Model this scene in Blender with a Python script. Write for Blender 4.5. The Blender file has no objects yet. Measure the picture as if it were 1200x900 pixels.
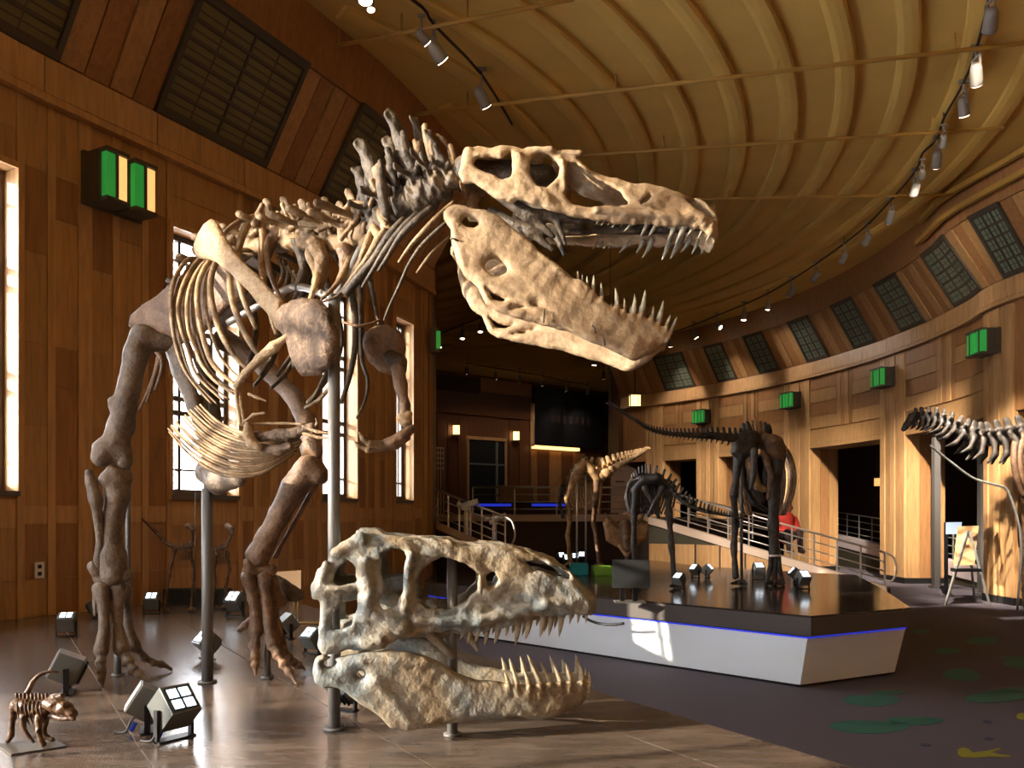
import bpy, bmesh, math, random
import numpy as np
from mathutils import Vector, Matrix

random.seed(7)
np.random.seed(7)
scene = bpy.context.scene
COL = scene.collection

# ------------------------------------------------------------------ camera
# level camera with a raised lens shift; photograph taken as 1200 x 900
F, HOR, H = 950.0, 600.0, 1.775


def P(x, y, Y):
    return Vector(((x - 600.0) / F * Y, Y, H + (HOR - y) / F * Y))


cam_data = bpy.data.cameras.new('camera')
cam_data.sensor_width = 36.0
cam_data.lens = 36.0 * F / 1200.0
cam_data.shift_y = (HOR - 450.0) / 1200.0
cam_data.clip_end = 300
cam = bpy.data.objects.new('camera', cam_data)
COL.objects.link(cam)
cam.location = (0, 0, H)
cam.rotation_euler = (math.pi / 2, 0, 0)
scene.camera = cam

# ------------------------------------------------------------------ world, sun, exposure
world = bpy.data.worlds.new('sky')
scene.world = world
world.use_nodes = True
wn = world.node_tree.nodes
wl = world.node_tree.links
bg = wn['Background']
bg.inputs['Color'].default_value = (0.93, 0.95, 1.0, 1)
bg.inputs['Strength'].default_value = 25.0

SUN_DIR = Vector((0.957, 0.29, -math.tan(math.radians(15.0)))).normalized()
sun = bpy.data.lights.new('sun', 'SUN')
sun.energy = 13.0
sun.color = (1.0, 0.87, 0.70)
sun.angle = math.radians(0.6)
suno = bpy.data.objects.new('sun', sun)
COL.objects.link(suno)
suno.location = (-30, -10, 15)
suno.rotation_euler = SUN_DIR.to_track_quat('-Z', 'Y').to_euler()

scene.view_settings.view_transform = 'Standard'
scene.view_settings.look = 'None'
scene.view_settings.exposure = 0.10
scene.view_settings.gamma = 1.0
scene.view_settings.use_curve_mapping = False
scene.cycles.use_denoising = True
scene.cycles.max_bounces = 8
scene.cycles.diffuse_bounces = 5
scene.cycles.glossy_bounces = 3
scene.cycles.transparent_max_bounces = 12
scene.cycles.sample_clamp_indirect = 6.0
scene.cycles.caustics_reflective = False
scene.cycles.caustics_refractive = False

# ------------------------------------------------------------------ helpers: objects
OFF = {}
WMAT = {}


def reg(o, parent=None):
    COL.objects.link(o)
    if parent is not None:
        o.parent = parent
        OFF[o.name] = OFF.get(parent.name, Vector((0, 0, 0)))
    return o


def tag(o, label=None, cat=None, group=None, kind=None):
    if label:
        o['label'] = label
    if cat:
        o['category'] = cat
    if group:
        o['group'] = group
    if kind:
        o['kind'] = kind
    return o


def thing(name, loc, label, cat, group=None):
    o = bpy.data.objects.new(name, None)
    o.empty_display_size = 0.1
    COL.objects.link(o)
    o.location = loc
    OFF[o.name] = Vector(loc)
    return tag(o, label, cat, group)


def mesh_data(name, verts, faces, mat=None, smooth=False):
    me = bpy.data.meshes.new(name)
    if isinstance(verts, np.ndarray):
        verts = verts.tolist()
    if isinstance(faces, np.ndarray):
        faces = faces.tolist()
    me.from_pydata(verts, [], faces)
    if mat is not None:
        me.materials.append(mat)
    if smooth:
        me.polygons.foreach_set('use_smooth', [True] * len(me.polygons))
    me.update()
    return me


def mk(name, verts, faces, mat, parent=None, smooth=False, label=None):
    """one mesh object; verts are world coordinates"""
    V = np.array([tuple(v) for v in verts] if not isinstance(verts, np.ndarray) else verts, dtype=float)
    off = OFF.get(parent.name, Vector((0, 0, 0))) if parent is not None else Vector((0, 0, 0))
    V = V - np.array(off)
    o = bpy.data.objects.new(name, mesh_data(name, V, faces, mat, smooth))
    reg(o, parent)
    if label:
        o['label'] = label
    return o


def inst(name, me, M, parent=None):
    """an object sharing mesh data, placed by world matrix M"""
    o = bpy.data.objects.new(name, me)
    reg(o, parent)
    off = OFF.get(parent.name, Vector((0, 0, 0))) if parent is not None else Vector((0, 0, 0))
    if parent is not None and parent.name in WMAT:
        o.matrix_local = WMAT[parent.name].inverted() @ M
    else:
        o.matrix_local = Matrix.Translation(-off) @ M
    WMAT[o.name] = M.copy()
    return o


BOXF = [(0, 3, 2, 1), (4, 5, 6, 7), (0, 1, 5, 4), (1, 2, 6, 5), (2, 3, 7, 6), (3, 0, 4, 7)]


class MB:
    """collects primitives for one mesh"""

    def __init__(s):
        s.v = []
        s.f = []

    def hexa(s, pts):
        n = len(s.v)
        s.v += [tuple(p) for p in pts]
        s.f += [tuple(n + i for i in q) for q in BOXF]
        return s

    def box(s, lo, hi, M=None):
        x0, y0, z0 = lo
        x1, y1, z1 = hi
        pts = [(x0, y0, z0), (x1, y0, z0), (x1, y1, z0), (x0, y1, z0), (x0, y0, z1), (x1, y0, z1), (x1, y1, z1), (x0, y1, z1)]
        if M is not None:
            pts = [M @ Vector(p) for p in pts]
        return s.hexa(pts)

    def bar(s, a, b, wx, wy, up=Vector((0, 0, 1))):
        a = Vector(a)
        b = Vector(b)
        t = (b - a).normalized()
        if abs(t.dot(up)) > 0.98:
            up = Vector((1, 0, 0))
        e = t.cross(up).normalized() * (wx / 2)
        g = e.cross(t).normalized() * (wy / 2)
        return s.hexa([a - e - g, a + e - g, a + e + g, a - e + g, b - e - g, b + e - g, b + e + g, b - e + g])

    def tube(s, pts, rad, n=8, flat=None, cap=True):
        V, Fc = tube_geo(pts, rad, n, flat, cap)
        k = len(s.v)
        s.v += [tuple(p) for p in V]
        s.f += [tuple(k + i for i in q) for q in Fc]
        return s

    def prism(s, poly, z0, z1):
        n = len(s.v)
        m = len(poly)
        s.v += [(p[0], p[1], z0) for p in poly] + [(p[0], p[1], z1) for p in poly]
        s.f.append(tuple(n + m + i for i in range(m)))
        s.f.append(tuple(n + i for i in reversed(range(m))))
        for i in range(m):
            j = (i + 1) % m
            s.f.append((n + i, n + j, n + m + j, n + m + i))
        return s

    def add(s, V, Fc):
        k = len(s.v)
        s.v += [tuple(p) for p in V]
        s.f += [tuple(k + i for i in q) for q in Fc]
        return s

    def build(s, name, mat, parent=None, smooth=False, label=None):
        return mk(name, s.v, s.f, mat, parent, smooth, label)


def smooth_path(pts, sub=4):
    pts = [Vector(p) for p in pts]
    if len(pts) < 3:
        return pts
    out = []
    for i in range(len(pts) - 1):
        p0 = pts[max(i - 1, 0)]
        p1 = pts[i]
        p2 = pts[i + 1]
        p3 = pts[min(i + 2, len(pts) - 1)]
        for k in range(sub):
            t = k / sub
            out.append(0.5 * ((2 * p1) + (p2 - p0) * t + (2 * p0 - 5 * p1 + 4 * p2 - p3) * t * t + (3 * p1 - p0 - 3 * p2 + p3) * t ** 3))
    out.append(pts[-1])
    return out


def tube_geo(pts, rad, n=8, flat=None, cap=True):
    pts = [Vector(p) for p in pts]
    m = len(pts)
    if not hasattr(rad, '__len__'):
        rad = [rad] * m
    elif len(rad) != m:
        xs = np.linspace(0, 1, len(rad))
        rad = np.interp(np.linspace(0, 1, m), xs, rad)
    T = []
    for i in range(m):
        t = pts[min(i + 1, m - 1)] - pts[max(i - 1, 0)]
        T.append(t.normalized() if t.length > 1e-9 else Vector((0, 0, 1)))
    ref = Vector((0, 0, 1)) if abs(T[0].z) < 0.9 else Vector((1, 0, 0))
    if flat is not None:
        ref = Vector(flat[0])
    e = T[0].cross(ref).normalized()
    V = []
    for i in range(m):
        e = (e - T[i] * e.dot(T[i]))
        e = e.normalized() if e.length > 1e-6 else T[i].orthogonal().normalized()
        g = T[i].cross(e)
        fs = flat[1] if flat is not None else 1.0
        for k in range(n):
            a = 2 * math.pi * k / n
            V.append(pts[i] + e * (math.cos(a) * rad[i]) + g * (math.sin(a) * rad[i] * fs))
    Fc = []
    for i in range(m - 1):
        for k in range(n):
            k2 = (k + 1) % n
            Fc.append((i * n + k, i * n + k2, (i + 1) * n + k2, (i + 1) * n + k))
    if cap:
        Fc.append(tuple(reversed(range(n))))
        Fc.append(tuple((m - 1) * n + k for k in range(n)))
    return V, Fc


def rod(name, pts, rad, mat, parent=None, n=8, sub=4, flat=None, label=None):
    sp = smooth_path(pts, sub) if len(pts) > 2 else [Vector(p) for p in pts]
    V, Fc = tube_geo(sp, rad, n, flat)
    return mk(name, V, Fc, mat, parent, True, label)


def frame(loc, x, z=Vector((0, 0, 1)), s=(1, 1, 1)):
    """matrix whose X points along x and whose Z is close to z"""
    x = Vector(x).normalized()
    z = Vector(z)
    y = z.cross(x)
    y = y.normalized() if y.length > 1e-6 else x.orthogonal().normalized()
    z = x.cross(y)
    M = Matrix(((x.x * s[0], y.x * s[1], z.x * s[2], loc[0]), (x.y * s[0], y.y * s[1], z.y * s[2], loc[1]),
                (x.z * s[0], y.z * s[1], z.z * s[2], loc[2]), (0, 0, 0, 1)))
    return M


# ------------------------------------------------------------------ helpers: sculpted bones (distance fields -> surface nets)
CORN = [(0, 0, 0), (1, 0, 0), (0, 1, 0), (1, 1, 0), (0, 0, 1), (1, 0, 1), (0, 1, 1), (1, 1, 1)]
EDGE = [(0, 1), (2, 3), (4, 5), (6, 7), (0, 2), (1, 3), (4, 6), (5, 7), (0, 4), (1, 5), (2, 6), (3, 7)]


def nets(f, o, h):
    s = f < 0
    nx, ny, nz = f.shape
    cnt = np.zeros((nx - 1, ny - 1, nz - 1), np.int8)
    for a, b, c in CORN:
        cnt += s[a:nx - 1 + a, b:ny - 1 + b, c:nz - 1 + c]
    act = (cnt > 0) & (cnt < 8)
    ii = np.argwhere(act)
    idx = -np.ones(act.shape, np.int64)
    idx[act] = np.arange(len(ii))
    vals = [f[ii[:, 0] + a, ii[:, 1] + b, ii[:, 2] + c] for a, b, c in CORN]
    acc = np.zeros((len(ii), 3))
    num = np.zeros(len(ii))
    for p, q in EDGE:
        va, vb = vals[p], vals[q]
        m = (va < 0) != (vb < 0)
        t = np.where(m, va / np.where(m, va - vb, 1), 0)[:, None]
        pos = np.array(CORN[p]) + t * (np.array(CORN[q]) - np.array(CORN[p]))
        acc += np.where(m[:, None], pos, 0)
        num += m
    v = np.array(o) + h * (ii + acc / np.maximum(num, 1)[:, None])
    quads = []
    for ax in range(3):
        ss = np.moveaxis(s, ax, 0)
        ix = np.moveaxis(idx, ax, 0)
        d = (ss[:-1, 1:-1, 1:-1] != ss[1:, 1:-1, 1:-1])
        e = np.argwhere(d)
        if not len(e):
            continue
        i, j, k = e[:, 0], e[:, 1] + 1, e[:, 2] + 1
        q = np.stack([ix[i, j - 1, k - 1], ix[i, j, k - 1], ix[i, j, k], ix[i, j - 1, k]], 1)
        inside = ss[i, j, k]
        flip = ~inside if ax != 1 else inside
        q[flip] = q[flip][:, ::-1]
        quads.append(q)
    return v, np.concatenate(quads)


def smin(a, b, k):
    if k <= 0:
        return np.minimum(a, b)
    hh = np.clip(0.5 + 0.5 * (b - a) / k, 0, 1)
    return b * (1 - hh) + a * hh - k * hh * (1 - hh)


def smax(a, b, k):
    return -smin(-a, -b, k)


def lump(X, Y, Z, amp, sc=1.0):
    s = 1.0 / sc
    return amp * (np.sin(X * 31 * s + 1.3) * np.sin(Y * 27 * s + .4) * np.sin(Z * 29 * s + 2.1)
                  + .6 * np.sin(X * 67 * s + Y * 23 * s) * np.sin(Z * 71 * s + X * 19 * s + .7) * np.sin(Y * 59 * s + 1.9))


def chain(pts, rad, n=None, s=1.0):
    """list of tapered capsules through pts"""
    pts = [np.array(tuple(p), float) for p in pts]
    if not hasattr(rad, '__len__'):
        rad = [rad] * len(pts)
    return [(pts[i], pts[i + 1], rad[i], rad[i + 1], n, s) for i in range(len(pts) - 1)]


def ball(p, r):
    p = np.array(tuple(p), float)
    return [(p, p + 1e-4, r, r, None, 1.0)]


def prim_d(X, Y, Z, pr):
    a, b, ra, rb, n, s = pr
    ab = b - a
    L2 = max(float(ab @ ab), 1e-12)
    px, py, pz = X - a[0], Y - a[1], Z - a[2]
    t = np.clip((px * ab[0] + py * ab[1] + pz * ab[2]) / L2, 0, 1)
    ox, oy, oz = px - t * ab[0], py - t * ab[1], pz - t * ab[2]
    if n is not None:
        n = np.array(tuple(n), float)
        n = n / np.linalg.norm(n)
        dn = (ox * n[0] + oy * n[1] + oz * n[2]) * (s - 1)
        ox, oy, oz = ox + dn * n[0], oy + dn * n[1], oz + dn * n[2]
    return np.sqrt(ox * ox + oy * oy + oz * oz) - (ra + t * (rb - ra))


def sdf_geo(prims, h=0.01, k=0.015, noise=0.0, sub=(), nsc=1.0):
    lo = np.min([np.minimum(p[0] - p[2], p[1] - p[3]) for p in prims], 0) - 3 * h - k
    hi = np.max([np.maximum(p[0] + p[2], p[1] + p[3]) for p in prims], 0) + 3 * h + k
    n = np.ceil((hi - lo) / h).astype(int) + 1
    ax = [lo[i] + h * np.arange(n[i]) for i in range(3)]
    f = np.full(n, 1.0, np.float32)

    def block(p, pad):
        r = max(p[2], p[3]) + pad
        a = np.minimum(p[0], p[1]) - r
        b = np.maximum(p[0], p[1]) + r
        i0 = np.maximum(((a - lo) / h).astype(int), 0)
        i1 = np.minimum(((b - lo) / h).astype(int) + 2, n)
        sl = tuple(slice(i0[i], i1[i]) for i in range(3))
        return sl, ax[0][sl[0]][:, None, None], ax[1][sl[1]][None, :, None], ax[2][sl[2]][None, None, :]

    for p in prims:
        sl, X, Y, Z = block(p, k + 3 * h)
        f[sl] = smin(f[sl], prim_d(X, Y, Z, p), k)
    for p in sub:
        sl, X, Y, Z = block(p, k + 3 * h)
        if min(f[sl].shape) > 0:
            f[sl] = smax(f[sl], -prim_d(X, Y, Z, p), k * .5)
    if noise > 0:
        f = f + lump(ax[0][:, None, None], ax[1][None, :, None], ax[2][None, None, :], noise, nsc)
    return nets(f, lo, h)


def bone(name, prims, mat, parent, h=0.01, k=0.015, noise=0.003, sub=(), label=None, nsc=1.0):
    V, Fc = sdf_geo(prims, h, k, noise, sub, nsc)
    return mk(name, V, Fc, mat, parent, True, label)


def bone_data(name, prims, mat, h=0.01, k=0.015, noise=0.003, sub=(), nsc=1.0):
    V, Fc = sdf_geo(prims, h, k, noise, sub, nsc)
    return mesh_data(name, V, Fc, mat, True)


def poly_sdf(poly, U, V):
    poly = np.array(poly, float)
    n = len(poly)
    d = np.full(U.shape, 1e9)
    s = np.ones(U.shape)
    for i in range(n):
        a = poly[i]
        b = poly[i - 1]
        e = b - a
        wx, wy = U - a[0], V - a[1]
        t = np.clip((wx * e[0] + wy * e[1]) / max(e @ e, 1e-12), 0, 1)
        d = np.minimum(d, (wx - e[0] * t) ** 2 + (wy - e[1] * t) ** 2)
        c1, c2, c3 = V >= a[1], V < b[1], e[0] * wy > e[1] * wx
        fl = (c1 & c2 & c3) | (~c1 & ~c2 & ~c3)
        s = np.where(fl, -s, s)
    return s * np.sqrt(d)


def plate_geo(poly_px, Yof, n_hint, th, h=0.012, holes=(), noise=0.003, edge=0.05, bend=None):
    """a bony plate: outline read in photo pixels, set on a real plane in space; Yof(x,y) gives each point's distance"""
    W = np.array([tuple(P(x, y, Yof(x, y))) for x, y in poly_px])
    c = W.mean(0)
    u, s, vt = np.linalg.svd(W - c)
    e1, e2, nn = vt[0], vt[1], vt[2]
    if np.dot(np.cross(e1, e2), nn) < 0:
        nn = -nn
    uv = np.stack([(W - c) @ e1, (W - c) @ e2], 1)
    huv = []
    for hp in holes:
        Wh = np.array([tuple(P(x, y, Yof(x, y))) for x, y in hp])
        huv.append(np.stack([(Wh - c) @ e1, (Wh - c) @ e2], 1))
    lo = uv.min(0) - 4 * h
    hi = uv.max(0) + 4 * h
    us = np.arange(lo[0], hi[0], h)
    vs = np.arange(lo[1], hi[1], h)
    mw = th + abs(bend or 0) + 4 * h
    ws = np.arange(-mw, mw, h * .8)
    U, V = np.meshgrid(us, vs, indexing='ij')
    d2 = poly_sdf(uv, U, V)
    for q in huv:
        d2 = np.maximum(d2, -poly_sdf(q, U, V))
    D = np.clip(-d2 / edge, 0, 1)
    t = th * np.sqrt(1 - (1 - D) ** 2)
    off = 0 if not bend else bend * ((U / max(abs(lo[0]), hi[0])) ** 2)
    off = np.broadcast_to(off, U.shape)
    f = np.maximum(d2[:, :, None], np.abs(ws[None, None, :] - off[:, :, None]) - t[:, :, None])
    f = f + lump(us[:, None, None], vs[None, :, None], ws[None, None, :], noise)
    V_, Fc = nets(f, np.zeros(3), 1.0)
    q = np.array([lo[0], lo[1], -mw]) + V_ * np.array([h, h, h * .8])
    Wd = c + q[:, :1] * e1 + q[:, 1:2] * e2 + q[:, 2:] * nn
    return Wd, Fc


def plate(name, poly_px, Yof, th, mat, parent, label=None, **kw):
    if not callable(Yof):
        yy = Yof
        Yof = lambda x, y: yy
    V, Fc = plate_geo(poly_px, Yof, None, th, **kw)
    return mk(name, V, Fc, mat, parent, True, label)


# ------------------------------------------------------------------ materials
def S(c):
    """sRGB 0-255 -> linear"""
    return tuple(((v / 255) / 12.92 if v / 255 <= 0.04045 else ((v / 255 + 0.055) / 1.055) ** 2.4) for v in c[:3]) + (1,)


def new_mat(name):
    m = bpy.data.materials.new(name)
    m.use_nodes = True
    nt = m.node_tree
    return m, nt, nt.nodes, nt.links, nt.nodes['Principled BSDF']


def plain(name, col, rough=0.5, metal=0.0, emit=None, es=0.0, spec=0.5):
    m, nt, N, L, b = new_mat(name)
    b.inputs['Base Color'].default_value = S(col)
    b.inputs['Roughness'].default_value = rough
    b.inputs['Metallic'].default_value = metal
    b.inputs['Specular IOR Level'].default_value = spec
    if emit:
        b.inputs['Emission Color'].default_value = S(emit)
        b.inputs['Emission Strength'].default_value = es
    nz = N.new('ShaderNodeTexNoise')
    nz.inputs['Scale'].default_value = 22
    mp = N.new('ShaderNodeMapRange')
    mp.inputs['To Min'].default_value = max(rough - .06, 0.02)
    mp.inputs['To Max'].default_value = min(rough + .08, 1)
    L.new(nz.outputs['Fac'], mp.inputs['Value'])
    L.new(mp.outputs['Result'], b.inputs['Roughness'])
    return m


def ramp(N, L, fac, stops):
    r = N.new('ShaderNodeValToRGB')
    els = r.color_ramp.elements
    els[0].position, els[0].color = stops[0][0], S(stops[0][1])
    els[1].position, els[1].color = stops[-1][0], S(stops[-1][1])
    for p, c in stops[1:-1]:
        e = els.new(p)
        e.color = S(c)
    L.new(fac, r.inputs['Fac'])
    return r


def bone_mat(name, stops, scale=7.0, rough=0.6, bump=0.5, grain=60.0, pits=True):
    m, nt, N, L, b = new_mat(name)
    tc = N.new('ShaderNodeNewGeometry')
    n1 = N.new('ShaderNodeTexNoise')
    n1.inputs['Scale'].default_value = scale
    n1.inputs['Detail'].default_value = 8
    n1.inputs['Roughness'].default_value = .65
    n1.inputs['Distortion'].default_value = .6
    L.new(tc.outputs['Position'], n1.inputs['Vector'])
    r = ramp(N, L, n1.outputs['Fac'], stops)
    n2 = N.new('ShaderNodeTexNoise')
    n2.inputs['Scale'].default_value = grain
    n2.inputs['Detail'].default_value = 5
    L.new(tc.outputs['Position'], n2.inputs['Vector'])
    mx = N.new('ShaderNodeMixRGB')
    mx.blend_type = 'MULTIPLY'
    mx.inputs['Fac'].default_value = .4
    L.new(r.outputs['Color'], mx.inputs['Color1'])
    r2 = ramp(N, L, n2.outputs['Fac'], [(.30, (150, 134, 116)), (.55, (255, 255, 255))])
    L.new(r2.outputs['Color'], mx.inputs['Color2'])
    L.new(mx.outputs['Color'], b.inputs['Base Color'])
    b.inputs['Roughness'].default_value = rough
    b.inputs['Specular IOR Level'].default_value = .35
    bp = N.new('ShaderNodeBump')
    bp.inputs['Strength'].default_value = bump
    bp.inputs['Distance'].default_value = .012
    add = N.new('ShaderNodeMath')
    add.operation = 'ADD'
    L.new(n1.outputs['Fac'], add.inputs[0])
    L.new(n2.outputs['Fac'], add.inputs[1])
    L.new(add.outputs[0], bp.inputs['Height'])
    L.new(bp.outputs['Normal'], b.inputs['Normal'])
    return m


def wood_mat(name, base, vary=.25, axis='Z', rough=.42, scale=1.0):
    """veneer: each panel gets its own tone, with vertical grain"""
    m, nt, N, L, b = new_mat(name)
    geo = N.new('ShaderNodeNewGeometry')
    mp = N.new('ShaderNodeMapping')
    mp.inputs['Scale'].default_value = (9 * scale, 9 * scale, .8 * scale) if axis == 'Z' else (1.0 * scale, 1.0 * scale, 14 * scale)
    L.new(geo.outputs['Position'], mp.inputs['Vector'])
    nz = N.new('ShaderNodeTexNoise')
    nz.inputs['Scale'].default_value = 2.2
    nz.inputs['Detail'].default_value = 7
    nz.inputs['Distortion'].default_value = .8
    L.new(mp.outputs['Vector'], nz.inputs['Vector'])
    oi = N.new('ShaderNodeObjectInfo')
    hsv = N.new('ShaderNodeHueSaturation')
    c = base
    r = ramp(N, L, nz.outputs['Fac'], [(.3, tuple(v * .88 for v in c)), (.55, c), (.75, tuple(min(255, v * 1.06) for v in c))])
    L.new(r.outputs['Color'], hsv.inputs['Color'])
    mr = N.new('ShaderNodeMapRange')
    mr.inputs['To Min'].default_value = 1 - vary
    mr.inputs['To Max'].default_value = 1 + vary
    L.new(oi.outputs['Random'], mr.inputs['Value'])
    L.new(mr.outputs['Result'], hsv.inputs['Value'])
    L.new(hsv.outputs['Color'], b.inputs['Base Color'])
    b.inputs['Roughness'].default_value = rough
    b.inputs['Specular IOR Level'].default_value = .4
    return m


M = {}
M['wood'] = wood_mat('veneer_mid', (178, 136, 89), .10)
M['wood_light'] = wood_mat('veneer_light', (194, 151, 103), .06)
M['wood_dark'] = wood_mat('veneer_red', (158, 112, 70), .10)
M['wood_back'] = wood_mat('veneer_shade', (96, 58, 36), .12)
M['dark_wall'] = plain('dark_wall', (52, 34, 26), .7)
M['black'] = plain('black_panel', (16, 14, 14), .55)
M['black_metal'] = plain('black_metal', (24, 24, 26), .4, .3)
M['steel_dark'] = plain('painted_pole', (112, 110, 106), .42, .1)
M['steel'] = plain('brushed_rail', (196, 190, 182), .32, .7)
M['white'] = plain('white_paint', (226, 228, 228), .45)
M['white_panel'] = plain('white_laminate', (240, 248, 252), .35)
M['concrete'] = plain('pale_stone', (190, 168, 150), .75)
M['frame_grey'] = plain('window_frame', (96, 92, 88), .5, .2)
M['bronze'] = plain('bronze_frame', (78, 70, 58), .6, .1)
M['ledge_dark'] = plain('olive_panel', (58, 52, 34), .7)
M['gold'] = plain('painted_pipe', (176, 138, 66), .5)
M['lamp_white'] = plain('lamp_housing', (132, 125, 117), .5)
M['green_decal'] = plain('teal_print', (34, 92, 76), .8)
M['yellow_decal'] = plain('lime_print', (128, 122, 16), .8)
M['navy'] = plain('navy_print', (38, 36, 66), .8)
M['cable'] = plain('cable', (18, 18, 20), .5)
M['blue_cable'] = plain('blue_connector', (30, 70, 210), .4)
M['tan'] = plain('tan_board', (196, 158, 112), .7)
M['desk'] = plain('desk_front', (140, 108, 66), .55)
M['lamp_grey'] = plain('lamp_grey', (104, 106, 102), .35, .2)
M['signface'] = plain('dark_sign_face', (30, 34, 36), .6)
M['banner'] = plain('banner_white', (206, 190, 190), .7)
M['teal'] = plain('teal_plastic', (10, 120, 130), .4)
M['lime'] = plain('lime_plastic', (110, 160, 50), .4)
M['skin'] = plain('skin', (190, 120, 92), .6)
M['red_cloth'] = plain('red_cloth', (190, 52, 40), .8)
M['dark_cloth'] = plain('dark_cloth', (44, 24, 24), .8)
M['lamp_glow'] = plain('lamp_lens', (255, 244, 224), .4, 0, (255, 232, 196), 14)
M['led_glow'] = plain('led_lens', (240, 250, 255), .4, 0, (226, 242, 255), 3)
M['lantern_glow'] = plain('lantern_glass', (255, 220, 160), .4, 0, (255, 206, 132), 3.0)
M['green_glow'] = plain('green_glass', (60, 170, 80), .3, 0, (50, 190, 80), .26)
M['amber_glow'] = plain('amber_glass', (255, 210, 140), .3, 0, (255, 196, 116), 1.0)
M['blue_led'] = plain('blue_led', (40, 60, 255), .4, 0, (48, 70, 255), .42)
M['strip_glow'] = plain('strip_lamp', (255, 220, 150), .4, 0, (255, 205, 125), 2.2)

# carpet
m, nt, N, L, b = new_mat('carpet')
tc = N.new('ShaderNodeNewGeometry')
nz = N.new('ShaderNodeTexNoise')
nz.inputs['Scale'].default_value = 180
nz.inputs['Detail'].default_value = 4
L.new(tc.outputs['Position'], nz.inputs['Vector'])
r = ramp(N, L, nz.outputs['Fac'], [(.3, (72, 67, 75)), (.7, (106, 100, 107))])
L.new(r.outputs['Color'], b.inputs['Base Color'])
b.inputs['Roughness'].default_value = .95
b.inputs['Specular IOR Level'].default_value = .1
bp = N.new('ShaderNodeBump')
bp.inputs['Strength'].default_value = .3
L.new(nz.outputs['Fac'], bp.inputs['Height'])
L.new(bp.outputs['Normal'], b.inputs['Normal'])
M['carpet'] = m

# glossy deck of the display platforms
def deck_mat(name, c0, c1, rough):
    m, nt, N, L, b = new_mat(name)
    tc = N.new('ShaderNodeNewGeometry')
    mp = N.new('ShaderNodeMapping')
    mp.inputs['Rotation'].default_value = (0, 0, .57)
    mp.inputs['Scale'].default_value = (1.2, 5, 1)
    L.new(tc.outputs['Position'], mp.inputs['Vector'])
    nz = N.new('ShaderNodeTexNoise')
    nz.inputs['Scale'].default_value = 3.2
    nz.inputs['Detail'].default_value = 8
    L.new(mp.outputs['Vector'], nz.inputs['Vector'])
    r = ramp(N, L, nz.outputs['Fac'], [(.3, c0), (.7, c1)])
    L.new(r.outputs['Color'], b.inputs['Base Color'])
    mr = N.new('ShaderNodeMapRange')
    mr.inputs['To Min'].default_value = rough * .7
    mr.inputs['To Max'].default_value = rough * 1.4
    L.new(nz.outputs['Fac'], mr.inputs['Value'])
    L.new(mr.outputs['Result'], b.inputs['Roughness'])
    b.inputs['Specular IOR Level'].default_value = .5
    return m


M['deck'] = deck_mat('deck_brown', (80, 69, 61), (110, 96, 84), .22)
M['deck_dark'] = deck_mat('deck_umber', (44, 36, 32), (60, 50, 44), .12)
M['seam'] = plain('seam_strip', (168, 148, 122), .4)
M['fascia'] = plain('fascia', (66, 58, 52), .45)

# ceiling cloth
m, nt, N, L, b = new_mat('ceiling_plaster')
tc = N.new('ShaderNodeNewGeometry')
nz = N.new('ShaderNodeTexNoise')
nz.inputs['Scale'].default_value = 1.4
nz.inputs['Detail'].default_value = 6
L.new(tc.outputs['Position'], nz.inputs['Vector'])
r = ramp(N, L, nz.outputs['Fac'], [(.3, (200, 164, 84)), (.7, (212, 174, 92))])
L.new(r.outputs['Color'], b.inputs['Base Color'])
b.inputs['Roughness'].default_value = .85
M['ceiling'] = m

# clear window glass, and dim leaded glass of the clerestory
m, nt, N, L, b = new_mat('window_glass')
tr = N.new('ShaderNodeBsdfTransparent')
gl = N.new('ShaderNodeBsdfGlossy')
gl.inputs['Roughness'].default_value = .05
mx = N.new('ShaderNodeMixShader')
mx.inputs['Fac'].default_value = .05
L.new(tr.outputs[0], mx.inputs[1])
L.new(gl.outputs[0], mx.inputs[2])
L.new(mx.outputs[0], N['Material Output'].inputs['Surface'])
M['glass'] = m
M['lead_glass'] = plain('leaded_glass', (112, 102, 62), .4)
M['lead_glass_grey'] = plain('leaded_glass_grey', (120, 132, 112), .3)

# bones
M['bone_skull'] = bone_mat('bone_head', [(.28, (142, 114, 84)), (.45, (172, 145, 112)), (.62, (186, 160, 126)), (.8, (160, 128, 94))], 4, .65, .35, 50)
M['bone_pale'] = bone_mat('bone_pale', [(.25, (122, 94, 64)), (.5, (178, 148, 110)), (.75, (204, 178, 140))], 7, .6, .6)
M['bone_mid'] = bone_mat('bone_mid', [(.25, (78, 60, 42)), (.5, (138, 112, 81)), (.78, (190, 164, 126))], 8, .6, .5)
M['bone_coracoid'] = bone_mat('bone_mottled', [(.28, (66, 51, 40)), (.5, (112, 90, 70)), (.74, (164, 136, 108))], 15, .65, .8)
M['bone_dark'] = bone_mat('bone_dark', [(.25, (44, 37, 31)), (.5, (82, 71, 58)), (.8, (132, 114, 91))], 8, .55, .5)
M['bone_leg'] = bone_mat('bone_leg', [(.25, (78, 66, 56)), (.5, (120, 104, 88)), (.8, (158, 138, 116))], 6, .5, .5)
M['bone_leg_warm'] = bone_mat('bone_leg_warm', [(.25, (78, 58, 42)), (.5, (128, 100, 76)), (.8, (166, 134, 104))], 6, .5, .5)
M['bone_loose'] = bone_mat('bone_cast', [(.30, (116, 96, 72)), (.42, (152, 136, 110)), (.51, (152, 147, 134)), (.60, (120, 128, 128)), (.72, (178, 164, 138))], 2.2, .42, .5, 60)
M['bone_black'] = bone_mat('bone_black', [(.25, (30, 27, 25)), (.5, (58, 52, 47)), (.8, (98, 86, 72))], 9, .5, .4)
M['bone_brown'] = bone_mat('bone_brown', [(.25, (56, 40, 30)), (.5, (98, 72, 52)), (.8, (150, 118, 86))], 9, .55, .4)
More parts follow.
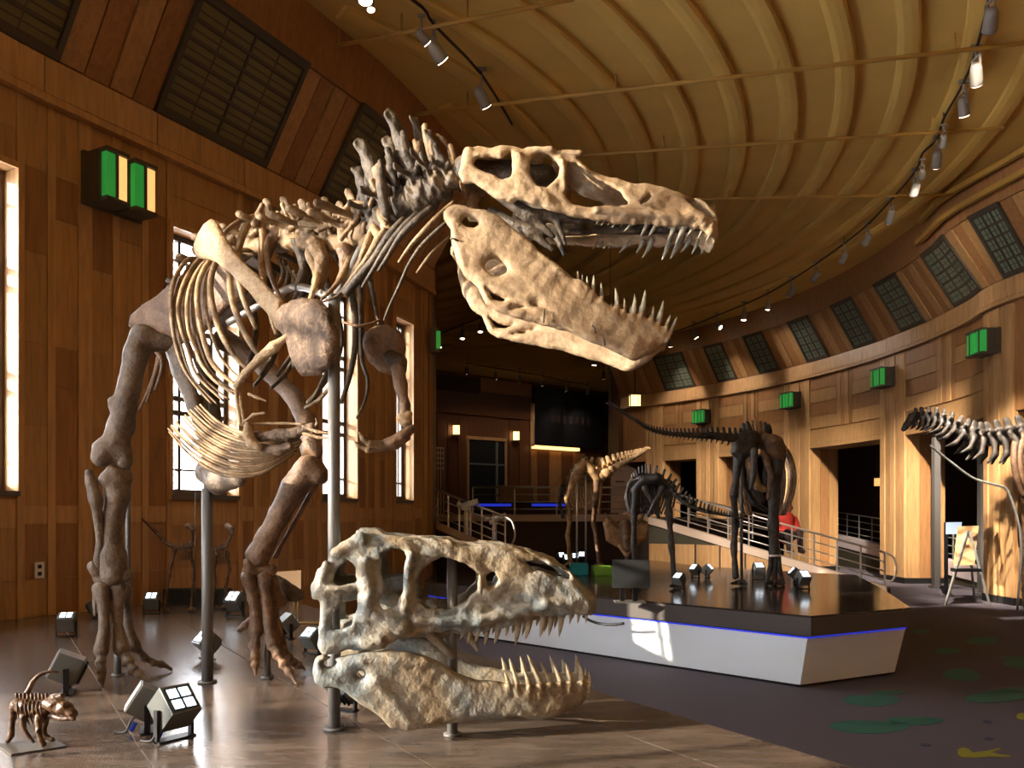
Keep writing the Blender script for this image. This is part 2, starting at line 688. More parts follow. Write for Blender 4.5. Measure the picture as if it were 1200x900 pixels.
M['bone_tan'] = bone_mat('bone_tan', [(.25, (110, 84, 56)), (.5, (160, 128, 88)), (.8, (206, 172, 126))], 9, .6, .4)
M['tooth_grey'] = bone_mat('tooth_grey', [(.25, (110, 104, 92)), (.5, (158, 152, 136)), (.8, (204, 196, 172))], 16, .32, .2)
M['tooth_brown'] = bone_mat('tooth_brown', [(.25, (116, 100, 78)), (.5, (168, 152, 124)), (.8, (206, 196, 170))], 9, .32, .2)
M['statue'] = bone_mat('statue_bronze', [(.25, (40, 28, 20)), (.5, (86, 60, 38)), (.8, (150, 122, 90))], 30, .3, .3, 90)

# ================================================================== THE HALL
class Path:
    def __init__(s, pts, inward, sub=8):
        sp = smooth_path([Vector((p[0], p[1], 0)) for p in pts], sub)
        s.p = np.array([(v.x, v.y) for v in sp])
        d = np.linalg.norm(np.diff(s.p, axis=0), axis=1)
        s.s = np.concatenate([[0], np.cumsum(d)])
        s.L = s.s[-1]
        s.sg = inward

    def xy(s, t):
        return np.array([np.interp(t, s.s, s.p[:, 0]), np.interp(t, s.s, s.p[:, 1])])

    def nrm(s, t):
        d = s.xy(min(t + .15, s.L)) - s.xy(max(t - .15, 0))
        d /= np.linalg.norm(d)
        return np.array([d[1], -d[0]]) * s.sg

    def at(s, t, z, d=0.0):
        p = s.xy(t) + s.nrm(t) * d
        return Vector((p[0], p[1], z))

    def hit(s, px):
        """arc length where the wall is seen at photo column px"""
        k = (px - 600.0) / F
        t = np.linspace(0, s.L, 4000)
        X = np.interp(t, s.s, s.p[:, 0])
        Y = np.interp(t, s.s, s.p[:, 1])
        e = np.where(Y > 2.0, np.abs(X / np.maximum(Y, .1) - k), 9)
        return float(t[np.argmin(e)])

    def sY(s, y):
        t = np.linspace(0, s.L, 4000)
        Y = np.interp(t, s.s, s.p[:, 1])
        return float(t[np.argmin(np.abs(Y - y))])

    def slab(s, mb, s0, s1, lo, hi, step=.5):
        """block along the wall; lo=(z,dback,dfront), hi likewise at the top"""
        n = max(1, int(math.ceil((s1 - s0) / step)))
        for i in range(n):
            a = s0 + (s1 - s0) * i / n
            b = s0 + (s1 - s0) * (i + 1) / n
            mb.hexa([s.at(a, lo[0], lo[1]), s.at(b, lo[0], lo[1]), s.at(b, lo[0], lo[2]), s.at(a, lo[0], lo[2]),
                     s.at(a, hi[0], hi[1]), s.at(b, hi[0], hi[1]), s.at(b, hi[0], hi[2]), s.at(a, hi[0], hi[2])])
        return mb


PLAT = 0.75                     # height of both display platforms
SILL, WTOP = 1.975, 5.05        # tall windows of the left wall
BAND0, BAND1 = 5.78, 6.25       # wooden cornice band
CL1, CLD = 7.42, 0.75           # top of the leaning clerestory and how far it leans in
CEIL = 8.1

LW = Path([(-6.3, -6), (-6.25, -3), (-6.2, 0), (-6.05, 3.0), (-5.6, 5.5), (-4.8, 7.6), (-4.05, 9.05), (-3.3, 10.5), (-2.55, 12.0), (-1.9, 13.8), (-1.5, 15.0)], 1)
RC = np.array([-7.3, 19.0])
RR = 17.1
rp = [(9.95, -6), (9.9, 2), (9.85, 8), (9.82, 13)]
a0, a1 = math.asin(-3.2 / RR), math.radians(47.5)
for i in range(15):
    a = a0 + (a1 - a0) * i / 14
    rp.append((RC[0] + RR * math.cos(a), RC[1] + RR * math.sin(a)))
RW = Path(rp, -1)
rend = RW.at(RW.L, 0)

# ---- floor
floor = MB().box((-7.5, -6.5, -.2), (17, 48, 0)).build('floor', M['carpet'])
tag(floor, 'dark plum brown carpet between the two display platforms', 'floor', kind='structure')

# ---- left wall, with real openings
wins = [('r', LW.sY(-5.2), LW.sY(-3.6)), ('r', LW.sY(-1.6), LW.sY(-.1)), ('r', LW.sY(.9), LW.sY(2.45)), ('r', LW.sY(2.62), LW.sY(3.55)),  # unseen windows: rear pair added for daylight, nearer pair placed for the sun
        ('v', LW.hit(18) - .95, LW.hit(18)), ('v', LW.hit(200), LW.hit(277)), ('v', LW.hit(375), LW.hit(416)), ('v', LW.hit(462), LW.hit(482))]
mb = MB()
prev = 0.0
WZ = {'r': (1.05, 5.6), 'v': (SILL, WTOP)}  # unseen windows made taller so sun reaches the head and deck
for kd, a, b in wins:
    z0_, z1_ = WZ[kd]
    LW.slab(mb, prev, a, (0, -.38, 0), (BAND1, -.38, 0))
    LW.slab(mb, a, b, (0, -.38, 0), (z0_, -.38, 0))
    LW.slab(mb, a, b, (z1_, -.38, 0), (BAND1, -.38, 0))
    prev = b
LW.slab(mb, prev, LW.L, (0, -.38, 0), (BAND1, -.38, 0))
wall_left = mb.build('wall_left', M['wood'])
tag(wall_left, 'curved wood panelled wall with tall bright windows on the left', 'wall', kind='structure')


def piece(path, name, mat, parent, s0, s1, z0, z1, d0, d1, g=.006):
    mb = MB()
    path.slab(mb, s0 + g, s1 - g, (z0 + g, d0, d1), (z1 - g, d0, d1), step=.8)
    return mb.build(name, mat, parent)


piece(LW, 'spandrel', M['wood'], wall_left, wins[3][1], wins[3][2], 2.35, 3.1, -.38, .01, .001)  # unseen panel added across this window to keep sun off the carpet
# veneer panels between the windows
edges = [(LW.sY(5.85), wins[4][1])] + [(wins[i][2], wins[i + 1][1]) for i in range(4, 7)] + [(wins[7][2], LW.L)]
rows_a = [0.75, 1.12, 1.66, 1.84, 2.62, 3.42, 4.30, 5.12, BAND0]
rows_b = [0.75, 1.12, 1.66, 1.84, 3.02, 3.42, 4.70, 5.12, BAND0]
rnd = random.Random(3)
for (a, b) in edges:
    if b - a < .12:
        continue
    n = max(2, int(round((b - a) / .34)))
    w = (b - a) / n
    for i in range(n + 1):
        s = a + w * i
        hw = .075 if i in (0, n) or i % 3 == 2 else .042
        lo, hi = max(s - hw, a), min(s + hw, b)
        if hi - lo > .02:
            piece(LW, 'stile', M['wood_light'], wall_left, lo, hi, PLAT, BAND0, -.01, .032 if hw > .05 else .022, .001)
        if i < n:
            hw2 = .075 if i + 1 in (0, n) or (i + 1) % 3 == 2 else .042
            rows = rows_a if (i % 2 == 0) else rows_b
            for z0, z1 in zip(rows[:-1], rows[1:]):
                small = z1 - z0 < .3
                piece(LW, 'wall_panel', M['wood_light'] if small else M['wood' if rnd.random() < .6 else 'wood_dark'], wall_left,
                      s + hw, s + w - hw2, z0, z1, -.01, .018 if small else .012, .004)
for _, a, b in wins[4:]:                       # panels under and over each window
    for z0, z1 in ((PLAT, 1.12), (1.12, 1.62), (1.62, 1.90), (WTOP + .07, 5.42), (5.42, BAND0)):
        piece(LW, 'wall_panel', M['wood' if z1 != 1.90 else 'wood_light'], wall_left, a, b, z0, z1, -.01, .014, .004)

WLAB = ['tall window of the left wall farthest behind the viewer', 'tall window of the left wall second behind the viewer', 'tall window of the left wall behind the viewer', 'tall window of the left wall beside the viewer',
        'tall bright window at the left edge of the picture', 'tall bright window behind the rib cage of the big skeleton',
        'tall bright window behind the thick grey support pole', 'narrow bright window farthest along the left wall']
# tall windows: frame, mullions, transoms and a pane in each light
SILL_, WTOP_ = SILL, WTOP
for k, (kd, a, b) in enumerate(wins):
    SILL, WTOP = WZ[kd]
    mid = (a + b) / 2
    win = thing('window_%d' % (k + 1), LW.at(mid, SILL, -.2), WLAB[k], 'window')
    win['kind'] = 'structure'
    D0, D1 = -.24, -.17
    mb = MB()
    for s0, s1 in ((a, a + .05), (b - .05, b)):
        LW.slab(mb, s0, s1, (SILL, D0, D1), (WTOP, D0, D1))
    for z0, z1 in ((SILL, SILL + .07), (WTOP - .07, WTOP)):
        LW.slab(mb, a, b, (z0, D0, D1), (z1, D0, D1))
    mb.build('window_frame', M['frame_grey'], win)
    w = b - a
    cols = [a + .05, a + .27 * w, b - .24 * w, b - .05]
    rowz = [SILL + .07, SILL + .30, 2.95, 3.12, 3.95, 4.12, 4.75, WTOP - .07]
    for s in cols[1:3]:
        mb = MB()
        LW.slab(mb, s - .022, s + .022, (SILL + .05, D0 + .01, D1 - .005), (WTOP - .05, D0 + .01, D1 - .005))
        mb.build('mullion', M['frame_grey'], win)
    for z in rowz[1:-1]:
        mb = MB()
        t = .028 if 2.9 < z < 4.2 else .012
        LW.slab(mb, a + .04, b - .04, (z - t, D0 + .012, D1 - .008), (z + t, D0 + .012, D1 - .008))
        mb.build('transom', M['frame_grey'], win)
    for i in range(3):
        for j in range(len(rowz) - 1):
            mb = MB()
            LW.slab(mb, cols[i], cols[i + 1], (rowz[j], -.208, -.202), (rowz[j + 1], -.208, -.202), step=2)
            mb.build('pane', M['glass'], win)
    mb = MB()
    LW.slab(mb, a - .02, b + .02, (SILL - .05, -.2, .05), (SILL, -.2, .05))
    mb.build('window_sill', M['frame_grey'], win)
    mb = MB()
    for s0, s1 in ((a - .055, a), (b, b + .055)):
        LW.slab(mb, s0, s1, (SILL - .05, -.02, .045), (WTOP + .06, -.02, .045))
    LW.slab(mb, a - .055, b + .055, (WTOP, -.02, .045), (WTOP + .06, -.02, .045))
    mb.build('window_trim', M['wood_light'], win)

    # daylight enters here: a portal guides the sky sampling
    pd_ = bpy.data.lights.new('sky_portal', 'AREA')
    pd_.shape = 'RECTANGLE'
    pd_.size, pd_.size_y = b - a, WTOP - SILL
    pd_.cycles.is_portal = True
    po_ = bpy.data.objects.new('sky_portal', pd_)
    COL.objects.link(po_)
    po_.parent = win
    n_ = LW.nrm(mid)
    po_.matrix_local = Matrix.Translation(-OFF[win.name]) @ Matrix.Translation(LW.at(mid, (SILL + WTOP) / 2, -.36)) @ Vector((n_[0], n_[1], 0)).to_track_quat('-Z', 'Z').to_matrix().to_4x4()
SILL, WTOP = SILL_, WTOP_

# end pier of the left wall and the wall that closes the space behind it
e = LW.at(LW.L, 0)
mb = MB()
mb.prism([(e.x + .02, e.y - .02), (e.x + .05, e.y + .5), (-6.0, 19.0), (-6.5, 18.0), (e.x - .5, e.y)], 0, CEIL)
mb.box((-6.6, 18.0, 0), (-6.0, 38, CEIL))
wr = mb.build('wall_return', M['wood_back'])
tag(wr, 'end pier where the left wall turns away into the back hall', 'wall', kind='structure')
for i, (s0, s1) in enumerate(((LW.L - .42, LW.L - .24), (LW.L - .2, LW.L - .02))):
    piece(LW, 'board', M['wood_dark' if i else 'wood'], wr, s0, s1, .0, BAND0, -.01, .05)


# ---- cornice band and leaning clerestory, same for both walls
def cornice(path, s0, s1, name, label, joint):
    mb = MB()
    path.slab(mb, s0, s1, (BAND0, -.1, .05), (BAND1, -.1, .05))
    o = mb.build(name, M['wood'])
    tag(o, label, 'trim', kind='structure')
    n = int((s1 - s0) / joint)
    for i in range(n):
        a = s0 + (s1 - s0) * i / n
        b = s0 + (s1 - s0) * (i + 1) / n
        piece(path, 'cornice_board', M['wood_light'], o, a, b, BAND0 + .09, BAND1 - .02, .04, .085, .006)
        piece(path, 'cornice_lip', M['wood_light'], o, a, b, BAND0, BAND0 + .08, .04, .11, .002)
    return o


cornice(LW, 0, LW.L, 'trim_1', 'wooden cornice band along the top of the left wall', 1.25)
cornice(RW, 0, RW.L, 'trim_2', 'wooden cornice band along the top of the right wall', 1.1)


ORD = ['nearest the viewer', 'second from the viewer', 'third from the viewer', 'fourth from the viewer', 'fifth from the viewer', 'sixth from the viewer', 'seventh from the viewer', 'farthest from the viewer']


def clerestory(path, s_lo, s_hi, wlist, name, label, glass, ncols, nrows, wn0, dim):
    zb, zt = BAND1, CL1
    mb = MB()
    path.slab(mb, s_lo, s_hi, (zb, -.2, .0), (zt, CLD - .25, CLD - .02))
    path.slab(mb, s_lo, s_hi, (zb - .02, -.5, -.25), (CEIL + .02, -.5, -.25))
    for sc in (s_lo, s_hi - .1):
        path.slab(mb, sc, sc + .1, (zb - .02, -.4, .0), (CEIL + .02, -.4, CLD + .1))
    # riser up to the ceiling
    path.slab(mb, s_lo, s_hi, (zt, CLD - .25, CLD + .02), (CEIL + .02, CLD + .05, CLD + .14))
    o = mb.build(name, M['wood_dark'])
    tag(o, label, 'wall', kind='structure')
    gaps = []
    prev = s_lo
    for (a, b) in wlist:
        gaps.append((prev, a))
        prev = b
    gaps.append((prev, s_hi))

    def lean(mbx, a, b, f0, f1, e0, e1):
        """piece lying on the leaning face between height fractions f0..f1, from e0 to e1 proud of it"""
        z0, z1 = zb + (zt - zb) * f0, zb + (zt - zb) * f1
        d0, d1 = CLD * f0, CLD * f1
        path.slab(mbx, a, b, (z0, d0 + e0, d0 + e1), (z1, d1 + e0, d1 + e1), step=.8)

    for (a, b) in gaps:
        n = max(1, int(round((b - a) / .3)))
        for i in range(n):
            s0 = a + (b - a) * i / n
            s1 = a + (b - a) * (i + 1) / n
            mbx = MB()
            lean(mbx, s0 + .012, s1 - .012, .02, .98, -.02, .03 if i % 2 == 0 else .015)
            mbx.build('sloping_board', M['wood_dark'] if i % 2 else M['wood'], o)
    for k, (a, b) in enumerate(wlist):
        w = thing('window_%d' % (wn0 + 2 + k), path.at((a + b) / 2, zb + .1, .05),
                  'leaning leaded window %s above the %s wall' % (ORD[k], 'right' if dim else 'left'), 'window')
        w['kind'] = 'structure'
        mbx = MB()
        lean(mbx, a, a + .06, 0, 1, 0, .07)
        lean(mbx, b - .06, b, 0, 1, 0, .07)
        lean(mbx, a, b, 0, .07, 0, .07)
        lean(mbx, a, b, .93, 1, 0, .07)
        mbx.build('window_frame', M['bronze'], w)
        ww = (b - a - .12) / ncols
        hh = .86 / nrows
        for i in range(ncols):
            for j in range(nrows):
                mbx = MB()
                lean(mbx, a + .06 + ww * i, a + .06 + ww * (i + 1), .07 + hh * j, .07 + hh * (j + 1), .005, .02)
                mbx.build('pane', glass, w)
        for i in range(1, ncols):
            mbx = MB()
            s = a + .06 + ww * i
            lean(mbx, s - .014, s + .014, .06, .94, .0, .05)
            mbx.build('mullion', M['bronze'], w)
        for j in range(1, nrows):
            mbx = MB()
            f = .07 + hh * j
            lean(mbx, a + .05, b - .05, f - .014, f + .014, .0, .045)
            mbx.build('glazing_bar', M['bronze'], w)
        # fine leading
        mbx = MB()
        for j in range(nrows):
            f = .07 + hh * (j + .5)
            lean(mbx, a + .06, b - .06, f - .004, f + .004, .015, .03)
        for i in range(ncols):
            s = a + .06 + ww * (i + .5)
            lean(mbx, s - .006, s + .006, .07, .93, .015, .03)
        lo = mbx.build('leading', M['bronze'], w)
        lo['kind'] = 'stuff'
    return o


wa, wb = LW.hit(178), LW.hit(308)
wc = LW.hit(372)
lw_list = [(LW.hit(65) - 1.65, LW.hit(65)), (wa, wb), (wc, wc + 1.6)]
clerestory(LW, 0, LW.L, lw_list, 'wall_clerestory_left', 'leaning band of red boards and leaded windows above the left wall', M['lead_glass'], 2, 6, 8, False)
rw_px = [(1214, 1180), (1154, 1122), (1087, 1059), (1029, 1003), (973, 948), (915, 892), (865, 843), (816, 781)]
rw_list = [(RW.hit(a), RW.hit(b)) for a, b in rw_px]
clerestory(RW, 0, RW.L, rw_list, 'wall_clerestory_right', 'leaning band of red boards and leaded windows above the right wall', M['lead_glass_grey'], 3, 5, 11, True)
# gilded ceiling-edge mouldings near the right wall
for k, (d, z) in enumerate(((1.0, 7.93), (.90, 7.62))):
    mb = MB()
    RW.slab(mb, RW.hit(1210) - 1.2, RW.hit(1140 if k == 0 else 1128), (z - .05, d, d + .09), (z + .05, d, d + .09))
    o = mb.build('trim_%d' % (3 + k), M['gold'])
    tag(o, ('upper' if k == 0 else 'lower') + ' gilded moulding at the ceiling edge, top right', 'trim', kind='structure')

# ---- right wall: pillars, openings, patchwork of boards above
OPEN = 3.7
pil_px = [(1190, 1155), (1062, 1033), (950, 920), (843, 817), (778, 757)]
pil = [(RW.hit(a), RW.hit(b)) for a, b in pil_px]
mb = MB()
RW.slab(mb, 0, pil[0][0] - .6, (0, -1.0, 0), (OPEN, -1.0, 0))
RW.slab(mb, 0, RW.L, (OPEN, -1.0, 0), (BAND1, -.9, 0))
wall_right = mb.build('wall_right', M['wood_dark'])
tag(wall_right, 'curved wood panelled wall with lit pillars and dark openings on the right', 'wall', kind='structure')
for (a, b) in pil:
    mb = MB()
    RW.slab(mb, a, b, (0, -1.0, 0), (OPEN + .01, -1.0, 0))
    pl = mb.build('pillar', M['wood'], wall_right)
    n = 5
    for i in range(n):
        s0, s1 = a + (b - a) * i / n, a + (b - a) * (i + 1) / n
        piece(RW, 'pillar_board', M['wood_light' if i % 2 == 0 else 'wood'], pl, s0, s1, .14, 5.75, -.01, .05 if i % 2 == 0 else .03, .012)
    mb = MB()
    RW.slab(mb, a - .02, b + .02, (0, -1.02, .06), (.14, -1.02, .06))
    mb.build('pillar_plinth', M['black'], pl)
    for i in range(3):                       # boards on the side that faces the camera
        d0, d1 = -.95 + .31 * i, -.95 + .31 * (i + 1)
        piece(RW, 'jamb_board', M['wood_dark' if i % 2 else 'wood'], pl, a - .025, a + .01, .14, OPEN - .01, d0, d1 - .012, .001)
bays = [(pil[i][1], pil[i + 1][0]) for i in range(4)]
for (a, b) in bays:
    mb = MB()
    RW.slab(mb, a, b, (OPEN - .02, -1.0, .03), (OPEN + .1, -1.0, .03))
    mb.build('lintel', M['wood'], wall_right)
    piece(RW, 'header_board', M['wood'], wall_right, a, b, OPEN + .1, OPEN + .52, -.01, .028)
    x1, x2 = a + (b - a) * .40, a + (b - a) * .62
    for j in range(4):
        z0 = OPEN + .54 + j * .385
        for (s0, s1) in ((a, x1), (x2, b)):
            piece(RW, 'cross_board', M['wood_dark' if j % 2 else 'wood'], wall_right, s0, s1, z0, z0 + .375, -.01, .03 if j % 2 == 0 else .018, .012)
    for i in range(4):
        s0, s1 = x1 + (x2 - x1) * i / 4, x1 + (x2 - x1) * (i + 1) / 4
        piece(RW, 'upright_board', M['wood' if i % 2 else 'wood_dark'], wall_right, s0, s1, OPEN + .54, OPEN + 2.08, -.01, .032 if i % 2 else .018, .012)

# corridor behind the openings
mb = MB()
RW.slab(mb, pil[0][0] - 3, RW.L, (0, -5.2, -5.0), (OPEN + .6, -5.2, -5.0))
RW.slab(mb, pil[0][0] - 3, RW.L, (OPEN + .4, -5.2, -.9), (OPEN + .6, -5.2, -.9))
for s in (pil[0][0] - 3, RW.L - .02):
    RW.slab(mb, s, s + .1, (0, -5.2, -1), (OPEN + .6, -5.2, -1))
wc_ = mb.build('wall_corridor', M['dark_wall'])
tag(wc_, 'dark corridor wall seen through the openings between the right pillars', 'wall', kind='structure')

# ---- ceiling with its curved ribs
ceil = MB().box((-7.5, -6.5, CEIL), (17, 49, CEIL + .2)).build('ceiling', M['ceiling'])
tag(ceil, 'mustard plaster ceiling with sweeping curved ribs', 'ceiling', kind='structure')
KC = np.array([-7.3, 16.8])
prof = [(-.15, 0), (-.13, -.05), (-.06, -.085), (.04, -.095), (.12, -.085), (.15, -.06), (.15, 0)]
for k in range(13):
    r = 5.95 + .80 * k
    pts = []
    for a in np.radians(np.arange(-88, 78, 2.0)):
        x, y = KC[0] + r * math.cos(a), KC[1] + r * math.sin(a)
        lx = np.interp(y, LW.p[:, 1], LW.p[:, 0]) if y < 15 else -5
        if y < -4 or y > 38 or x < lx + 1.25:
            if len(pts) > 2:
                break
            pts = []
            continue
        pts.append((x, y, math.cos(a), math.sin(a)))
    if len(pts) < 4:
        continue
    V, Fc = [], []
    m_ = len(prof)
    for (x, y, cx, cy) in pts:
        for (u, z) in prof:
            V.append((x + cx * u, y + cy * u, CEIL + z + .004))
    for i in range(len(pts) - 1):
        for j in range(m_ - 1):
            Fc.append((i * m_ + j, i * m_ + j + 1, (i + 1) * m_ + j + 1, (i + 1) * m_ + j))
    Fc.append(tuple(range(m_)))
    Fc.append(tuple(reversed(range((len(pts) - 1) * m_, len(pts) * m_))))
    mk('ceiling_rib', V, Fc, M['ceiling'], ceil)

# ---- rear wall behind the camera
mb = MB()
mb.box((-7.4, -6.4, 0), (10.4, -6.0, CEIL))
rw_ = mb.build('wall_rear', M['wood'])
tag(rw_, 'wood panelled wall behind the viewer', 'wall', kind='structure')

# ---- back hall
BW = Path([(-6.4, 33.6), (-1, 38.0), (4, 42), (9, 46)], 1, sub=2)
mb = MB()
BW.slab(mb, 0, BW.L, (0, -.4, 0), (CEIL, -.4, 0), step=2)
wall_back = mb.build('wall_back', M['wood_back'])
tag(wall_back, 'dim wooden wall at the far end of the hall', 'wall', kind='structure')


def bh(px):
    return BW.hit(px)


def zat(px, py, d=0.05):
    p = BW.at(bh(px), 0, d)
    return H + (HOR - py) / F * p.y


# boards and door recess on the back wall
for i, px in enumerate(range(512, 735, 12)):
    a, b = bh(px), bh(px + 11)
    if 545 <= px < 592 or 622 <= px < 706:
        continue
    piece(BW, 'wall_board', M['wood_back'], wall_back, a, b, 1.7, zat(px, 492), -.01, .05)
piece(BW, 'frieze_board', M['wood_back'], wall_back, bh(508), bh(622), zat(560, 487), zat(560, 462), -.01, .12)
piece(BW, 'frieze_board', M['dark_wall'], wall_back, bh(508), bh(560), zat(530, 460), zat(530, 440), -.01, .08)
piece(BW, 'frieze_board', M['wood_dark'], wall_back, bh(562), bh(622), zat(590, 462), zat(590, 446), -.01, .08)
# glazed double door in the back wall
dr = thing('door_1', BW.at(bh(568), 1.65, .0), 'dark glazed door in the far back wall', 'door')
dr['kind'] = 'structure'
piece(BW, 'door_leaf', M['black'], dr, bh(548), bh(579), 1.65, zat(565, 517), .02, .10)
piece(BW, 'door_leaf', M['black'], dr, bh(580), bh(590), 1.65, zat(565, 517), .02, .10)
piece(BW, 'door_lintel', M['wood'], dr, bh(545), bh(592), zat(565, 516), zat(565, 512), .02, .16)
for px in (546, 579.5, 590):
    piece(BW, 'door_post', M['wood'] if px != 579.5 else M['steel_dark'], dr, bh(px), bh(px + 2), 1.65, zat(565, 516), .02, .14, .001)
piece(BW, 'door_rail', M['steel_dark'], dr, bh(548), bh(590), zat(565, 545), zat(565, 543), .08, .13, .001)
# lattice door at the left end
dr = thing('door_2', BW.at(bh(512), 1.65, .0), 'pale lattice door beside the end of the left wall', 'door')
dr['kind'] = 'structure'
piece(BW, 'door_leaf', M['wood_back'], dr, bh(507), bh(519), 1.65, zat(512, 524), .04, .10)
for i in range(4):
    piece(BW, 'lattice_upright', M['tan'], dr, bh(507.5 + 3.4 * i), bh(508.3 + 3.4 * i), 1.65, zat(512, 524), .09, .13, .0005)
for j in range(5):
    z = zat(512, 524 + 6 * j)
    piece(BW, 'lattice_rail', M['tan'], dr, bh(507), bh(519), z - .06, z, .09, .125, .001)

# big dark screen over the middle, with a lit strip under it
sc_ = thing('dark_screen', BW.at(bh(663), zat(663, 526), .1), 'large black panel high on the far back wall', 'screen')
piece(BW, 'screen_panel', M['black'], sc_, bh(622), bh(703), zat(663, 524), zat(663, 458), .1, .3)
piece(BW, 'screen_edge', M['tan'], sc_, bh(620), bh(621.6), zat(663, 526), zat(663, 478), .1, .32, .001)
for i in range(7):
    a = 641 + i * 7
    piece(BW, 'faint_mark', M['dark_wall'], sc_, bh(a), bh(a + 4), zat(663, 497), zat(663, 489), .295, .31, .001)
sl = thing('strip_light', BW.at(bh(648), zat(648, 527), .3), 'long warm strip light under the black panel', 'lamp')
piece(BW, 'diffuser', M['strip_glow'], sl, bh(621), bh(673), zat(648, 527.5), zat(648, 524), .12, .4, .001)
piece(BW, 'housing', M['black_metal'], sl, bh(620), bh(674), zat(648, 524), zat(648, 522.8), .1, .45, .001)
mb = MB()
BW.slab(mb, bh(622), bh(704), (1.65, .0, .05), (zat(663, 530), .0, .05))
o = mb.build('alcove_board', M['wood_dark'], wall_back)
for i, px in enumerate((636, 650, 664, 678, 692)):
    piece(BW, 'wall_board', M['wood_dark' if i % 2 else 'wood_back'], wall_back, bh(px - 7), bh(px + 6), 1.65, zat(663, 530), .04, .09)

# wall closing the back hall on the right, and the corner pier
mb = MB()
mb.prism([(rend.x - .1, rend.y - .1), (rend.x + 2.0, rend.y + .2), (10.5, 47), (9.3, 47), (rend.x - .35, rend.y + 1.2)], 0, CEIL)
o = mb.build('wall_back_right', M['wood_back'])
tag(o, 'corner pier where the right wall meets the back hall', 'wall', kind='structure')

# ---- upper landing with its pale ledge, and the ramps
def slab_poly(name, poly, z0, z1, mat, label, cat, kind='structure', parent=None):
    o = MB().prism(poly, z0, z1).build(name, mat, parent)
    if parent is None:
        tag(o, label, cat, kind=kind)
    return o


landing = slab_poly('floor_landing', [(-6, 18.5), (3.2, 18.5), (5.5, 20.5), (6.5, 46), (-6, 38)], 0, 1.6, M['dark_wall'], 'raised dark landing at the far end of the hall', 'floor')
mk_ = MB().prism([(-6, 18.4), (3.2, 18.4), (3.2, 18.75), (-6, 18.75)], 1.56, 1.72)
mk_.build('landing_ledge', M['concrete'], landing)

A, B = Vector((7.35, 16.0, .26)), Vector((3.1, 18.35, 1.64))
dv = (B - A)
nv = Vector((dv.y, -dv.x, 0)).normalized()
if nv.y > 0:
    nv = -nv                                  # towards the viewer


def ramp_seg(mbx, t0, t1, zlo0, zlo1, zhi0, zhi1, d0, d1):
    p0, p1 = A.lerp(B, t0), A.lerp(B, t1)
    q = []
    for (z0, z1) in ((zlo0, zlo1), (zhi0, zhi1)):
        q += [Vector((p0.x, p0.y, z0)) + nv * d0, Vector((p1.x, p1.y, z1)) + nv * d0, Vector((p1.x, p1.y, z1)) + nv * d1, Vector((p0.x, p0.y, z0)) + nv * d1]
    mbx.hexa(q)


mb = MB()
ramp_seg(mb, 0, 1, 0, 0, A.z - .1, B.z - .1, -1.6, 0)
ramp_o = mb.build('floor_ramp', M['carpet'])
tag(ramp_o, 'carpeted ramp rising to the landing behind the right platform', 'ramp', kind='structure')
mb = MB()
ramp_seg(mb, -.01, 1, A.z - .13, B.z - .13, A.z + .03, B.z + .03, -.22, .06)
mb.build('ramp_ledge', M['concrete'], ramp_o)
mb = MB()
ramp_seg(mb, 0, 1, .1, .1, A.z - .12, B.z - .12, -.02, .015)
mb.build('ramp_side', M['ledge_dark'], ramp_o)
n = 9
for i in range(n):
    t0, t1 = i / n + .004, (i + 1) / n - .004
    z0, z1 = min(1.06, A.z + dv.z * t0 - .14), min(1.06, A.z + dv.z * t1 - .14)
    mb = MB()
    ramp_seg(mb, t0, t1, .0, .0, z0, z1, 0, .05 if i % 2 else .04)
    mb.build('ramp_panel', M['wood_light' if i % 2 else 'wood'], ramp_o)

A2, B2 = P(592, 646, 14.6), P(500, 607, 15.6)
mb = MB()
for (z0, z1, y0, y1, nm, mt) in ((-.14, .02, -.05, .3, 'ramp_ledge', 'concrete'), (-2, -.13, 0, .25, 'ramp_side', 'dark_wall')):
    pass
r2 = MB().hexa([Vector((A2.x, A2.y, 0)), Vector((B2.x, B2.y, 0)), Vector((B2.x, B2.y + 1.6, 0)), Vector((A2.x, A2.y + 1.6, 0)),
                Vector((A2.x, A2.y, A2.z - .12)), Vector((B2.x, B2.y, B2.z - .12)), Vector((B2.x, B2.y + 1.6, B2.z - .12)), Vector((A2.x, A2.y + 1.6, A2.z - .12))]).build('floor_ramp', M['dark_wall'])
tag(r2, 'short ramp descending from the end pier of the left wall', 'ramp', kind='structure')
dd = Vector((0, .28, 0))
lip = Vector((0, -.05, 0))
zz = Vector((0, 0, .13))
MB().hexa([A2 - zz + lip, B2 - zz + lip, B2 - zz + dd, A2 - zz + dd, A2 + lip, B2 + lip, B2 + dd, A2 + dd]).build('ramp_ledge', M['concrete'], r2)

# side ramp in the corridor behind the right pillars: pale kerb
ka, kb = Vector((10.95, 16.5, .15)), Vector((10.9, 30.0, 1.0))
KB = thing('floor_kerb', (ka.x, ka.y, 0), 'pale sloping kerb behind the openings between the right pillars', 'kerb')
KB['kind'] = 'structure'
MB().hexa([ka + Vector((-.15, 0, -.15)), kb + Vector((-.15, 0, -.15)), kb + Vector((.15, 0, -.15)), ka + Vector((.15, 0, -.15)),
           ka + Vector((-.15, 0, .2)), kb + Vector((-.15, 0, .2)), kb + Vector((.15, 0, .2)), ka + Vector((.15, 0, .2))]).build('kerb_top', M['banner'], KB)
MB().hexa([Vector((ka.x - .1, ka.y, 0)), Vector((kb.x - .1, kb.y, 0)), Vector((kb.x + .1, kb.y, 0)), Vector((ka.x + .1, ka.y, 0)),
           ka + Vector((-.1, 0, -.14)), kb + Vector((-.1, 0, -.14)), kb + Vector((.1, 0, -.14)), ka + Vector((.1, 0, -.14))]).build('kerb_side', M['ledge_dark'], KB)


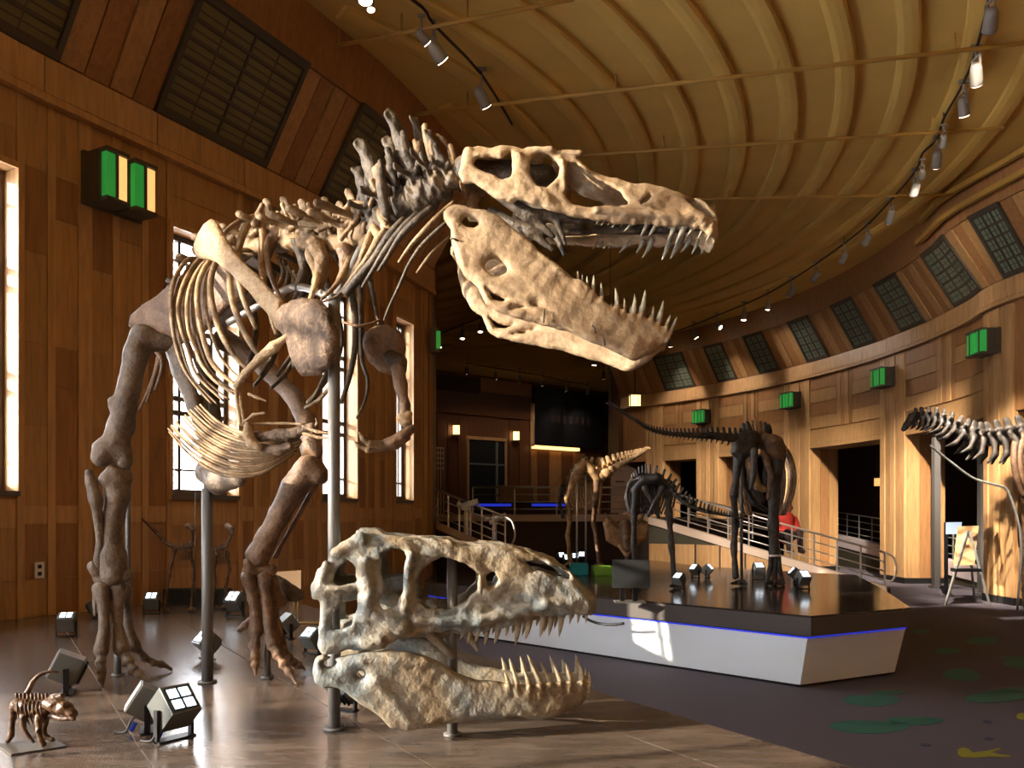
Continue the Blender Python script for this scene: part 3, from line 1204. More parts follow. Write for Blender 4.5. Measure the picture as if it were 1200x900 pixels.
# ================================================================== DISPLAY PLATFORMS
def clip(poly, n, c, keep_less):
    out = []
    m = len(poly)
    for i in range(m):
        a, b = poly[i], poly[(i + 1) % m]
        da = n[0] * a[0] + n[1] * a[1] - c
        db = n[0] * b[0] + n[1] * b[1] - c
        if not keep_less:
            da, db = -da, -db
        if da <= 0:
            out.append(a)
        if (da < 0) != (db < 0) and abs(da - db) > 1e-9:
            t = da / (da - db)
            out.append((a[0] + (b[0] - a[0]) * t, a[1] + (b[1] - a[1]) * t))
    return out


en = np.array([.842, .54])                      # across the deck boards
front_poly = [(1.92, 2.4), (1.35, 3.28), (.446, 4.70), (-2.9, 9.93)]
lw_edge = [tuple(LW.at(LW.sY(y), 0, .0).xy) for y in (10.3, 9.6, 9.0, 8.4, 7.8, 7.0, 6.2, 5.4, 4.4, 3.2, 1.6)]
front_poly = front_poly + lw_edge + [(1.92, 1.6)]
fp = thing('display_platform', (-2, 5, 0), 'low brown boarded platform carrying the big open jawed skeleton', 'platform')
MB().prism(front_poly, 0, PLAT - .006).build('platform_body', M['seam'], fp)
cuts = [-6.0, -5.0, -4.0, -3.0, -2.0, -1.2, -.42, .54, 1.49, 2.45, 2.92]
ct = np.array([.54, -.842])
for i in range(len(cuts) - 1):
    pl_ = clip(clip(front_poly, en, cuts[i] + .004, False), en, cuts[i + 1] - .004, True)
    if len(pl_) < 3:
        continue
    if i == len(cuts) - 2:
        segs = [(-99, -5.2), (-5.2, 99)]
    else:
        j = (-7.2, -4.6)[i % 2]
        segs = [(-99, j), (j, 99)]
    for (u, v) in segs:
        q = clip(clip(pl_, ct, u + .003, False), ct, v - .003, True)
        if len(q) >= 3:
            MB().prism(q, PLAT - .02, PLAT).build('deck_board', M['deck'], fp)

rp_top = [(2.95, 8.0), (4.28, 8.7), (5.0, 11.0), (5.6, 13.2), (3.6, 15.2), (3.0, 17.2), (-1.3, 17.2), (-1.3, 12.05)]
cx_, cy_ = 2.0, 12.0


def inset(poly, k):
    return [(cx_ + (x - cx_) * k, cy_ + (y - cy_) * k) for x, y in poly]


rp_ = thing('display_platform', (2, 12, 0), 'white sided platform with glossy dark top and blue light line', 'platform')
tag(rp_, group=None)
m_ = len(rp_top)
bot, top_ = inset(rp_top, .955), inset(rp_top, .985)
for i in range(m_):                                 # each white side panel
    j = (i + 1) % m_
    d = Vector((bot[j][0] - bot[i][0], bot[j][1] - bot[i][1], 0)).normalized()
    nn = Vector((-d.y, d.x, 0)) * .06
    q = [Vector((*bot[i], .03)), Vector((*bot[j], .03)), Vector((*bot[j], .03)) + nn, Vector((*bot[i], .03)) + nn,
         Vector((*top_[i], .515)), Vector((*top_[j], .515)), Vector((*top_[j], .515)) + nn, Vector((*top_[i], .515)) + nn]
    MB().hexa(q).build('side_panel', M['white_panel'], rp_)
    t2 = inset(rp_top, .988)
    q = [Vector((*t2[i], .517)), Vector((*t2[j], .517)), Vector((*t2[j], .517)) + nn * .3, Vector((*t2[i], .517)) + nn * .3,
         Vector((*t2[i], .53)), Vector((*t2[j], .53)), Vector((*t2[j], .53)) + nn * .3, Vector((*t2[i], .53)) + nn * .3]
    MB().hexa(q).build('led_line', M['blue_led'], rp_)
MB().prism(inset(rp_top, .94), 0, .05).build('shadow_plinth', M['black'], rp_)
MB().prism(inset(rp_top, .95), .05, .56).build('platform_core', M['black'], rp_)
MB().prism(rp_top, .545, PLAT - .02).build('fascia', M['fascia'], rp_)
for i, c in enumerate(np.arange(-2, 22, 2.4)):
    q = clip(clip(rp_top, (.36, .93), 7.5 + c * .9 + .003, False), (.36, .93), 7.5 + (c + 2.4) * .9 - .003, True)
    if len(q) >= 3:
        MB().prism(q, PLAT - .02, PLAT).build('deck_sheet', M['deck_dark'], rp_)

# ================================================================== SKULLS
def lathe_tooth():
    """curved tooth, base at origin, tip at z = 1, bending towards -x"""
    V, Fc = [], []
    n, m = 8, 7
    for i in range(m):
        t = i / (m - 1)
        r = .5 * (1 - t) ** .62 if t < 1 else 0.02
        r = max(r, .02)
        cx = -.42 * t * t
        for k in range(n):
            a = 2 * math.pi * k / n
            V.append((cx + math.cos(a) * r, math.sin(a) * r * .72, t))
    for i in range(m - 1):
        for k in range(n):
            Fc.append((i * n + k, i * n + (k + 1) % n, (i + 1) * n + (k + 1) % n, (i + 1) * n + k))
    Fc.append(tuple(reversed(range(n))))
    Fc.append(tuple((m - 1) * n + k for k in range(n)))
    return V, Fc


TV, TF = lathe_tooth()
TOOTH = {k: mesh_data('tooth_' + k, TV, TF, M[k], True) for k in ('tooth_grey', 'tooth_brown')}


class SkullFrame:
    def __init__(s, Yc, x0, y0, yaw, roll, hwf):
        s.O = np.array(tuple(P(x0, y0, Yc)))
        cy, sy = math.cos(yaw), math.sin(yaw)
        ex = np.array([cy, sy, 0.0])                      # towards the snout
        far = np.array([-sy, cy, 0.0])
        up = np.array([0, 0, 1.0])
        s.ex = ex
        s.ey = far * math.cos(roll) - up * math.sin(roll)  # towards the far side
        s.ez = far * math.sin(roll) + up * math.cos(roll)
        s.hwf = hwf

    def uv(s, x, y, w=None):
        """photo pixel on the near side -> (u, v) in the skull's own plane"""
        u = 0.0
        cam = np.array([0, 0, H])
        ray = np.array([(x - 600) / F, 1.0, (HOR - y) / F])
        for _ in range(4):
            ww = -(s.hwf(u) if w is None else w)
            # point on ray with dot(p-O, ey) = ww
            t = (ww + (s.O - cam) @ s.ey) / (ray @ s.ey)
            p = cam + ray * t - s.O
            u, v = p @ s.ex, p @ s.ez
        return u, v

    def pts(s, L, w=None):
        return [s.uv(x, y, w) for x, y in L]

    def world(s, q):
        q = np.asarray(q)
        return s.O + q[..., 0:1] * s.ex + q[..., 1:2] * s.ey + q[..., 2:3] * s.ez

    def wp(s, u, w, v):
        return Vector(s.O + u * s.ex + w * s.ey + v * s.ez)


def skull_shell(fr, outline, holes, drop, th, h, topk, extra, noise, rear_open=.05):
    """hollow upper skull: side profile with openings, half-width varying along and up the head, open below"""
    uv = np.array(fr.pts(outline))
    hol = [np.array(fr.pts(q)) for q in holes]
    lo, hi = uv.min(0) - .04, uv.max(0) + .04
    us, vs = np.arange(lo[0], hi[0], h), np.arange(lo[1], hi[1], h)
    U, V = np.meshgrid(us, vs, indexing='ij')
    d2 = poly_sdf(uv, U, V)
    # top and bottom of the profile per column
    ins = d2 < 0
    vt = np.where(ins.any(1), vs[len(vs) - 1 - np.argmax(ins[:, ::-1], 1)], vs.mean())
    vb = np.where(ins.any(1), vs[np.argmax(ins, 1)], vs.mean())
    ker = np.ones(9) / 9
    vt = np.convolve(np.pad(vt, 4, mode='edge'), ker, 'valid')
    vb = np.convolve(np.pad(vb, 4, mode='edge'), ker, 'valid')
    tv = np.clip((vt[:, None] - V) / np.maximum(vt - vb, .04)[:, None], 0, 1)
    base = np.array([fr.hwf(u) for u in us])[:, None]
    hw = base * (topk + (1 - topk) * np.sqrt(np.clip(tv * 1.7, 0, 1)))
    # round the snout off in plan
    front = np.clip((uv[:, 0].max() - U) / .09, 0, 1)
    hw = hw * np.sqrt(1 - (1 - front) ** 2 * .9)
    W = hw.max() + .06
    ws = np.arange(-W, W + h, h)
    w3 = np.abs(ws)[None, None, :]
    hw3 = hw[:, :, None]
    d3 = d2[:, :, None]
    outer = smax(np.broadcast_to(d3, hw3.shape[:2] + (len(ws),)), w3 - hw3, .02)
    low = (V - (vt - th * 1.3)[:, None])                   # cavity: everything under the roof
    inner = np.maximum(np.maximum(low[:, :, None], w3 - (hw3 - th)), 0 * w3 + (U - (uv[:, 0].max() - th * 1.6))[:, :, None])
    f = smax(outer, -inner, .008)
    for q in hol:
        hd = poly_sdf(q, U, V)
        cut = np.maximum(hd[:, :, None], (hw3 * .25) - w3)
        f = smax(f, -cut, .014)
    f = f.astype(np.float32)
    # extra modelled lumps, mirrored left and right
    Ux, Wx, Vx = us[:, None, None], ws[None, None, :], vs[None, :, None]
    for (pa, pb, ra, rb, wa, wb) in extra:
        a_, b_ = fr.uv(*pa), fr.uv(*pb)
        for sg in (-1, 1):
            pr = (np.array([a_[0], a_[1], sg * wa]), np.array([b_[0], b_[1], sg * wb]), ra, rb, None, 1.0)
            f = smin(f, prim_d(Ux, Vx, Wx, pr), .016)
    f = f + lump(Ux, Vx, Wx, noise) + lump(Ux, Vx, Wx, noise * .6, .45)
    Vn, Fc = nets(f, np.zeros(3), 1.0)
    q = np.stack([lo[0] + Vn[:, 0] * h, -W + Vn[:, 2] * h, lo[1] + Vn[:, 1] * h], 1)
    return fr.world(q), Fc


def jaw_geo(fr, outline, holes, wc, th0, h, noise, extra=()):
    """two jaw rami that meet at the chin"""
    uv = np.array(fr.pts(outline))
    hol = [np.array(fr.pts(q)) for q in holes]
    lo, hi = uv.min(0) - .04, uv.max(0) + .04
    us, vs = np.arange(lo[0], hi[0], h), np.arange(lo[1], hi[1], h)
    U, V = np.meshgrid(us, vs, indexing='ij')
    d2 = poly_sdf(uv, U, V)
    for q in hol:
        d2 = smax(d2, -poly_sdf(q, U, V), .01)
    D = np.clip(-d2 / .055, 0, 1)
    t = th0 * (.22 + .78 * np.sqrt(1 - (1 - D) ** 2))
    c = np.array([wc(u) for u in us])[:, None] + 0 * V
    W = c.max() + th0 + .05
    ws = np.arange(-W, W + h, h)
    f = smax(np.broadcast_to(d2[:, :, None], d2.shape + (len(ws),)), np.abs(np.abs(ws)[None, None, :] - c[:, :, None]) - t[:, :, None], .012)
    f = f.astype(np.float32)
    for (pa, pb, ra, rb, wo) in extra:
        a_, b_ = fr.uv(*pa), fr.uv(*pb)
        for sg in (-1, 1):
            pr = (np.array([a_[0], a_[1], sg * (wc(a_[0]) + wo)]), np.array([b_[0], b_[1], sg * (wc(b_[0]) + wo)]), ra, rb, None, 1.0)
            f = smin(f, prim_d(us[:, None, None], vs[None, :, None], ws[None, None, :], pr), .012)
    f = f + lump(us[:, None, None], vs[None, :, None], ws[None, None, :], noise) + lump(us[:, None, None], vs[None, :, None], ws[None, None, :], noise * .6, .45)
    Vn, Fc = nets(f, np.zeros(3), 1.0)
    q = np.stack([lo[0] + Vn[:, 0] * h, -W + Vn[:, 2] * h, lo[1] + Vn[:, 1] * h], 1)
    return fr.world(q), Fc


def teeth(fr, lst, wfun, parent, key, rk=.30, back=None, both=True, skip_far=()):
    """lst of (base_x, base_y, tip_x, tip_y) in photo pixels on the near side; mirrored across the jaw"""
    for i, (bx, by, tx, ty) in enumerate(lst):
        w0 = None
        u0, v0 = fr.uv(bx, by)
        wv = wfun(u0)
        u0, v0 = fr.uv(bx, by, wv)
        u1, v1 = fr.uv(tx, ty, wv)
        ln = math.hypot(u1 - u0, v1 - v0)
        for sg in ((-1, 1) if both else (-1,)):
            jit = 1 + .12 * math.sin(i * 2.7 + sg)
            a = fr.wp(u0, sg * wv, v0)
            b = fr.wp(u1, sg * wv, v1)
            z = (b - a).normalized()
            x = Vector(fr.ex)
            x = (x - z * x.dot(z)).normalized()
            y = z.cross(x)
            r = min(max(ln * rk, .010), .034) * 1.15
            L_ = ln * jit * 1.18
            a2 = a - z * (L_ * .15)
            Mx = Matrix(((x.x * r, y.x * r, z.x * L_, a2.x), (x.y * r, y.y * r, z.y * L_, a2.y), (x.z * r, y.z * r, z.z * L_, a2.z), (0, 0, 0, 1)))
            inst('tooth', TOOTH[key], Mx, parent)


def ell(cx, cy, rx, ry, n=12, rot=0):
    out = []
    for k in range(n):
        a = 2 * math.pi * k / n
        u, v = rx * math.cos(a), ry * math.sin(a)
        out.append((cx + u * math.cos(rot) - v * math.sin(rot), cy + u * math.sin(rot) + v * math.cos(rot)))
    return out


# ================================================================== THE BIG MOUNTED SKELETON
rex = thing('theropod_skeleton', (-1.9, 5.0, PLAT), 'huge mounted meat eater skeleton striding right with pale gaping skull', 'skeleton')

# ---------------- head
HD = 3.60


def hw_head(u):
    return float(np.interp(u, [-.1, .0, .30, .48, .72, 1.0, 1.15, 1.3], [.165, .175, .175, .145, .115, .095, .08, .07]))


hf = SkullFrame(HD, 537, 205, math.radians(-2), math.radians(9), hw_head)
head_out = [(537, 178), (541, 164), (552, 160), (563, 158), (576, 161), (593, 158), (613, 161), (630, 165), (642, 168), (652, 172), (659, 171), (677, 171),
            (684, 181), (694, 191), (706, 200), (731, 205), (758, 207), (784, 212), (802, 221), (824, 226), (838, 238), (845, 251), (847, 268), (840, 281),
            (833, 273), (824, 266), (802, 262), (767, 261), (740, 259), (713, 257), (696, 257), (678, 252), (660, 248), (645, 246), (627, 238), (607, 233),
            (588, 230), (570, 222), (553, 213), (541, 212), (536, 198)]
head_holes = [
    [(554, 190), (560, 181), (576, 179), (589, 182), (594, 171), (599, 169), (600, 186), (598, 206), (590, 208), (575, 202), (559, 197)],
    [(619, 186), (627, 173), (642, 169), (651, 179), (656, 192), (652, 207), (642, 219), (629, 216), (621, 203)],
    [(665, 186), (676, 186), (688, 195), (702, 206), (716, 212), (728, 222), (734, 237), (716, 241), (690, 241), (673, 238), (664, 229), (662, 208)],
    [(805, 227), (814, 228), (828, 238), (838, 247), (841, 254), (829, 249), (815, 241), (807, 234)],
    [(749, 236), (756, 231), (762, 224), (764, 228), (757, 237), (751, 240)],
]
head_extra = [((548, 172), (544, 200), .022, .022, .135, .145), ((608, 180), (609, 216), .020, .022, .150, .152), ((605, 224), (640, 232), .018, .020, .158, .152),
              ((659, 186), (661, 220), .012, .012, .135, .142), ((656, 173), (680, 174), .016, .018, .105, .105), ((618, 166), (645, 170), .015, .014, .12, .12),
              ((700, 248), (760, 252), .014, .020, .14, .118), ((760, 252), (820, 256), .020, .018, .118, .088), ((822, 229), (842, 250), .010, .010, .022, .022),
              ((575, 222), (600, 229), .013, .015, .15, .155), ((690, 194), (730, 208), .013, .013, .075, .07), ((548, 162), (590, 160), .017, .014, .06, .07)]
up_t = [(703, 256, 699.5, 264), (710, 256, 706, 264), (718, 257, 712.5, 266), (725, 257, 719, 267), (733, 258, 727.5, 267), (742, 260, 733, 273), (759.5, 261, 753, 278), (770, 262, 762, 280),
        (781, 262, 780, 267), (791.5, 262, 786, 285), (804, 261, 796, 285), (815, 264, 806, 280), (825, 266, 820, 280), (833, 272, 829, 284)]
for (bx_, by_, tx_, ty_) in up_t:
    w_ = hw_head(hf.uv(bx_, by_)[0]) - .010
    head_extra.append(((bx_, by_ - 1), (bx_ + 2, by_ - 11), .012, .009, w_, w_))
V, Fc = skull_shell(hf, head_out, head_holes, .3, .024, .0085, .60, head_extra, .0044)
head = mk('skull', V, Fc, M['bone_skull'], rex, True, 'pale tan skull with big eye and cheek openings')
# palate and braincase inside the skull
pal = []
for sg in (-1, 1):
    for (x0, y0, w0, x1, y1, w1, r0, r1) in ((575, 235, .10, 620, 262, .07, .022, .03), (620, 262, .07, 680, 262, .05, .03, .026), (600, 215, .05, 640, 240, .05, .04, .03),
                                            (680, 262, .05, 760, 262, .05, .022, .022), (760, 262, .05, 820, 262, .035, .022, .018), (620, 262, .07, 648, 285, .06, .022, .012), (650, 262, .06, 662, 292, .05, .02, .010)):
        a_ = hf.uv(x0, y0, 0.0)
        b_ = hf.uv(x1, y1, 0.0)
        pal += chain([hf.wp(a_[0], sg * w0, a_[1]), hf.wp(b_[0], sg * w1, b_[1])], [r0, r1])
a_, b_ = hf.uv(548, 200, 0), hf.uv(640, 205, 0)
pal += chain([hf.wp(a_[0], 0, a_[1]), hf.wp(b_[0], 0, b_[1])], [.07, .045])
bone('palate', pal, M['bone_dark'], head, .010, .018, .004)
teeth(hf, up_t, lambda u: hw_head(u) - .022, head, 'tooth_grey', .32)
# ---------------- lower jaw
def wc_jaw(u):
    return float(np.interp(u, [-.1, .2, .5, .8, .93, 1.0], [.155, .155, .118, .075, .045, .03]))


jf = SkullFrame(HD, 521, 245, math.radians(-1), math.radians(9), lambda u: wc_jaw(u) + .024)
jaw_out = [(519, 246), (523, 240), (531, 236), (541, 238), (551, 241), (569, 243), (585, 250), (602, 264), (617, 276), (631, 290), (642, 299), (656, 309), (670, 321), (688, 334), (705, 348),
           (718, 357), (733, 364), (749, 367), (764, 373), (780, 381), (787, 391), (781, 400), (764, 413), (746, 420), (740, 420), (727, 413), (710, 405), (691, 397), (665, 386), (640, 380),
           (620, 374), (599, 368), (581, 362), (569, 354), (562, 340), (560, 334), (546, 324), (535, 306), (529, 283), (527, 264), (519, 254)]
jaw_holes = [ell(551, 257, 10, 6.5, 12, .25), ell(581, 311, 13, 10, 12, .3), [(570, 336), (580, 343), (592, 348), (600, 349), (590, 351), (578, 348)], [(600, 360), (615, 356), (628, 356), (616, 359)]]
dn_t = [(677.3, 327, 678.6, 316.5), (682, 330, 683.5, 322.5), (688, 335, 690, 322), (695, 342, 698.3, 324), (705.3, 346, 706.5, 330.5), (723.2, 357, 724, 337), (731.7, 361.5, 733.3, 350), (743.4, 363, 747.3, 343),
        (752, 366, 759, 343), (764.4, 371, 768.3, 357), (772.2, 375, 780, 354.5), (780.7, 382, 788.5, 368.5), (786, 388, 796, 372.5)]
jx = [((a, b + 2), (a - 4, b + 11), .011, .008, .016) for (a, b, c, d) in dn_t]
jx += [((530, 262), (545, 312), .012, .012, .018), ((560, 325), (640, 368), .010, .012, .016), ((600, 268), (660, 322), .012, .010, .014), ((640, 372), (730, 408), .012, .014, .012)]
V, Fc = jaw_geo(jf, jaw_out, jaw_holes, wc_jaw, .028, .0085, .0034, jx)
jaw = mk('lower_jaw', V, Fc, M['bone_skull'], rex, True, 'pale tan lower jaw dropped wide open')
teeth(jf, dn_t, lambda u: wc_jaw(u) + .004, jaw, 'tooth_grey', .30)
# wire ties on the jaw
for (x0, y0, x1, y1) in ((638, 363, 637, 379), (694, 383, 698, 391), (706, 398, 709, 405), (528, 281, 537, 283)):
    a_, b_ = jf.uv(x0, y0), jf.uv(x1, y1)
    rod('wire_tie', [jf.wp(a_[0], -wc_jaw(a_[0]) - .034, a_[1]), jf.wp((a_[0] + b_[0]) / 2, -wc_jaw(a_[0]) - .040, (a_[1] + b_[1]) / 2), jf.wp(b_[0], -wc_jaw(b_[0]) - .030, b_[1])], .004, M['bone_dark'], jaw, 6)

# ---------------- vertebrae
def vertebra(mat, spine=.22, lean=-.04, trans=.17, cr=.05, blade=.032, rough=.007):
    pr = chain([(-.062, 0, 0), (0, 0, .0), (.062, 0, 0)], [cr, cr * .82, cr])
    pr += chain([(0, .028, .04), (-.005, .02, .085)], [.024, .024]) + chain([(0, -.028, .04), (-.005, -.02, .085)], [.024, .024])
    pr += chain([(0, 0, .075), (lean * .5, 0, .075 + spine * .5), (lean, 0, .075 + spine)], [blade * 1.1, blade * .72, blade * .62], (0, 1, 0), 2.2)
    pr += chain([(lean + blade * .5, .012, .06 + spine * .8), (lean - blade * .2, -.012, .09 + spine * 1.02)], [blade * .34, blade * .3])
    pr += chain([(lean - blade * .7, -.01, .06 + spine * .45), (lean - blade * .2, .01, .08 + spine * .8)], [blade * .3, blade * .22])
    pr += chain([(lean, 0, .065 + spine), (lean - .01, 0, .085 + spine)], [.016, .019])
    for s in (-1, 1):
        pr += chain([(0, s * .02, .08), (-.02, s * trans * .6, .10), (-.035, s * trans, .115)], [.026, .017, .02])
        pr += chain([(.02, s * .03, .075), (.075, s * .042, .085)], [.017, .014])
        pr += chain([(-.02, s * .03, .085), (-.075, s * .038, .105)], [.017, .014])
    return bone_data('vertebra', pr, mat, .008, .012, rough)


V_DOR = vertebra(M['bone_mid'], .15, -.06, .17, .05, .04)
V_PALE = vertebra(M['bone_mid'], .13, -.07, .20, .05, .036)
V_CER = vertebra(M['bone_dark'], .24, -.02, .10, .066, .074, .011)
V_CERP = vertebra(M['bone_dark'], .22, -.03, .11, .062, .060, .011)
V_TAIL = vertebra(M['bone_leg'], .14, -.06, .12)

spine = [(222, 345, 5.18), (246, 322, 5.02), (270, 304, 4.86), (294, 293, 4.70), (317, 287, 4.55), (340, 285, 4.40), (362, 286, 4.25), (384, 287, 4.11), (405, 284, 3.98), (424, 276, 3.88)]
neck = [(441, 265, 3.81), (458, 252, 3.75), (476, 240, 3.70), (494, 230, 3.66), (511, 222, 3.63), (527, 214, 3.61)]
SP = [P(*p) for p in spine]
NK = [P(*p) for p in neck]
allp = SP + NK
up = Vector((0, 0, 1))
for i, p in enumerate(allp):
    if i == 0:
        continue
    t = (allp[min(i + 1, len(allp) - 1)] - allp[i - 1]).normalized()
    if i < len(SP):
        me = V_DOR if i < 6 else V_PALE
        sc = .98
        zdir = up + t * (-.15 + .22 * math.sin(i * 2.9)) + Vector((0, .1 * math.cos(i * 1.7), 0))
        sc *= 1 + .08 * math.sin(i * 3.7)
    else:
        me = (V_CERP, V_CER, V_CER, V_CER, V_CERP, V_CERP)[i - len(SP)]
        sc = (.95, .98, 1.08, 1.1, 1.05, .85)[i - len(SP)]
        zdir = up * 1.0 + Vector((-.25 + .14 * math.sin(i * 2.3), .12 * math.cos(i * 3.1), 0))
        sc *= 1 + .10 * math.sin(i * 4.1)
    seg = (allp[min(i + 1, len(allp) - 1)] - allp[i - 1]).length / (2 if 0 < i < len(allp) - 1 else 1) * .94
    inst('vertebra', me, frame(p, t, zdir, (seg / .137, sc, sc)), rex)
# tail, running straight away behind the hips
tl = Vector((-.40, .915, -.04)).normalized()
for k in range(9):
    p = SP[0] + tl * (.10 + .145 * k) + Vector((0, 0, .01 * k))
    s = 1.0 - .06 * k
    inst('tail_vertebra', V_TAIL, frame(p, -tl, up, (1, s, s)), rex)
for k, pts in enumerate((((186, 418, 5.55), (181, 440, 5.55), (172, 462, 5.6), (163, 481, 5.6)), ((190, 416, 5.5), (184, 432, 5.5), (178, 452, 5.5), (172, 472, 5.5)), ((184, 412, 5.45), (190, 422, 5.45), (188, 440, 5.45), (181, 458, 5.45)))):
    rod('tail_chevron', [P(*q) for q in pts], [.018, .016, .014, .009], M['bone_leg_warm'], rex, 8)

# ---------------- pelvis
heading = (SP[3] - SP[0]).normalized()
ilR = [(151, 384), (154, 369), (168, 357), (186, 346), (203, 331), (222, 316), (250, 304), (285, 312), (296, 332), (284, 350), (262, 366), (246, 382), (232, 398), (214, 404), (196, 393), (176, 388)]
plate('ilium', ilR, lambda x, y: 5.12 - (x - 150) * .0028, .035, M['bone_leg_warm'], rex, noise=.004, edge=.06)
ilL = [(205, 372), (212, 350), (240, 322), (272, 304), (308, 300), (326, 318), (316, 340), (292, 358), (268, 380), (240, 388)]
plate('ilium', ilL, lambda x, y: 5.52 - (x - 200) * .0028, .03, M['bone_leg'], rex, noise=.004, edge=.06)
pub = chain([P(203, 405, 5.1), P(212, 435, 5.05), P(226, 470, 5.0), P(240, 515, 4.93), P(246, 548, 4.9)], [.075, .068, .06, .05, .05], (.7, .7, 0), 1.5)
pub += chain([P(238, 552, 4.94), P(256, 563, 4.85), P(280, 560, 4.72)], [.065, .082, .055], (.7, .7, 0), 1.3)
bone('pubis', pub, M['bone_leg'], rex, .012, .03, .004)
pub = chain([P(238, 412, 5.4), P(246, 450, 5.3), P(252, 500, 5.15), P(258, 545, 5.0)], [.06, .05, .045, .05])
bone('pubis', pub, M['bone_dark'], rex, .012, .03, .004)

# ---------------- legs
def px(r, Y):
    return r * Y / F


def leg_chain(pts, flat=None, s=1.0):
    return chain([P(x, y, Y) for x, y, Y, r in pts], [px(r, Y) for x, y, Y, r in pts], flat, s)


# hind leg nearer the left edge of the picture
fem = leg_chain([(167, 396, 5.02, 15), (160, 414, 5.0, 13.5), (152, 450, 4.98, 12.5), (142, 498, 4.96, 14), (134, 524, 4.95, 16)])
fem += leg_chain([(170, 396, 5.02, 13), (198, 400, 5.08, 13)])
fem += leg_chain([(121, 526, 4.92, 12), (119, 536, 4.9, 11.5)]) + leg_chain([(143, 530, 4.95, 11), (146, 541, 4.95, 9.5)])
fem += leg_chain([(131, 470, 4.93, 4), (133, 476, 4.93, 6)])
bone('femur', fem, M['bone_leg'], rex, .010, .03, .004, label='dark thigh bone of the trailing leg')
tib = leg_chain([(136, 560, 4.95, 15), (138, 580, 4.96, 13.5), (133, 605, 4.97, 12), (130, 628, 4.98, 12), (131, 652, 4.98, 15), (133, 672, 4.98, 17)])
tib += leg_chain([(124, 562, 4.9, 8), (146, 560, 4.97, 9)])
bone('tibia', tib, M['bone_leg'], rex, .010, .025, .004)
bone('fibula', leg_chain([(104, 554, 4.86, 4.5), (107, 566, 4.87, 6.5), (112, 585, 4.88, 7.5), (115, 606, 4.9, 5), (117, 640, 4.92, 4.5), (115, 664, 4.93, 6)]), M['bone_leg'], rex, .010, .015, .003)
bone('ankle_bone', leg_chain([(109, 664, 4.92, 6.5), (112, 670, 4.92, 6)]) + leg_chain([(118, 677, 4.95, 9), (148, 675, 4.98, 8)]), M['bone_leg'], rex, .010, .02, .003)
mts = [[(119, 690, 4.93, 9), (121, 712, 4.9, 7), (122, 736, 4.86, 6.5), (119, 762, 4.82, 8)],
       [(138, 690, 4.98, 9), (138, 715, 4.96, 6.5), (138, 738, 4.93, 7), (143, 760, 4.9, 9)],
       [(147, 692, 5.05, 7), (149, 720, 5.05, 6), (152, 744, 5.05, 7), (156, 756, 5.05, 7)]]
for q in mts:
    bone('metatarsal', leg_chain([(x, y, Y, r * (1.12 if i in (0, len(q) - 1) else .86)) for i, (x, y, Y, r) in enumerate(q)]), M['bone_leg'], rex, .009, .02, .004)
rod('dewclaw', [P(111, 690, 5.0), P(112, 706, 4.98), P(111, 722, 4.95)], [.012, .02, .006], M['bone_leg'], rex)
R_TOES = [[(119, 766, 4.82, 7.5), (118, 777, 4.78, 6.5), (119, 787, 4.75, 6), (119, 795, 4.73, 5), (120, 806, 4.71, 1.5)],
          [(144, 762, 4.9, 9), (150, 776, 4.87, 7.5), (156, 786, 4.85, 7), (163, 791, 4.84, 6.5), (176, 798, 4.83, 2)],
          [(158, 758, 5.05, 6.5), (168, 770, 5.1, 6), (178, 777, 5.14, 5.5), (189, 778, 5.18, 5), (201, 785, 5.2, 1.8)]]
L_TOES = [[(300, 740, 4.98, 8), (299, 757, 4.95, 7.5), (299, 770, 4.92, 6.5), (299, 779, 4.9, 5.5), (299.5, 791, 4.88, 1.8)],
          [(319, 756, 4.98, 8), (326, 768, 4.93, 7), (333, 779, 4.89, 6.5), (339, 788, 4.87, 5.5), (347.5, 803, 4.80, 1.6)],
          [(331, 762, 5.08, 6.5), (338, 770, 5.1, 6), (344, 776, 5.12, 5.5), (350, 780, 5.13, 5), (357, 785, 5.14, 2)]]


def toes(lst, mat):
    for q in lst:
        for i in range(len(q) - 1):
            a_, b_ = q[i], q[i + 1]
            nm = 'claw' if i == len(q) - 2 else 'toe_bone'
            fx = lambda w: (w[0], min(w[1], HOR + (H - PLAT - px(w[3], w[2]) * .9) * F / w[2]), w[2], w[3])
            a_, b_ = fx(a_), fx(b_)
            mid = ((a_[0] + b_[0]) / 2, (a_[1] + b_[1]) / 2, (a_[2] + b_[2]) / 2, (a_[3] + b_[3]) / 2 * .62)
            k = .96
            pts = [a_, mid, (a_[0] + (b_[0] - a_[0]) * k, a_[1] + (b_[1] - a_[1]) * k, a_[2] + (b_[2] - a_[2]) * k, b_[3])] if nm == 'toe_bone' else [a_, (mid[0], mid[1] - 1.2, mid[2], mid[3]), b_]
            bone(nm, leg_chain(pts), mat, rex, .0075, .010, .004)


toes(R_TOES, M['bone_leg'])
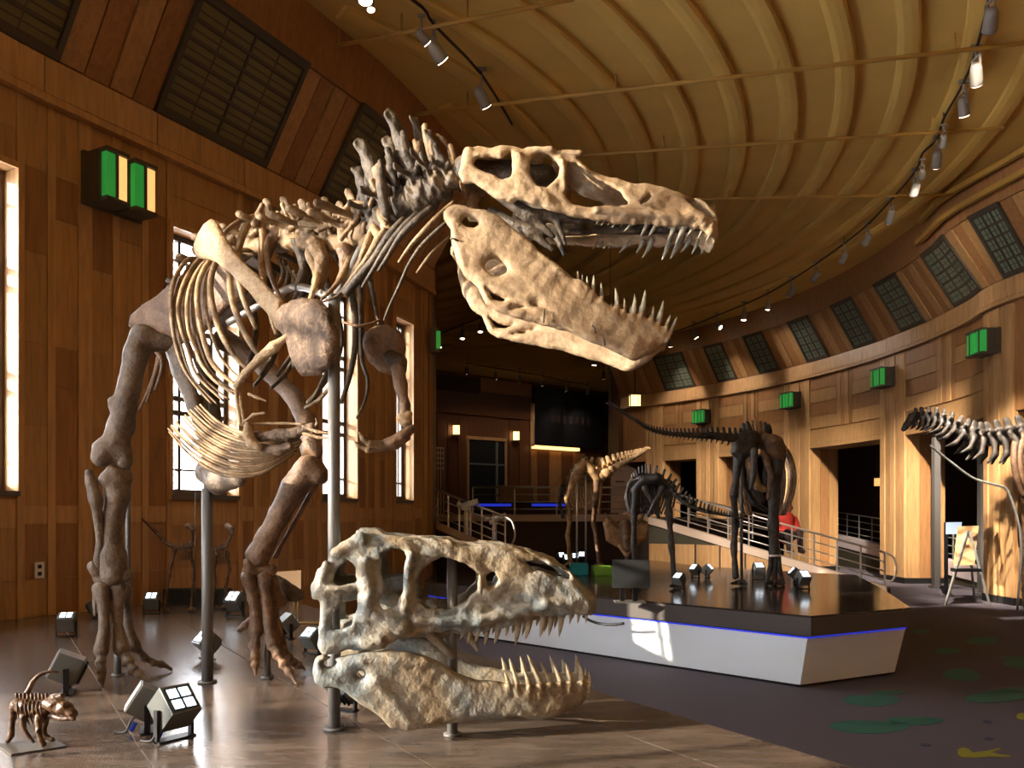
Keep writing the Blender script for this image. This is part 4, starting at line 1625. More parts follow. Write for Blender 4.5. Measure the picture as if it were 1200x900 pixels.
# forward hind leg
fem = leg_chain([(262, 398, 5.35, 13), (290, 415, 5.28, 11), (316, 436, 5.2, 10), (345, 466, 5.1, 10), (360, 496, 5.02, 11), (366, 524, 4.98, 11)])
fem += leg_chain([(358, 524, 5.02, 7), (360, 532, 5.0, 7)]) + leg_chain([(370, 526, 4.95, 8), (371, 531, 4.95, 7)])
bone('femur', fem, M['bone_leg_warm'], rex, .010, .03, .004, label='brown thigh bone of the forward leg')
tib = leg_chain([(364, 549, 4.96, 17), (374, 556, 4.94, 12)]) + leg_chain([(357, 556, 4.97, 17), (344, 573, 4.98, 15), (328, 602, 5.0, 12), (313, 630, 5.02, 12), (303, 650, 5.03, 15)])
bone('tibia', tib, M['bone_leg_warm'], rex, .010, .03, .004)
bone('fibula', leg_chain([(370, 568, 5.08, 3.5), (352, 600, 5.1, 2.8), (334, 632, 5.1, 2.6), (323, 652, 5.1, 3.2)]), M['bone_leg_warm'], rex, .008, .012, .002)
bone('ankle_bone', leg_chain([(290, 659, 4.98, 5.5), (292, 664, 4.98, 5)]) + leg_chain([(291, 669, 5.0, 7), (318, 668, 5.05, 7)]), M['bone_leg_warm'], rex, .010, .02, .003)
mts = [[(291, 676, 5.0, 8), (297, 702, 5.0, 7), (300, 722, 5.0, 7), (300, 738, 4.99, 8.5)], [(309, 676, 5.03, 8), (312, 705, 5.02, 6.5), (315, 730, 5.0, 7), (319, 753, 4.98, 8)],
       [(319, 680, 5.1, 7), (324, 698, 5.12, 7), (328, 705, 5.13, 8), (333, 704, 5.13, 4)], [(318, 690, 5.1, 5), (324, 730, 5.1, 5.5), (330, 758, 5.08, 6.5)]]
for q in mts:
    bone('metatarsal', leg_chain([(x, y, Y, r * (1.1 if i in (0, len(q) - 1) else .86)) for i, (x, y, Y, r) in enumerate(q)]), M['bone_leg_warm'], rex, .009, .02, .004)
bone('dewclaw', leg_chain([(294, 726, 5.0, 4), (288, 732, 5.0, 4.5), (281, 738, 5.0, 3.5)]), M['bone_leg_warm'], rex, .008, .01, .002)
plate('heel_plate', [(321, 672), (331, 676), (344, 685), (356, 694), (358, 701), (346, 706), (336, 705), (330, 694)], 5.2, .03, M['bone_dark'], rex, noise=.003, edge=.03)
toes(L_TOES, M['bone_leg_warm'])

# ---------------- ribs of the near (right) flank, front edge first seen behind the shoulder blade
ribs_px = [
    ([(246, 318, 5.02), (226, 302, 4.88), (209, 318, 4.72), (201, 342, 4.64), (201, 370, 4.60), (205, 400, 4.58), (213, 426, 4.56), (226, 448, 4.54), (248, 473, 4.50)], [3.5, 3.6, 3.4, 3, 2.6, 1.6], 'bone_mid'),
    ([(256, 312, 4.96), (237, 302, 4.80), (218, 327, 4.62), (209, 358, 4.54), (212, 384, 4.50), (220, 408, 4.48), (226, 430, 4.46), (236, 446, 4.44), (262, 470, 4.40)], [3.5, 3.6, 3.4, 3, 2.6, 1.6], 'bone_mid'),
    ([(262, 308, 4.92), (246, 303, 4.74), (229, 323, 4.56), (220, 350, 4.46), (221, 385, 4.41), (230, 410, 4.40), (237, 428, 4.38), (253, 447, 4.35), (275, 462, 4.32)], [3.5, 3.6, 3.4, 3, 2.8, 1.8], 'bone_pale'),
    ([(272, 303, 4.86), (252, 300, 4.66), (236, 322, 4.48), (231, 350, 4.38), (236, 386, 4.33), (246, 420, 4.30), (260, 438, 4.28), (275, 450, 4.25)], [4, 4.2, 4.2, 4, 3.6, 2.4], 'bone_pale'),
    ([(284, 298, 4.78), (262, 296, 4.56), (249, 318, 4.40), (247, 346, 4.30), (254, 376, 4.25), (264, 400, 4.22), (276, 419, 4.19), (292, 434, 4.16)], [4.2, 4.6, 4.8, 4.6, 4, 2.6], 'bone_mid'),
    ([(296, 293, 4.70), (278, 296, 4.50), (270, 320, 4.34), (272, 350, 4.24), (283, 382, 4.18), (296, 406, 4.14), (306, 420, 4.12)], [4.2, 4.6, 4.8, 4.4, 3], 'bone_mid'),
    ([(304, 252, 4.62), (286, 257, 4.52), (268, 268, 4.42), (258, 284, 4.36), (262, 310, 4.28)], [4, 4.4, 4.2, 4, 3], 'bone_leg_warm'),
    ([(301, 254, 4.60), (290, 264, 4.50), (282, 282, 4.42), (278, 306, 4.34), (284, 345, 4.24), (300, 385, 4.14)], [5.5, 6, 5.6, 4.6, 3], 'bone_mid'),
    ([(307, 241, 4.58), (307, 256, 4.53), (308, 284, 4.46), (307, 312, 4.38), (312, 350, 4.25), (324, 392, 4.1)], [4, 5.4, 5.6, 5, 4, 2.6], 'bone_pale'),
    ([(340, 267, 4.45), (326, 268, 4.45), (315, 280, 4.40), (313, 300, 4.34), (320, 330, 4.25), (336, 365, 4.1)], [3.5, 4.4, 5, 5, 4, 2.6], 'bone_leg_warm'),
    ([(372, 282, 4.18), (362, 296, 4.08), (371, 320, 4.0), (366, 344, 3.92), (358, 362, 3.88)], [5, 6.5, 6, 4, 2.4], 'bone_pale'),
    ([(404, 282, 3.98), (412, 296, 3.9), (404, 318, 3.84), (392, 336, 3.8), (376, 352, 3.76)], [4.5, 6.5, 5, 3.2, 1.6], 'bone_mid'),
]
def mid_rib(a, b):
    n = 9
    A_ = [np.array([np.interp(t, np.linspace(0, 1, len(a)), [q[k] for q in a]) for k in range(3)]) for t in np.linspace(0, 1, n)]
    B_ = [np.array([np.interp(t, np.linspace(0, 1, len(b)), [q[k] for q in b]) for k in range(3)]) for t in np.linspace(0, 1, n)]
    return [tuple((p + q) / 2 + np.array([0, 2.5, .05])) for p, q in zip(A_, B_)]


for i in (0, 1, 2, 3):
    ribs_px.append((mid_rib(ribs_px[i][0], ribs_px[i + 1][0]), [2.4, 2.8, 2.8, 2.4, 2.0, 1.2], 'bone_mid'))
for pts, r, mt in ribs_px:
    P3 = [P(*q) for q in pts]
    rod('rib', P3, [px(v * .86, pts[len(pts) // 2][2]) for v in r], M[mt], rex, 8, 5, ((0, 0, 1), .8))
# far (left) flank
far_px = [
    ([(300, 296, 4.72), (330, 285, 4.95), (360, 300, 5.0), (352, 350, 4.95), (330, 400, 4.8), (305, 440, 4.6)], 4.2),
    ([(318, 290, 4.58), (348, 282, 4.8), (372, 305, 4.82), (366, 352, 4.75), (350, 402, 4.6), (325, 440, 4.4)], 4.2),
    ([(340, 288, 4.42), (352, 284, 4.5), (362, 312, 4.62), (358, 340, 4.62), (348, 372, 4.5), (345, 430, 4.35)], 6.5),
    ([(362, 290, 4.27), (385, 288, 4.4), (405, 318, 4.45), (415, 360, 4.4), (416, 405, 4.3), (410, 440, 4.2), (400, 472, 4.1)], 4.4),
    ([(384, 292, 4.12), (404, 292, 4.25), (420, 325, 4.3), (423, 372, 4.26), (424, 420, 4.2), (431, 445, 4.15), (429, 466, 4.1), (418, 490, 4.05)], 2.6),
    ([(405, 290, 4.0), (422, 300, 4.1), (434, 330, 4.14), (440, 360, 4.1), (444, 380, 4.05)], 2.8),
    ([(345, 288, 4.4), (372, 310, 4.7), (392, 360, 4.75), (388, 420, 4.6), (372, 460, 4.4), (358, 478, 4.3)], 4.0),
    ([(320, 292, 4.6), (380, 330, 4.95), (400, 395, 4.9), (386, 440, 4.7), (360, 472, 4.5)], 3.6),
    ([(300, 300, 4.75), (340, 330, 5.1), (352, 390, 5.05), (340, 430, 4.9), (318, 455, 4.7)], 4.2),
    ([(280, 308, 4.85), (318, 335, 5.2), (328, 385, 5.15), (318, 425, 5.0), (298, 452, 4.8)], 4.2),
    ([(260, 318, 4.95), (292, 345, 5.3), (300, 390, 5.25), (290, 430, 5.1), (276, 455, 4.9)], 4.0),
]
for pts, r in far_px:
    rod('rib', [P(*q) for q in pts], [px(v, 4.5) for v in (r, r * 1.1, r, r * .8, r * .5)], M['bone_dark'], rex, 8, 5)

# ---------------- shoulder blade and arm, near side
scap = [(229, 296), (228, 288), (233, 274), (240, 262), (248, 256), (255, 260), (262, 274), (275, 294), (290, 311), (305, 324), (318, 340), (331, 352), (345, 353), (358, 348), (373, 351), (386, 364),
        (393, 385), (394, 410), (388, 428), (371, 439), (355, 440), (347, 430), (340, 412), (336, 398), (327, 391), (318, 372), (300, 352), (283, 333), (267, 318), (254, 307), (242, 304), (233, 303)]
Ysc = lambda x, y: 4.30 - (x - 230) / 160 * .56
sc1 = [q for q in scap]
plate('shoulder_blade', [q for q in scap if q[0] < 334] + [(340, 372), (338, 356)][:0], Ysc, .026, M['bone_pale'], rex, 'pale straplike shoulder blade', noise=.002, edge=.05)
cor = [(326, 366), (333, 356), (345, 351), (358, 348), (373, 351), (386, 364), (393, 385), (394, 410), (388, 428), (371, 440), (355, 441), (347, 430), (340, 412), (336, 398), (328, 386)]
plate('coracoid', cor, lambda x, y: 4.30 - (x - 230) / 160 * .56 - .02, .040, M['bone_coracoid'], rex, 'mottled brown shoulder plate', noise=.009, edge=.05)
bone('humerus', leg_chain([(337, 394, 3.86, 3.5), (322, 406, 3.88, 6.5), (304, 421, 3.92, 5.5), (288, 437, 3.96, 4.5), (277, 452, 4.0, 4.6)]), M['bone_pale'], rex, .006, .012, .002)
for dx, dy in ((0, 0), (3.5, 1)):
    bone('forearm', leg_chain([(276 + dx, 453 + dy, 4.0 + dx * .004, 3), (279 + dx, 474, 4.0, 2.4), (283 + dx, 497, 4.0, 2.8)]), M['bone_pale'], rex, .006, .01, .0015)
for q in ([(284, 497, 4.0, 2.6), (297, 486, 3.98, 2), (310, 484, 3.97, 1.6)], [(292, 462, 3.97, 2), (302, 466, 3.96, 2), (312, 470, 3.95, 1.2)]):
    bone('finger', leg_chain(q), M['bone_pale'], rex, .005, .008, .001)
bone('hand_bone', leg_chain([(290, 496, 4.0, 4), (291, 510, 4.0, 6), (296, 520, 4.0, 6), (303, 524, 3.99, 5)]), M['bone_pale'], rex, .006, .012, .003)
# ---------------- far shoulder and arm
plate('coracoid', [(424, 404), (428, 390), (440, 381), (456, 380), (470, 388), (476, 408), (474, 432), (462, 440), (446, 436), (432, 424)], 4.02, .035, M['bone_leg_warm'], rex, 'brown far shoulder plate', noise=.004, edge=.06)
bone('shoulder_knob', leg_chain([(458, 418, 3.98, 9), (467, 426, 3.97, 10), (469, 434, 3.97, 8)]), M['bone_dark'], rex, .008, .02, .004)
bone('humerus', leg_chain([(466, 432, 3.95, 8), (470, 452, 3.93, 7.5), (474, 474, 3.9, 6), (474, 486, 3.9, 7)]), M['bone_leg_warm'], rex, .007, .016, .003)
bone('elbow', leg_chain([(470, 490, 3.88, 6), (476, 494, 3.87, 7), (479, 486, 3.88, 4)]), M['bone_pale'], rex, .007, .012, .004)
bone('forearm', leg_chain([(481, 503, 3.87, 6.5), (472, 512, 3.85, 7), (460, 519, 3.84, 7), (448, 522, 3.83, 6)]), M['bone_leg_warm'], rex, .007, .016, .003)
bone('forearm', leg_chain([(478, 513, 3.89, 4), (464, 522, 3.88, 4.5), (450, 526, 3.87, 4)]), M['bone_leg_warm'], rex, .007, .012, .002)
for q in ([(446, 521, 3.82, 5), (434, 520, 3.8, 4.5), (426, 515, 3.79, 3.5), (421, 507, 3.78, 1)], [(445, 526, 3.86, 4), (432, 527, 3.84, 3.8), (421, 523, 3.83, 2.6), (415, 517, 3.82, 1)]):
    bone('claw', leg_chain(q), M['bone_mid'], rex, .006, .01, .002)
rod('wishbone', [P(401, 377, 3.72), P(420, 382, 3.70), (P(436, 379, 3.75)), P(446, 374, 3.8)], [.005, .008, .007, .004], M['bone_leg_warm'], rex)

# ---------------- long rods of the neck ribs
neck_ribs = [([(532, 237, 3.52), (515, 252, 3.5), (497, 270, 3.5), (481, 288, 3.52), (467, 308, 3.55)], [2.5, 3.4, 3, 2.4, 1.6], 'bone_mid'),
             ([(528, 256, 3.55), (512, 270, 3.56), (492, 290, 3.58), (478, 312, 3.6), (470, 330, 3.62), (455, 362, 3.7), (450, 376, 3.72)], [2, 2.6, 2.4, 2.2, 2, 1.6, 1.2], 'bone_dark'),
             ([(528, 276, 3.58), (512, 290, 3.6), (500, 304, 3.62), (488, 320, 3.64)], [1.2, 1.5, 2.2, 1.2], 'bone_mid'),
             ([(506, 243, 3.56), (488, 258, 3.56), (470, 276, 3.58), (455, 300, 3.6), (443, 318, 3.62)], [4, 4.6, 4, 3, 1.8], 'bone_dark'),
             ([(490, 250, 3.58), (473, 266, 3.58), (455, 288, 3.6), (441, 310, 3.63), (424, 337, 3.66)], [4, 4.4, 4, 3.2, 1.6], 'bone_dark'),
             ([(474, 256, 3.62), (456, 276, 3.62), (438, 304, 3.65), (420, 326, 3.68), (404, 345, 3.70)], [4, 5.2, 5, 6, 5.6], 'bone_dark'),
             ([(452, 268, 3.68), (441, 286, 3.68), (428, 306, 3.7), (412, 326, 3.72), (396, 346, 3.74), (378, 354, 3.74)], [4, 5.5, 3.8, 2.4, 1.8, 1.2], 'bone_mid'),
             ([(438, 262, 3.76), (430, 285, 3.76), (424, 300, 3.76), (416, 318, 3.78), (398, 344, 3.78)], [3.4, 4.6, 3.6, 2, 1.4], 'bone_pale')]
for pts, r, mt in neck_ribs:
    rod('neck_rib', [P(*q) for q in pts], [px(v, 3.6) for v in r], M[mt], rex, 8, 5)
# knobbly processes standing along the back
procs = [((299, 262), (307, 241), 5, 3.6), ((318, 262), (315, 242), 3, 3.5), ((340, 262), (331, 240), 2.4, 3), ((360, 262), (346, 242), 2.6, 3.6), ((366, 256), (362, 240), 2.4, 3.6), ((388, 276), (378, 252), 2.6, 3.4),
         ((398, 254), (412, 236), 2.6, 3), ((412, 237), (427, 238), 2.4, 2.6), ((403, 276), (420, 250), 3, 4), ((400, 280), (434, 238), 3, 3.4), ((434, 240), (440, 226), 3, 3.6), ((442, 226), (436, 212), 2.6, 3.6),
         ((426, 272), (427, 262), 4, 3.4), ((352, 262), (384, 264), 4, 3.4), ((392, 252), (412, 254), 3, 3), ((446, 250), (452, 264), 6, 4), ((374, 270), (394, 260), 3, 3.4)]
for (a_, b_, r0, r1) in procs:
    ya = float(np.interp((a_[0] + b_[0]) / 2, [300, 440], [4.5, 3.72]))
    bone('spine_process', leg_chain([(a_[0], a_[1], ya, r0), ((a_[0] + b_[0]) / 2, (a_[1] + b_[1]) / 2, ya - .01, r0 * .85), (b_[0], b_[1], ya - .02, r1)]), M['bone_pale' if r0 < 3 else 'bone_mid'], rex, .007, .012, .003)
for (a_, b_, m_, r0) in (((472, 157), (486, 200), (476, 178), 7), ((455, 176), (464, 214), (459, 196), 6), ((446, 190), (452, 250), (447, 218), 6), ((498, 148), (508, 205), (504, 176), 5.5), ((512, 158), (529, 176), (520, 164), 3),
                         ((486, 166), (496, 190), (490, 176), 5), ((513, 176), (520, 214), (516, 196), 5), ((528, 172), (534, 216), (532, 195), 5.5)):
    bone('neck_spine', leg_chain([(a_[0], a_[1], 3.62, r0 * .7), (m_[0], m_[1], 3.62, r0), (b_[0], b_[1], 3.64, r0)]), M['bone_mid' if r0 < 6 else 'bone_dark'], rex, .008, .016, .004)

# broad vertebral plates that fill the neck and the front of the back
for poly, Yp_, mt, th_ in (
        ([(437, 198), (446, 188), (454, 196), (460, 222), (466, 250), (456, 266), (447, 258), (442, 228)], 3.72, 'bone_mid', .045),
        ([(453, 182), (462, 172), (470, 182), (476, 206), (486, 244), (474, 256), (464, 246), (457, 214)], 3.70, 'bone_dark', .055),
        ([(466, 168), (474, 157), (483, 172), (490, 200), (501, 238), (490, 250), (478, 240), (472, 204)], 3.67, 'bone_dark', .055),
        ([(486, 170), (493, 164), (501, 180), (508, 206), (516, 234), (506, 243), (496, 232), (490, 200)], 3.65, 'bone_dark', .05),
        ([(499, 158), (505, 152), (513, 172), (517, 200), (524, 228), (515, 236), (508, 222), (503, 190)], 3.63, 'bone_mid', .045),
        ([(358, 284), (368, 276), (380, 280), (387, 300), (384, 326), (373, 352), (367, 330), (367, 304)], 4.02, 'bone_mid', .04),
        ([(394, 292), (404, 284), (414, 288), (416, 304), (406, 326), (390, 348), (397, 318), (396, 304)], 3.90, 'bone_leg_warm', .04),
        ([(420, 284), (430, 274), (440, 276), (438, 294), (424, 316), (404, 342), (414, 314), (420, 298)], 3.80, 'bone_mid', .035),
        ([(341, 280), (350, 278), (360, 294), (364, 318), (355, 342), (346, 340), (350, 316), (346, 296)], 4.30, 'bone_dark', .035),
        ([(314, 276), (326, 266), (342, 264), (352, 272), (340, 280), (326, 284), (318, 300), (312, 312), (310, 292)], 4.42, 'bone_leg_warm', .035)):
    plate('vertebral_plate', poly, Yp_, th_, M[mt], rex, noise=.009, edge=.035, h=.009)
for q, mt in (([(372, 268, 4.15, 4), (386, 262, 4.1, 3), (398, 250, 4.06, 4)], 'bone_pale'), ([(384, 276, 4.08, 4), (392, 270, 4.05, 3), (396, 258, 4.02, 3.6)], 'bone_mid'), ([(408, 272, 3.95, 4), (414, 262, 3.93, 3), (418, 246, 3.9, 3.4)], 'bone_pale'),
              ([(430, 262, 3.84, 4), (424, 252, 3.84, 3), (414, 246, 3.84, 3.4)], 'bone_mid'), ([(350, 272, 4.28, 4), (360, 264, 4.25, 3), (372, 258, 4.2, 3.6)], 'bone_mid'), ([(330, 276, 4.4, 4.4), (332, 262, 4.38, 3), (326, 250, 4.36, 3.4)], 'bone_pale'),
              ([(452, 264, 3.72, 7), (456, 274, 3.7, 6), (450, 290, 3.7, 4)], 'bone_pale'), ([(438, 268, 3.76, 6), (444, 276, 3.74, 5), (438, 292, 3.74, 4)], 'bone_mid')):
    bone('spine_process', leg_chain(q), M[mt], rex, .007, .012, .005)
for (x0, y0) in ((326, 302), (332, 306), (338, 312), (344, 318), (350, 322)):
    rod('rib', [P(x0, y0, 4.75), P(x0 + 6, y0 + 12, 4.85), P(x0 + 3, y0 + 28, 4.85), P(x0 - 6, y0 + 38, 4.8)], [.012, .016, .014, .008], M['bone_mid'], rex, 6)

# ---------------- belly ribs
gast = []
rg = random.Random(5)
for i in range(17):
    t = i / 16
    x0, y0 = 196 + 42 * (1 - t) ** 1.2 * .9 + rg.uniform(-3, 3), 506 - 32 * (1 - t)
    xm, ym = 262 + 24 * (1 - t) + rg.uniform(-3, 3), 556 - 52 * (1 - t) * .92
    x1, y1 = 352 + 6 * t - 22 * abs(t - .4), 532 - 28 * (1 - t) * .9
    zd = 4.28 - .10 * t
    pts = [(x0, y0, zd + .22), ((x0 + xm) / 2 - 4, (y0 + ym) / 2 + 4, zd + .06), (xm, ym, zd - .10), ((xm + x1) / 2 + 2, (ym + y1) / 2 + 9 * t + 3, zd - .12), (x1, y1, zd - .02)]
    rod('belly_rib', [P(*q) for q in pts], [px(v * rg.uniform(.75, 1.1), 4.3) for v in (1.1, 1.7, 1.8, 1.7, 1.3)], M['bone_mid' if i % 3 else 'bone_pale'], rex, 6, 5)
for i in range(12):
    t = i / 11
    pts = [(232 + 26 * t, 478 + 22 * t, 4.75), (275 + 10 * t, 512 + 16 * t, 4.62), (318, 528 + 14 * t - 6, 4.42), (352 - 8 * t, 516 + 14 * t, 4.25)]
    rod('belly_rib', [P(*q) for q in pts], [px(v, 4.5) for v in (1.2, 1.9, 1.9, 1.3)], M['bone_dark'], rex, 6, 5)
bone('breastbone', leg_chain([(300, 512, 4.05, 6), (325, 510, 4.0, 7), (348, 507, 3.97, 6), (366, 500, 3.95, 5)]) + leg_chain([(306, 524, 4.02, 5), (328, 528, 4.0, 6), (340, 524, 3.98, 5)]), M['bone_coracoid'], rex, .008, .015, .005)
rod('belly_rib', [P(295, 497, 4.02), P(325, 496, 4.0), P(356, 497, 3.96)], [.006, .007, .006], M['bone_pale'], rex)
for q in ([(356, 500, 3.95, 2.4), (372, 506, 3.93, 2.2), (388, 508, 3.9, 1.4)], [(356, 508, 3.95, 2.2), (374, 513, 3.93, 2), (388, 513, 3.9, 1.2)], [(366, 506, 3.95, 2), (372, 496, 3.94, 1.8), (370, 490, 3.93, 1)], [(358, 478, 4.1, 2), (375, 468, 4.05, 2.6), (388, 452, 4.0, 2.4)]):
    bone('finger', leg_chain(q), M['bone_mid'], rex, .005, .008, .001)

# ---------------- steel armature
ST = M['steel_dark']
def pole(x, ybase, ytop, r, parent=rex, lab=None, Y=None, name='support_pole'):
    Yb = (H - PLAT) * F / (ybase - HOR)
    a_ = P(x, ybase, Yb)
    b_ = P(x, ytop, Yb)
    o = MB().tube([a_, b_], r, 16).build(name, ST, parent, True, lab)
    MB().tube([a_ + Vector((0, 0, .001)), a_ + Vector((0, 0, .012))], r * 1.7, 18).build('pole_foot', ST, parent, True)
    return a_, b_


pole(391.5, 855, 346, .029, lab='thick grey pole under the shoulders')
pole(243, 800, 572, .033, lab='grey pole under the hip bones')
pole(138, 792, 752, .022)
pole(313, 795, 752, .022)
p_ = P(150, 620, 5.2)
MB().tube([Vector((p_.x, p_.y, PLAT)), P(150, 470, 5.2)], .016, 12).build('support_pole', ST, rex, True)
rod('armature_bar', [P(268, 378, 4.7), P(300, 360, 4.55), P(345, 336, 4.35), P(392, 350, 3.83)], .020, M['steel'], rex, 10)
rod('armature_bar', [P(392, 352, 3.83), P(405, 330, 3.85), P(424, 290, 3.88)], .022, ST, rex, 10)
rod('armature_bar', [P(243, 575, 4.87), P(240, 480, 5.0), P(232, 400, 5.15), P(226, 350, 5.18)], .022, ST, rex, 10)
rod('armature_bar', [P(360, 352, 3.9), P(378, 366, 3.84), P(394, 382, 3.80)], .012, M['bone_pale'], rex, 8)

# ================================================================== THE LOOSE SKULL ON POLES
LS = thing('skull_cast', tuple(P(500, 858, 3.78)), 'mottled grey tan giant skull with gaping jaws standing on floor poles', 'skull')


def hw_ls(u):
    return float(np.interp(u, [-.1, .1, .35, .55, .8, 1.05, 1.25, 1.4], [.20, .235, .225, .19, .15, .13, .11, .10]))


lf = SkullFrame(3.74, 366, 700, math.radians(3.5), math.radians(-2), hw_ls)
ls_out = [(364, 702), (361, 689), (366, 671), (380, 661), (391, 647), (409, 633), (418, 626), (441, 628), (473, 632), (500, 632), (525, 635), (546, 640), (570, 639), (593, 640), (615, 645), (644, 654), (666, 667),
          (685, 686), (700, 702), (703, 714), (697, 723), (676, 720), (644, 720), (619, 728), (593, 734), (562, 739), (536, 740), (498, 743), (470, 749), (451, 760), (419, 764), (376, 767), (372, 756), (377, 741), (380, 705)]
ls_holes = [
    [(387, 683), (392, 669), (407, 657), (416, 666), (418, 682), (405, 686), (395, 688)],
    [(403, 697), (417, 694), (418, 712), (413, 735), (390, 740), (390, 722), (399, 708)],
    [(446, 651), (458, 643), (473, 647), (479, 667), (475, 688), (463, 711), (451, 716), (441, 706), (451, 690), (446, 671)],
    [(486, 684), (497, 664), (516, 655), (545, 660), (560, 672), (558, 691), (544, 706), (524, 715), (499, 713), (487, 702)],
    [(569, 676), (579, 672), (584, 680), (580, 690), (571, 690)],
    [(615, 659), (633, 659), (655, 665), (671, 675), (668, 679), (647, 674), (626, 667)],
]
ls_extra = [((392, 650), (420, 634), .030, .032, .17, .16), ((381, 664), (372, 695), .022, .026, .19, .20), ((428, 660), (432, 716), .030, .026, .215, .22), ((430, 722), (470, 735), .032, .036, .225, .215),
            ((481, 650), (474, 712), .018, .022, .185, .21), ((474, 640), (505, 640), .026, .022, .13, .11), ((505, 640), (590, 646), .018, .020, .075, .06), ((590, 646), (650, 660), .022, .018, .05, .03), ((490, 728), (560, 728), .020, .024, .20, .165),
            ((560, 726), (640, 712), .026, .022, .165, .13), ((640, 708), (690, 706), .022, .018, .13, .085), ((383, 690), (408, 690), .012, .011, .215, .225), ((380, 700), (378, 755), .020, .022, .21, .215),
            ((390, 757), (445, 752), .020, .022, .22, .225), ((563, 674), (563, 694), .010, .010, .17, .175), ((415, 628), (438, 628), .022, .020, .05, .05)]
lt = [(543, 740, 541, 751), (551, 739, 550, 753), (560, 739, 560, 755), (571, 738, 571, 755), (584, 736, 583, 756), (595, 734, 595, 746), (607, 731, 608, 755), (620, 727, 620, 752), (637, 722, 637, 744), (646, 720, 647, 749),
      (658, 719, 659, 744), (669, 719, 670, 732), (678, 719, 679, 731), (687, 720, 688, 730)]
for (bx_, by_, tx_, ty_) in lt:
    w_ = hw_ls(lf.uv(bx_, by_)[0]) - .012
    ls_extra.append(((bx_, by_ - 2), (bx_ + 1, by_ - 16), .016, .011, w_, w_))
V, Fc = skull_shell(lf, ls_out, ls_holes, .3, .030, .009, .62, ls_extra, .0058)
cran = mk('cranium', V, Fc, M['bone_loose'], LS, True, 'skull roof, cheeks and snout in grey and tan')
pal = []
for sg in (-1, 1):
    for (x0, y0, w0, x1, y1, w1, r0, r1) in ((395, 740, .14, 450, 735, .10, .03, .035), (450, 735, .10, 520, 735, .07, .035, .03), (520, 735, .07, 640, 715, .05, .03, .025), (440, 690, .05, 500, 720, .05, .04, .03),
                                            (505, 738, .11, 530, 764, .10, .028, .016), (545, 738, .07, 560, 758, .07, .020, .012)):
        a_, b_ = lf.uv(x0, y0, 0.0), lf.uv(x1, y1, 0.0)
        pal += chain([lf.wp(a_[0], sg * w0, a_[1]), lf.wp(b_[0], sg * w1, b_[1])], [r0, r1])
a_, b_ = lf.uv(400, 690, 0), lf.uv(470, 685, 0)
pal += chain([lf.wp(a_[0], 0, a_[1]), lf.wp(b_[0], 0, b_[1])], [.06, .05])
bone('palate', pal, M['bone_loose'], cran, .011, .02, .004)
teeth(lf, lt, lambda u: hw_ls(u) - .03, cran, 'tooth_brown', .40)


def wc_ls(u):
    return float(np.interp(u, [-.1, .3, .7, 1.0, 1.2, 1.3], [.20, .20, .155, .115, .07, .04]))


mf = SkullFrame(3.74, 366, 800, math.radians(3.5), math.radians(-2), lambda u: wc_ls(u) + .034)
md_out = [(364, 790), (368, 772), (378, 768), (391, 773), (419, 767), (451, 763), (473, 764), (498, 770), (517, 778), (536, 791), (562, 799), (593, 802), (615, 805), (644, 801), (676, 799), (691, 799), (695, 809), (683, 828),
          (657, 841), (634, 846), (609, 843), (562, 845), (517, 852), (476, 860), (457, 856), (444, 842), (419, 826), (394, 807), (378, 809), (366, 801)]
md_holes = [ell(422, 792, 5, 4), ell(386, 779, 8, 4, 12, -.1)]
dt = [(596, 802, 594, 786), (606, 803, 604, 784), (620, 804, 618, 782), (633, 803, 627, 779), (645, 801, 641, 785), (657, 800, 653, 779), (668, 799, 667, 778), (682, 799, 683, 776), (691, 800, 692, 788)]
jx = [((a, b + 2), (a - 1, b + 16), .015, .011, .022) for (a, b, c, d) in dt]
jx += [((375, 790), (420, 815), .016, .018, .022), ((425, 775), (500, 778), .018, .02, .022), ((440, 800), (480, 845), .030, .026, .016), ((480, 845), (560, 836), .018, .014, .018), ((505, 785), (560, 812), .014, .012, .02)]
V, Fc = jaw_geo(mf, md_out, md_holes, wc_ls, .036, .009, .0034, jx)
mand = mk('lower_jaw', V, Fc, M['bone_loose'], LS, True, 'lower jaw with pale upright teeth')
teeth(mf, dt, lambda u: wc_ls(u) + .006, mand, 'tooth_brown', .38)
# crack line and lumps on the jaw flank
pole(530, 862, 652, .024, LS, 'grey pole inside the skull')
rod('mount_bar', [P(530, 735, 3.72), P(500, 733, 3.75), P(440, 735, 3.78), P(392, 742, 3.82)], .013, ST, LS)
rod('mount_bar', [P(530, 812, 3.72), P(480, 806, 3.76), P(392, 800, 3.82)], .013, ST, LS)
MB().tube([P(391.5, 800, 3.82), P(391.5, 742, 3.82)], .0315, 16).build('mount_collar', ST, LS, True)

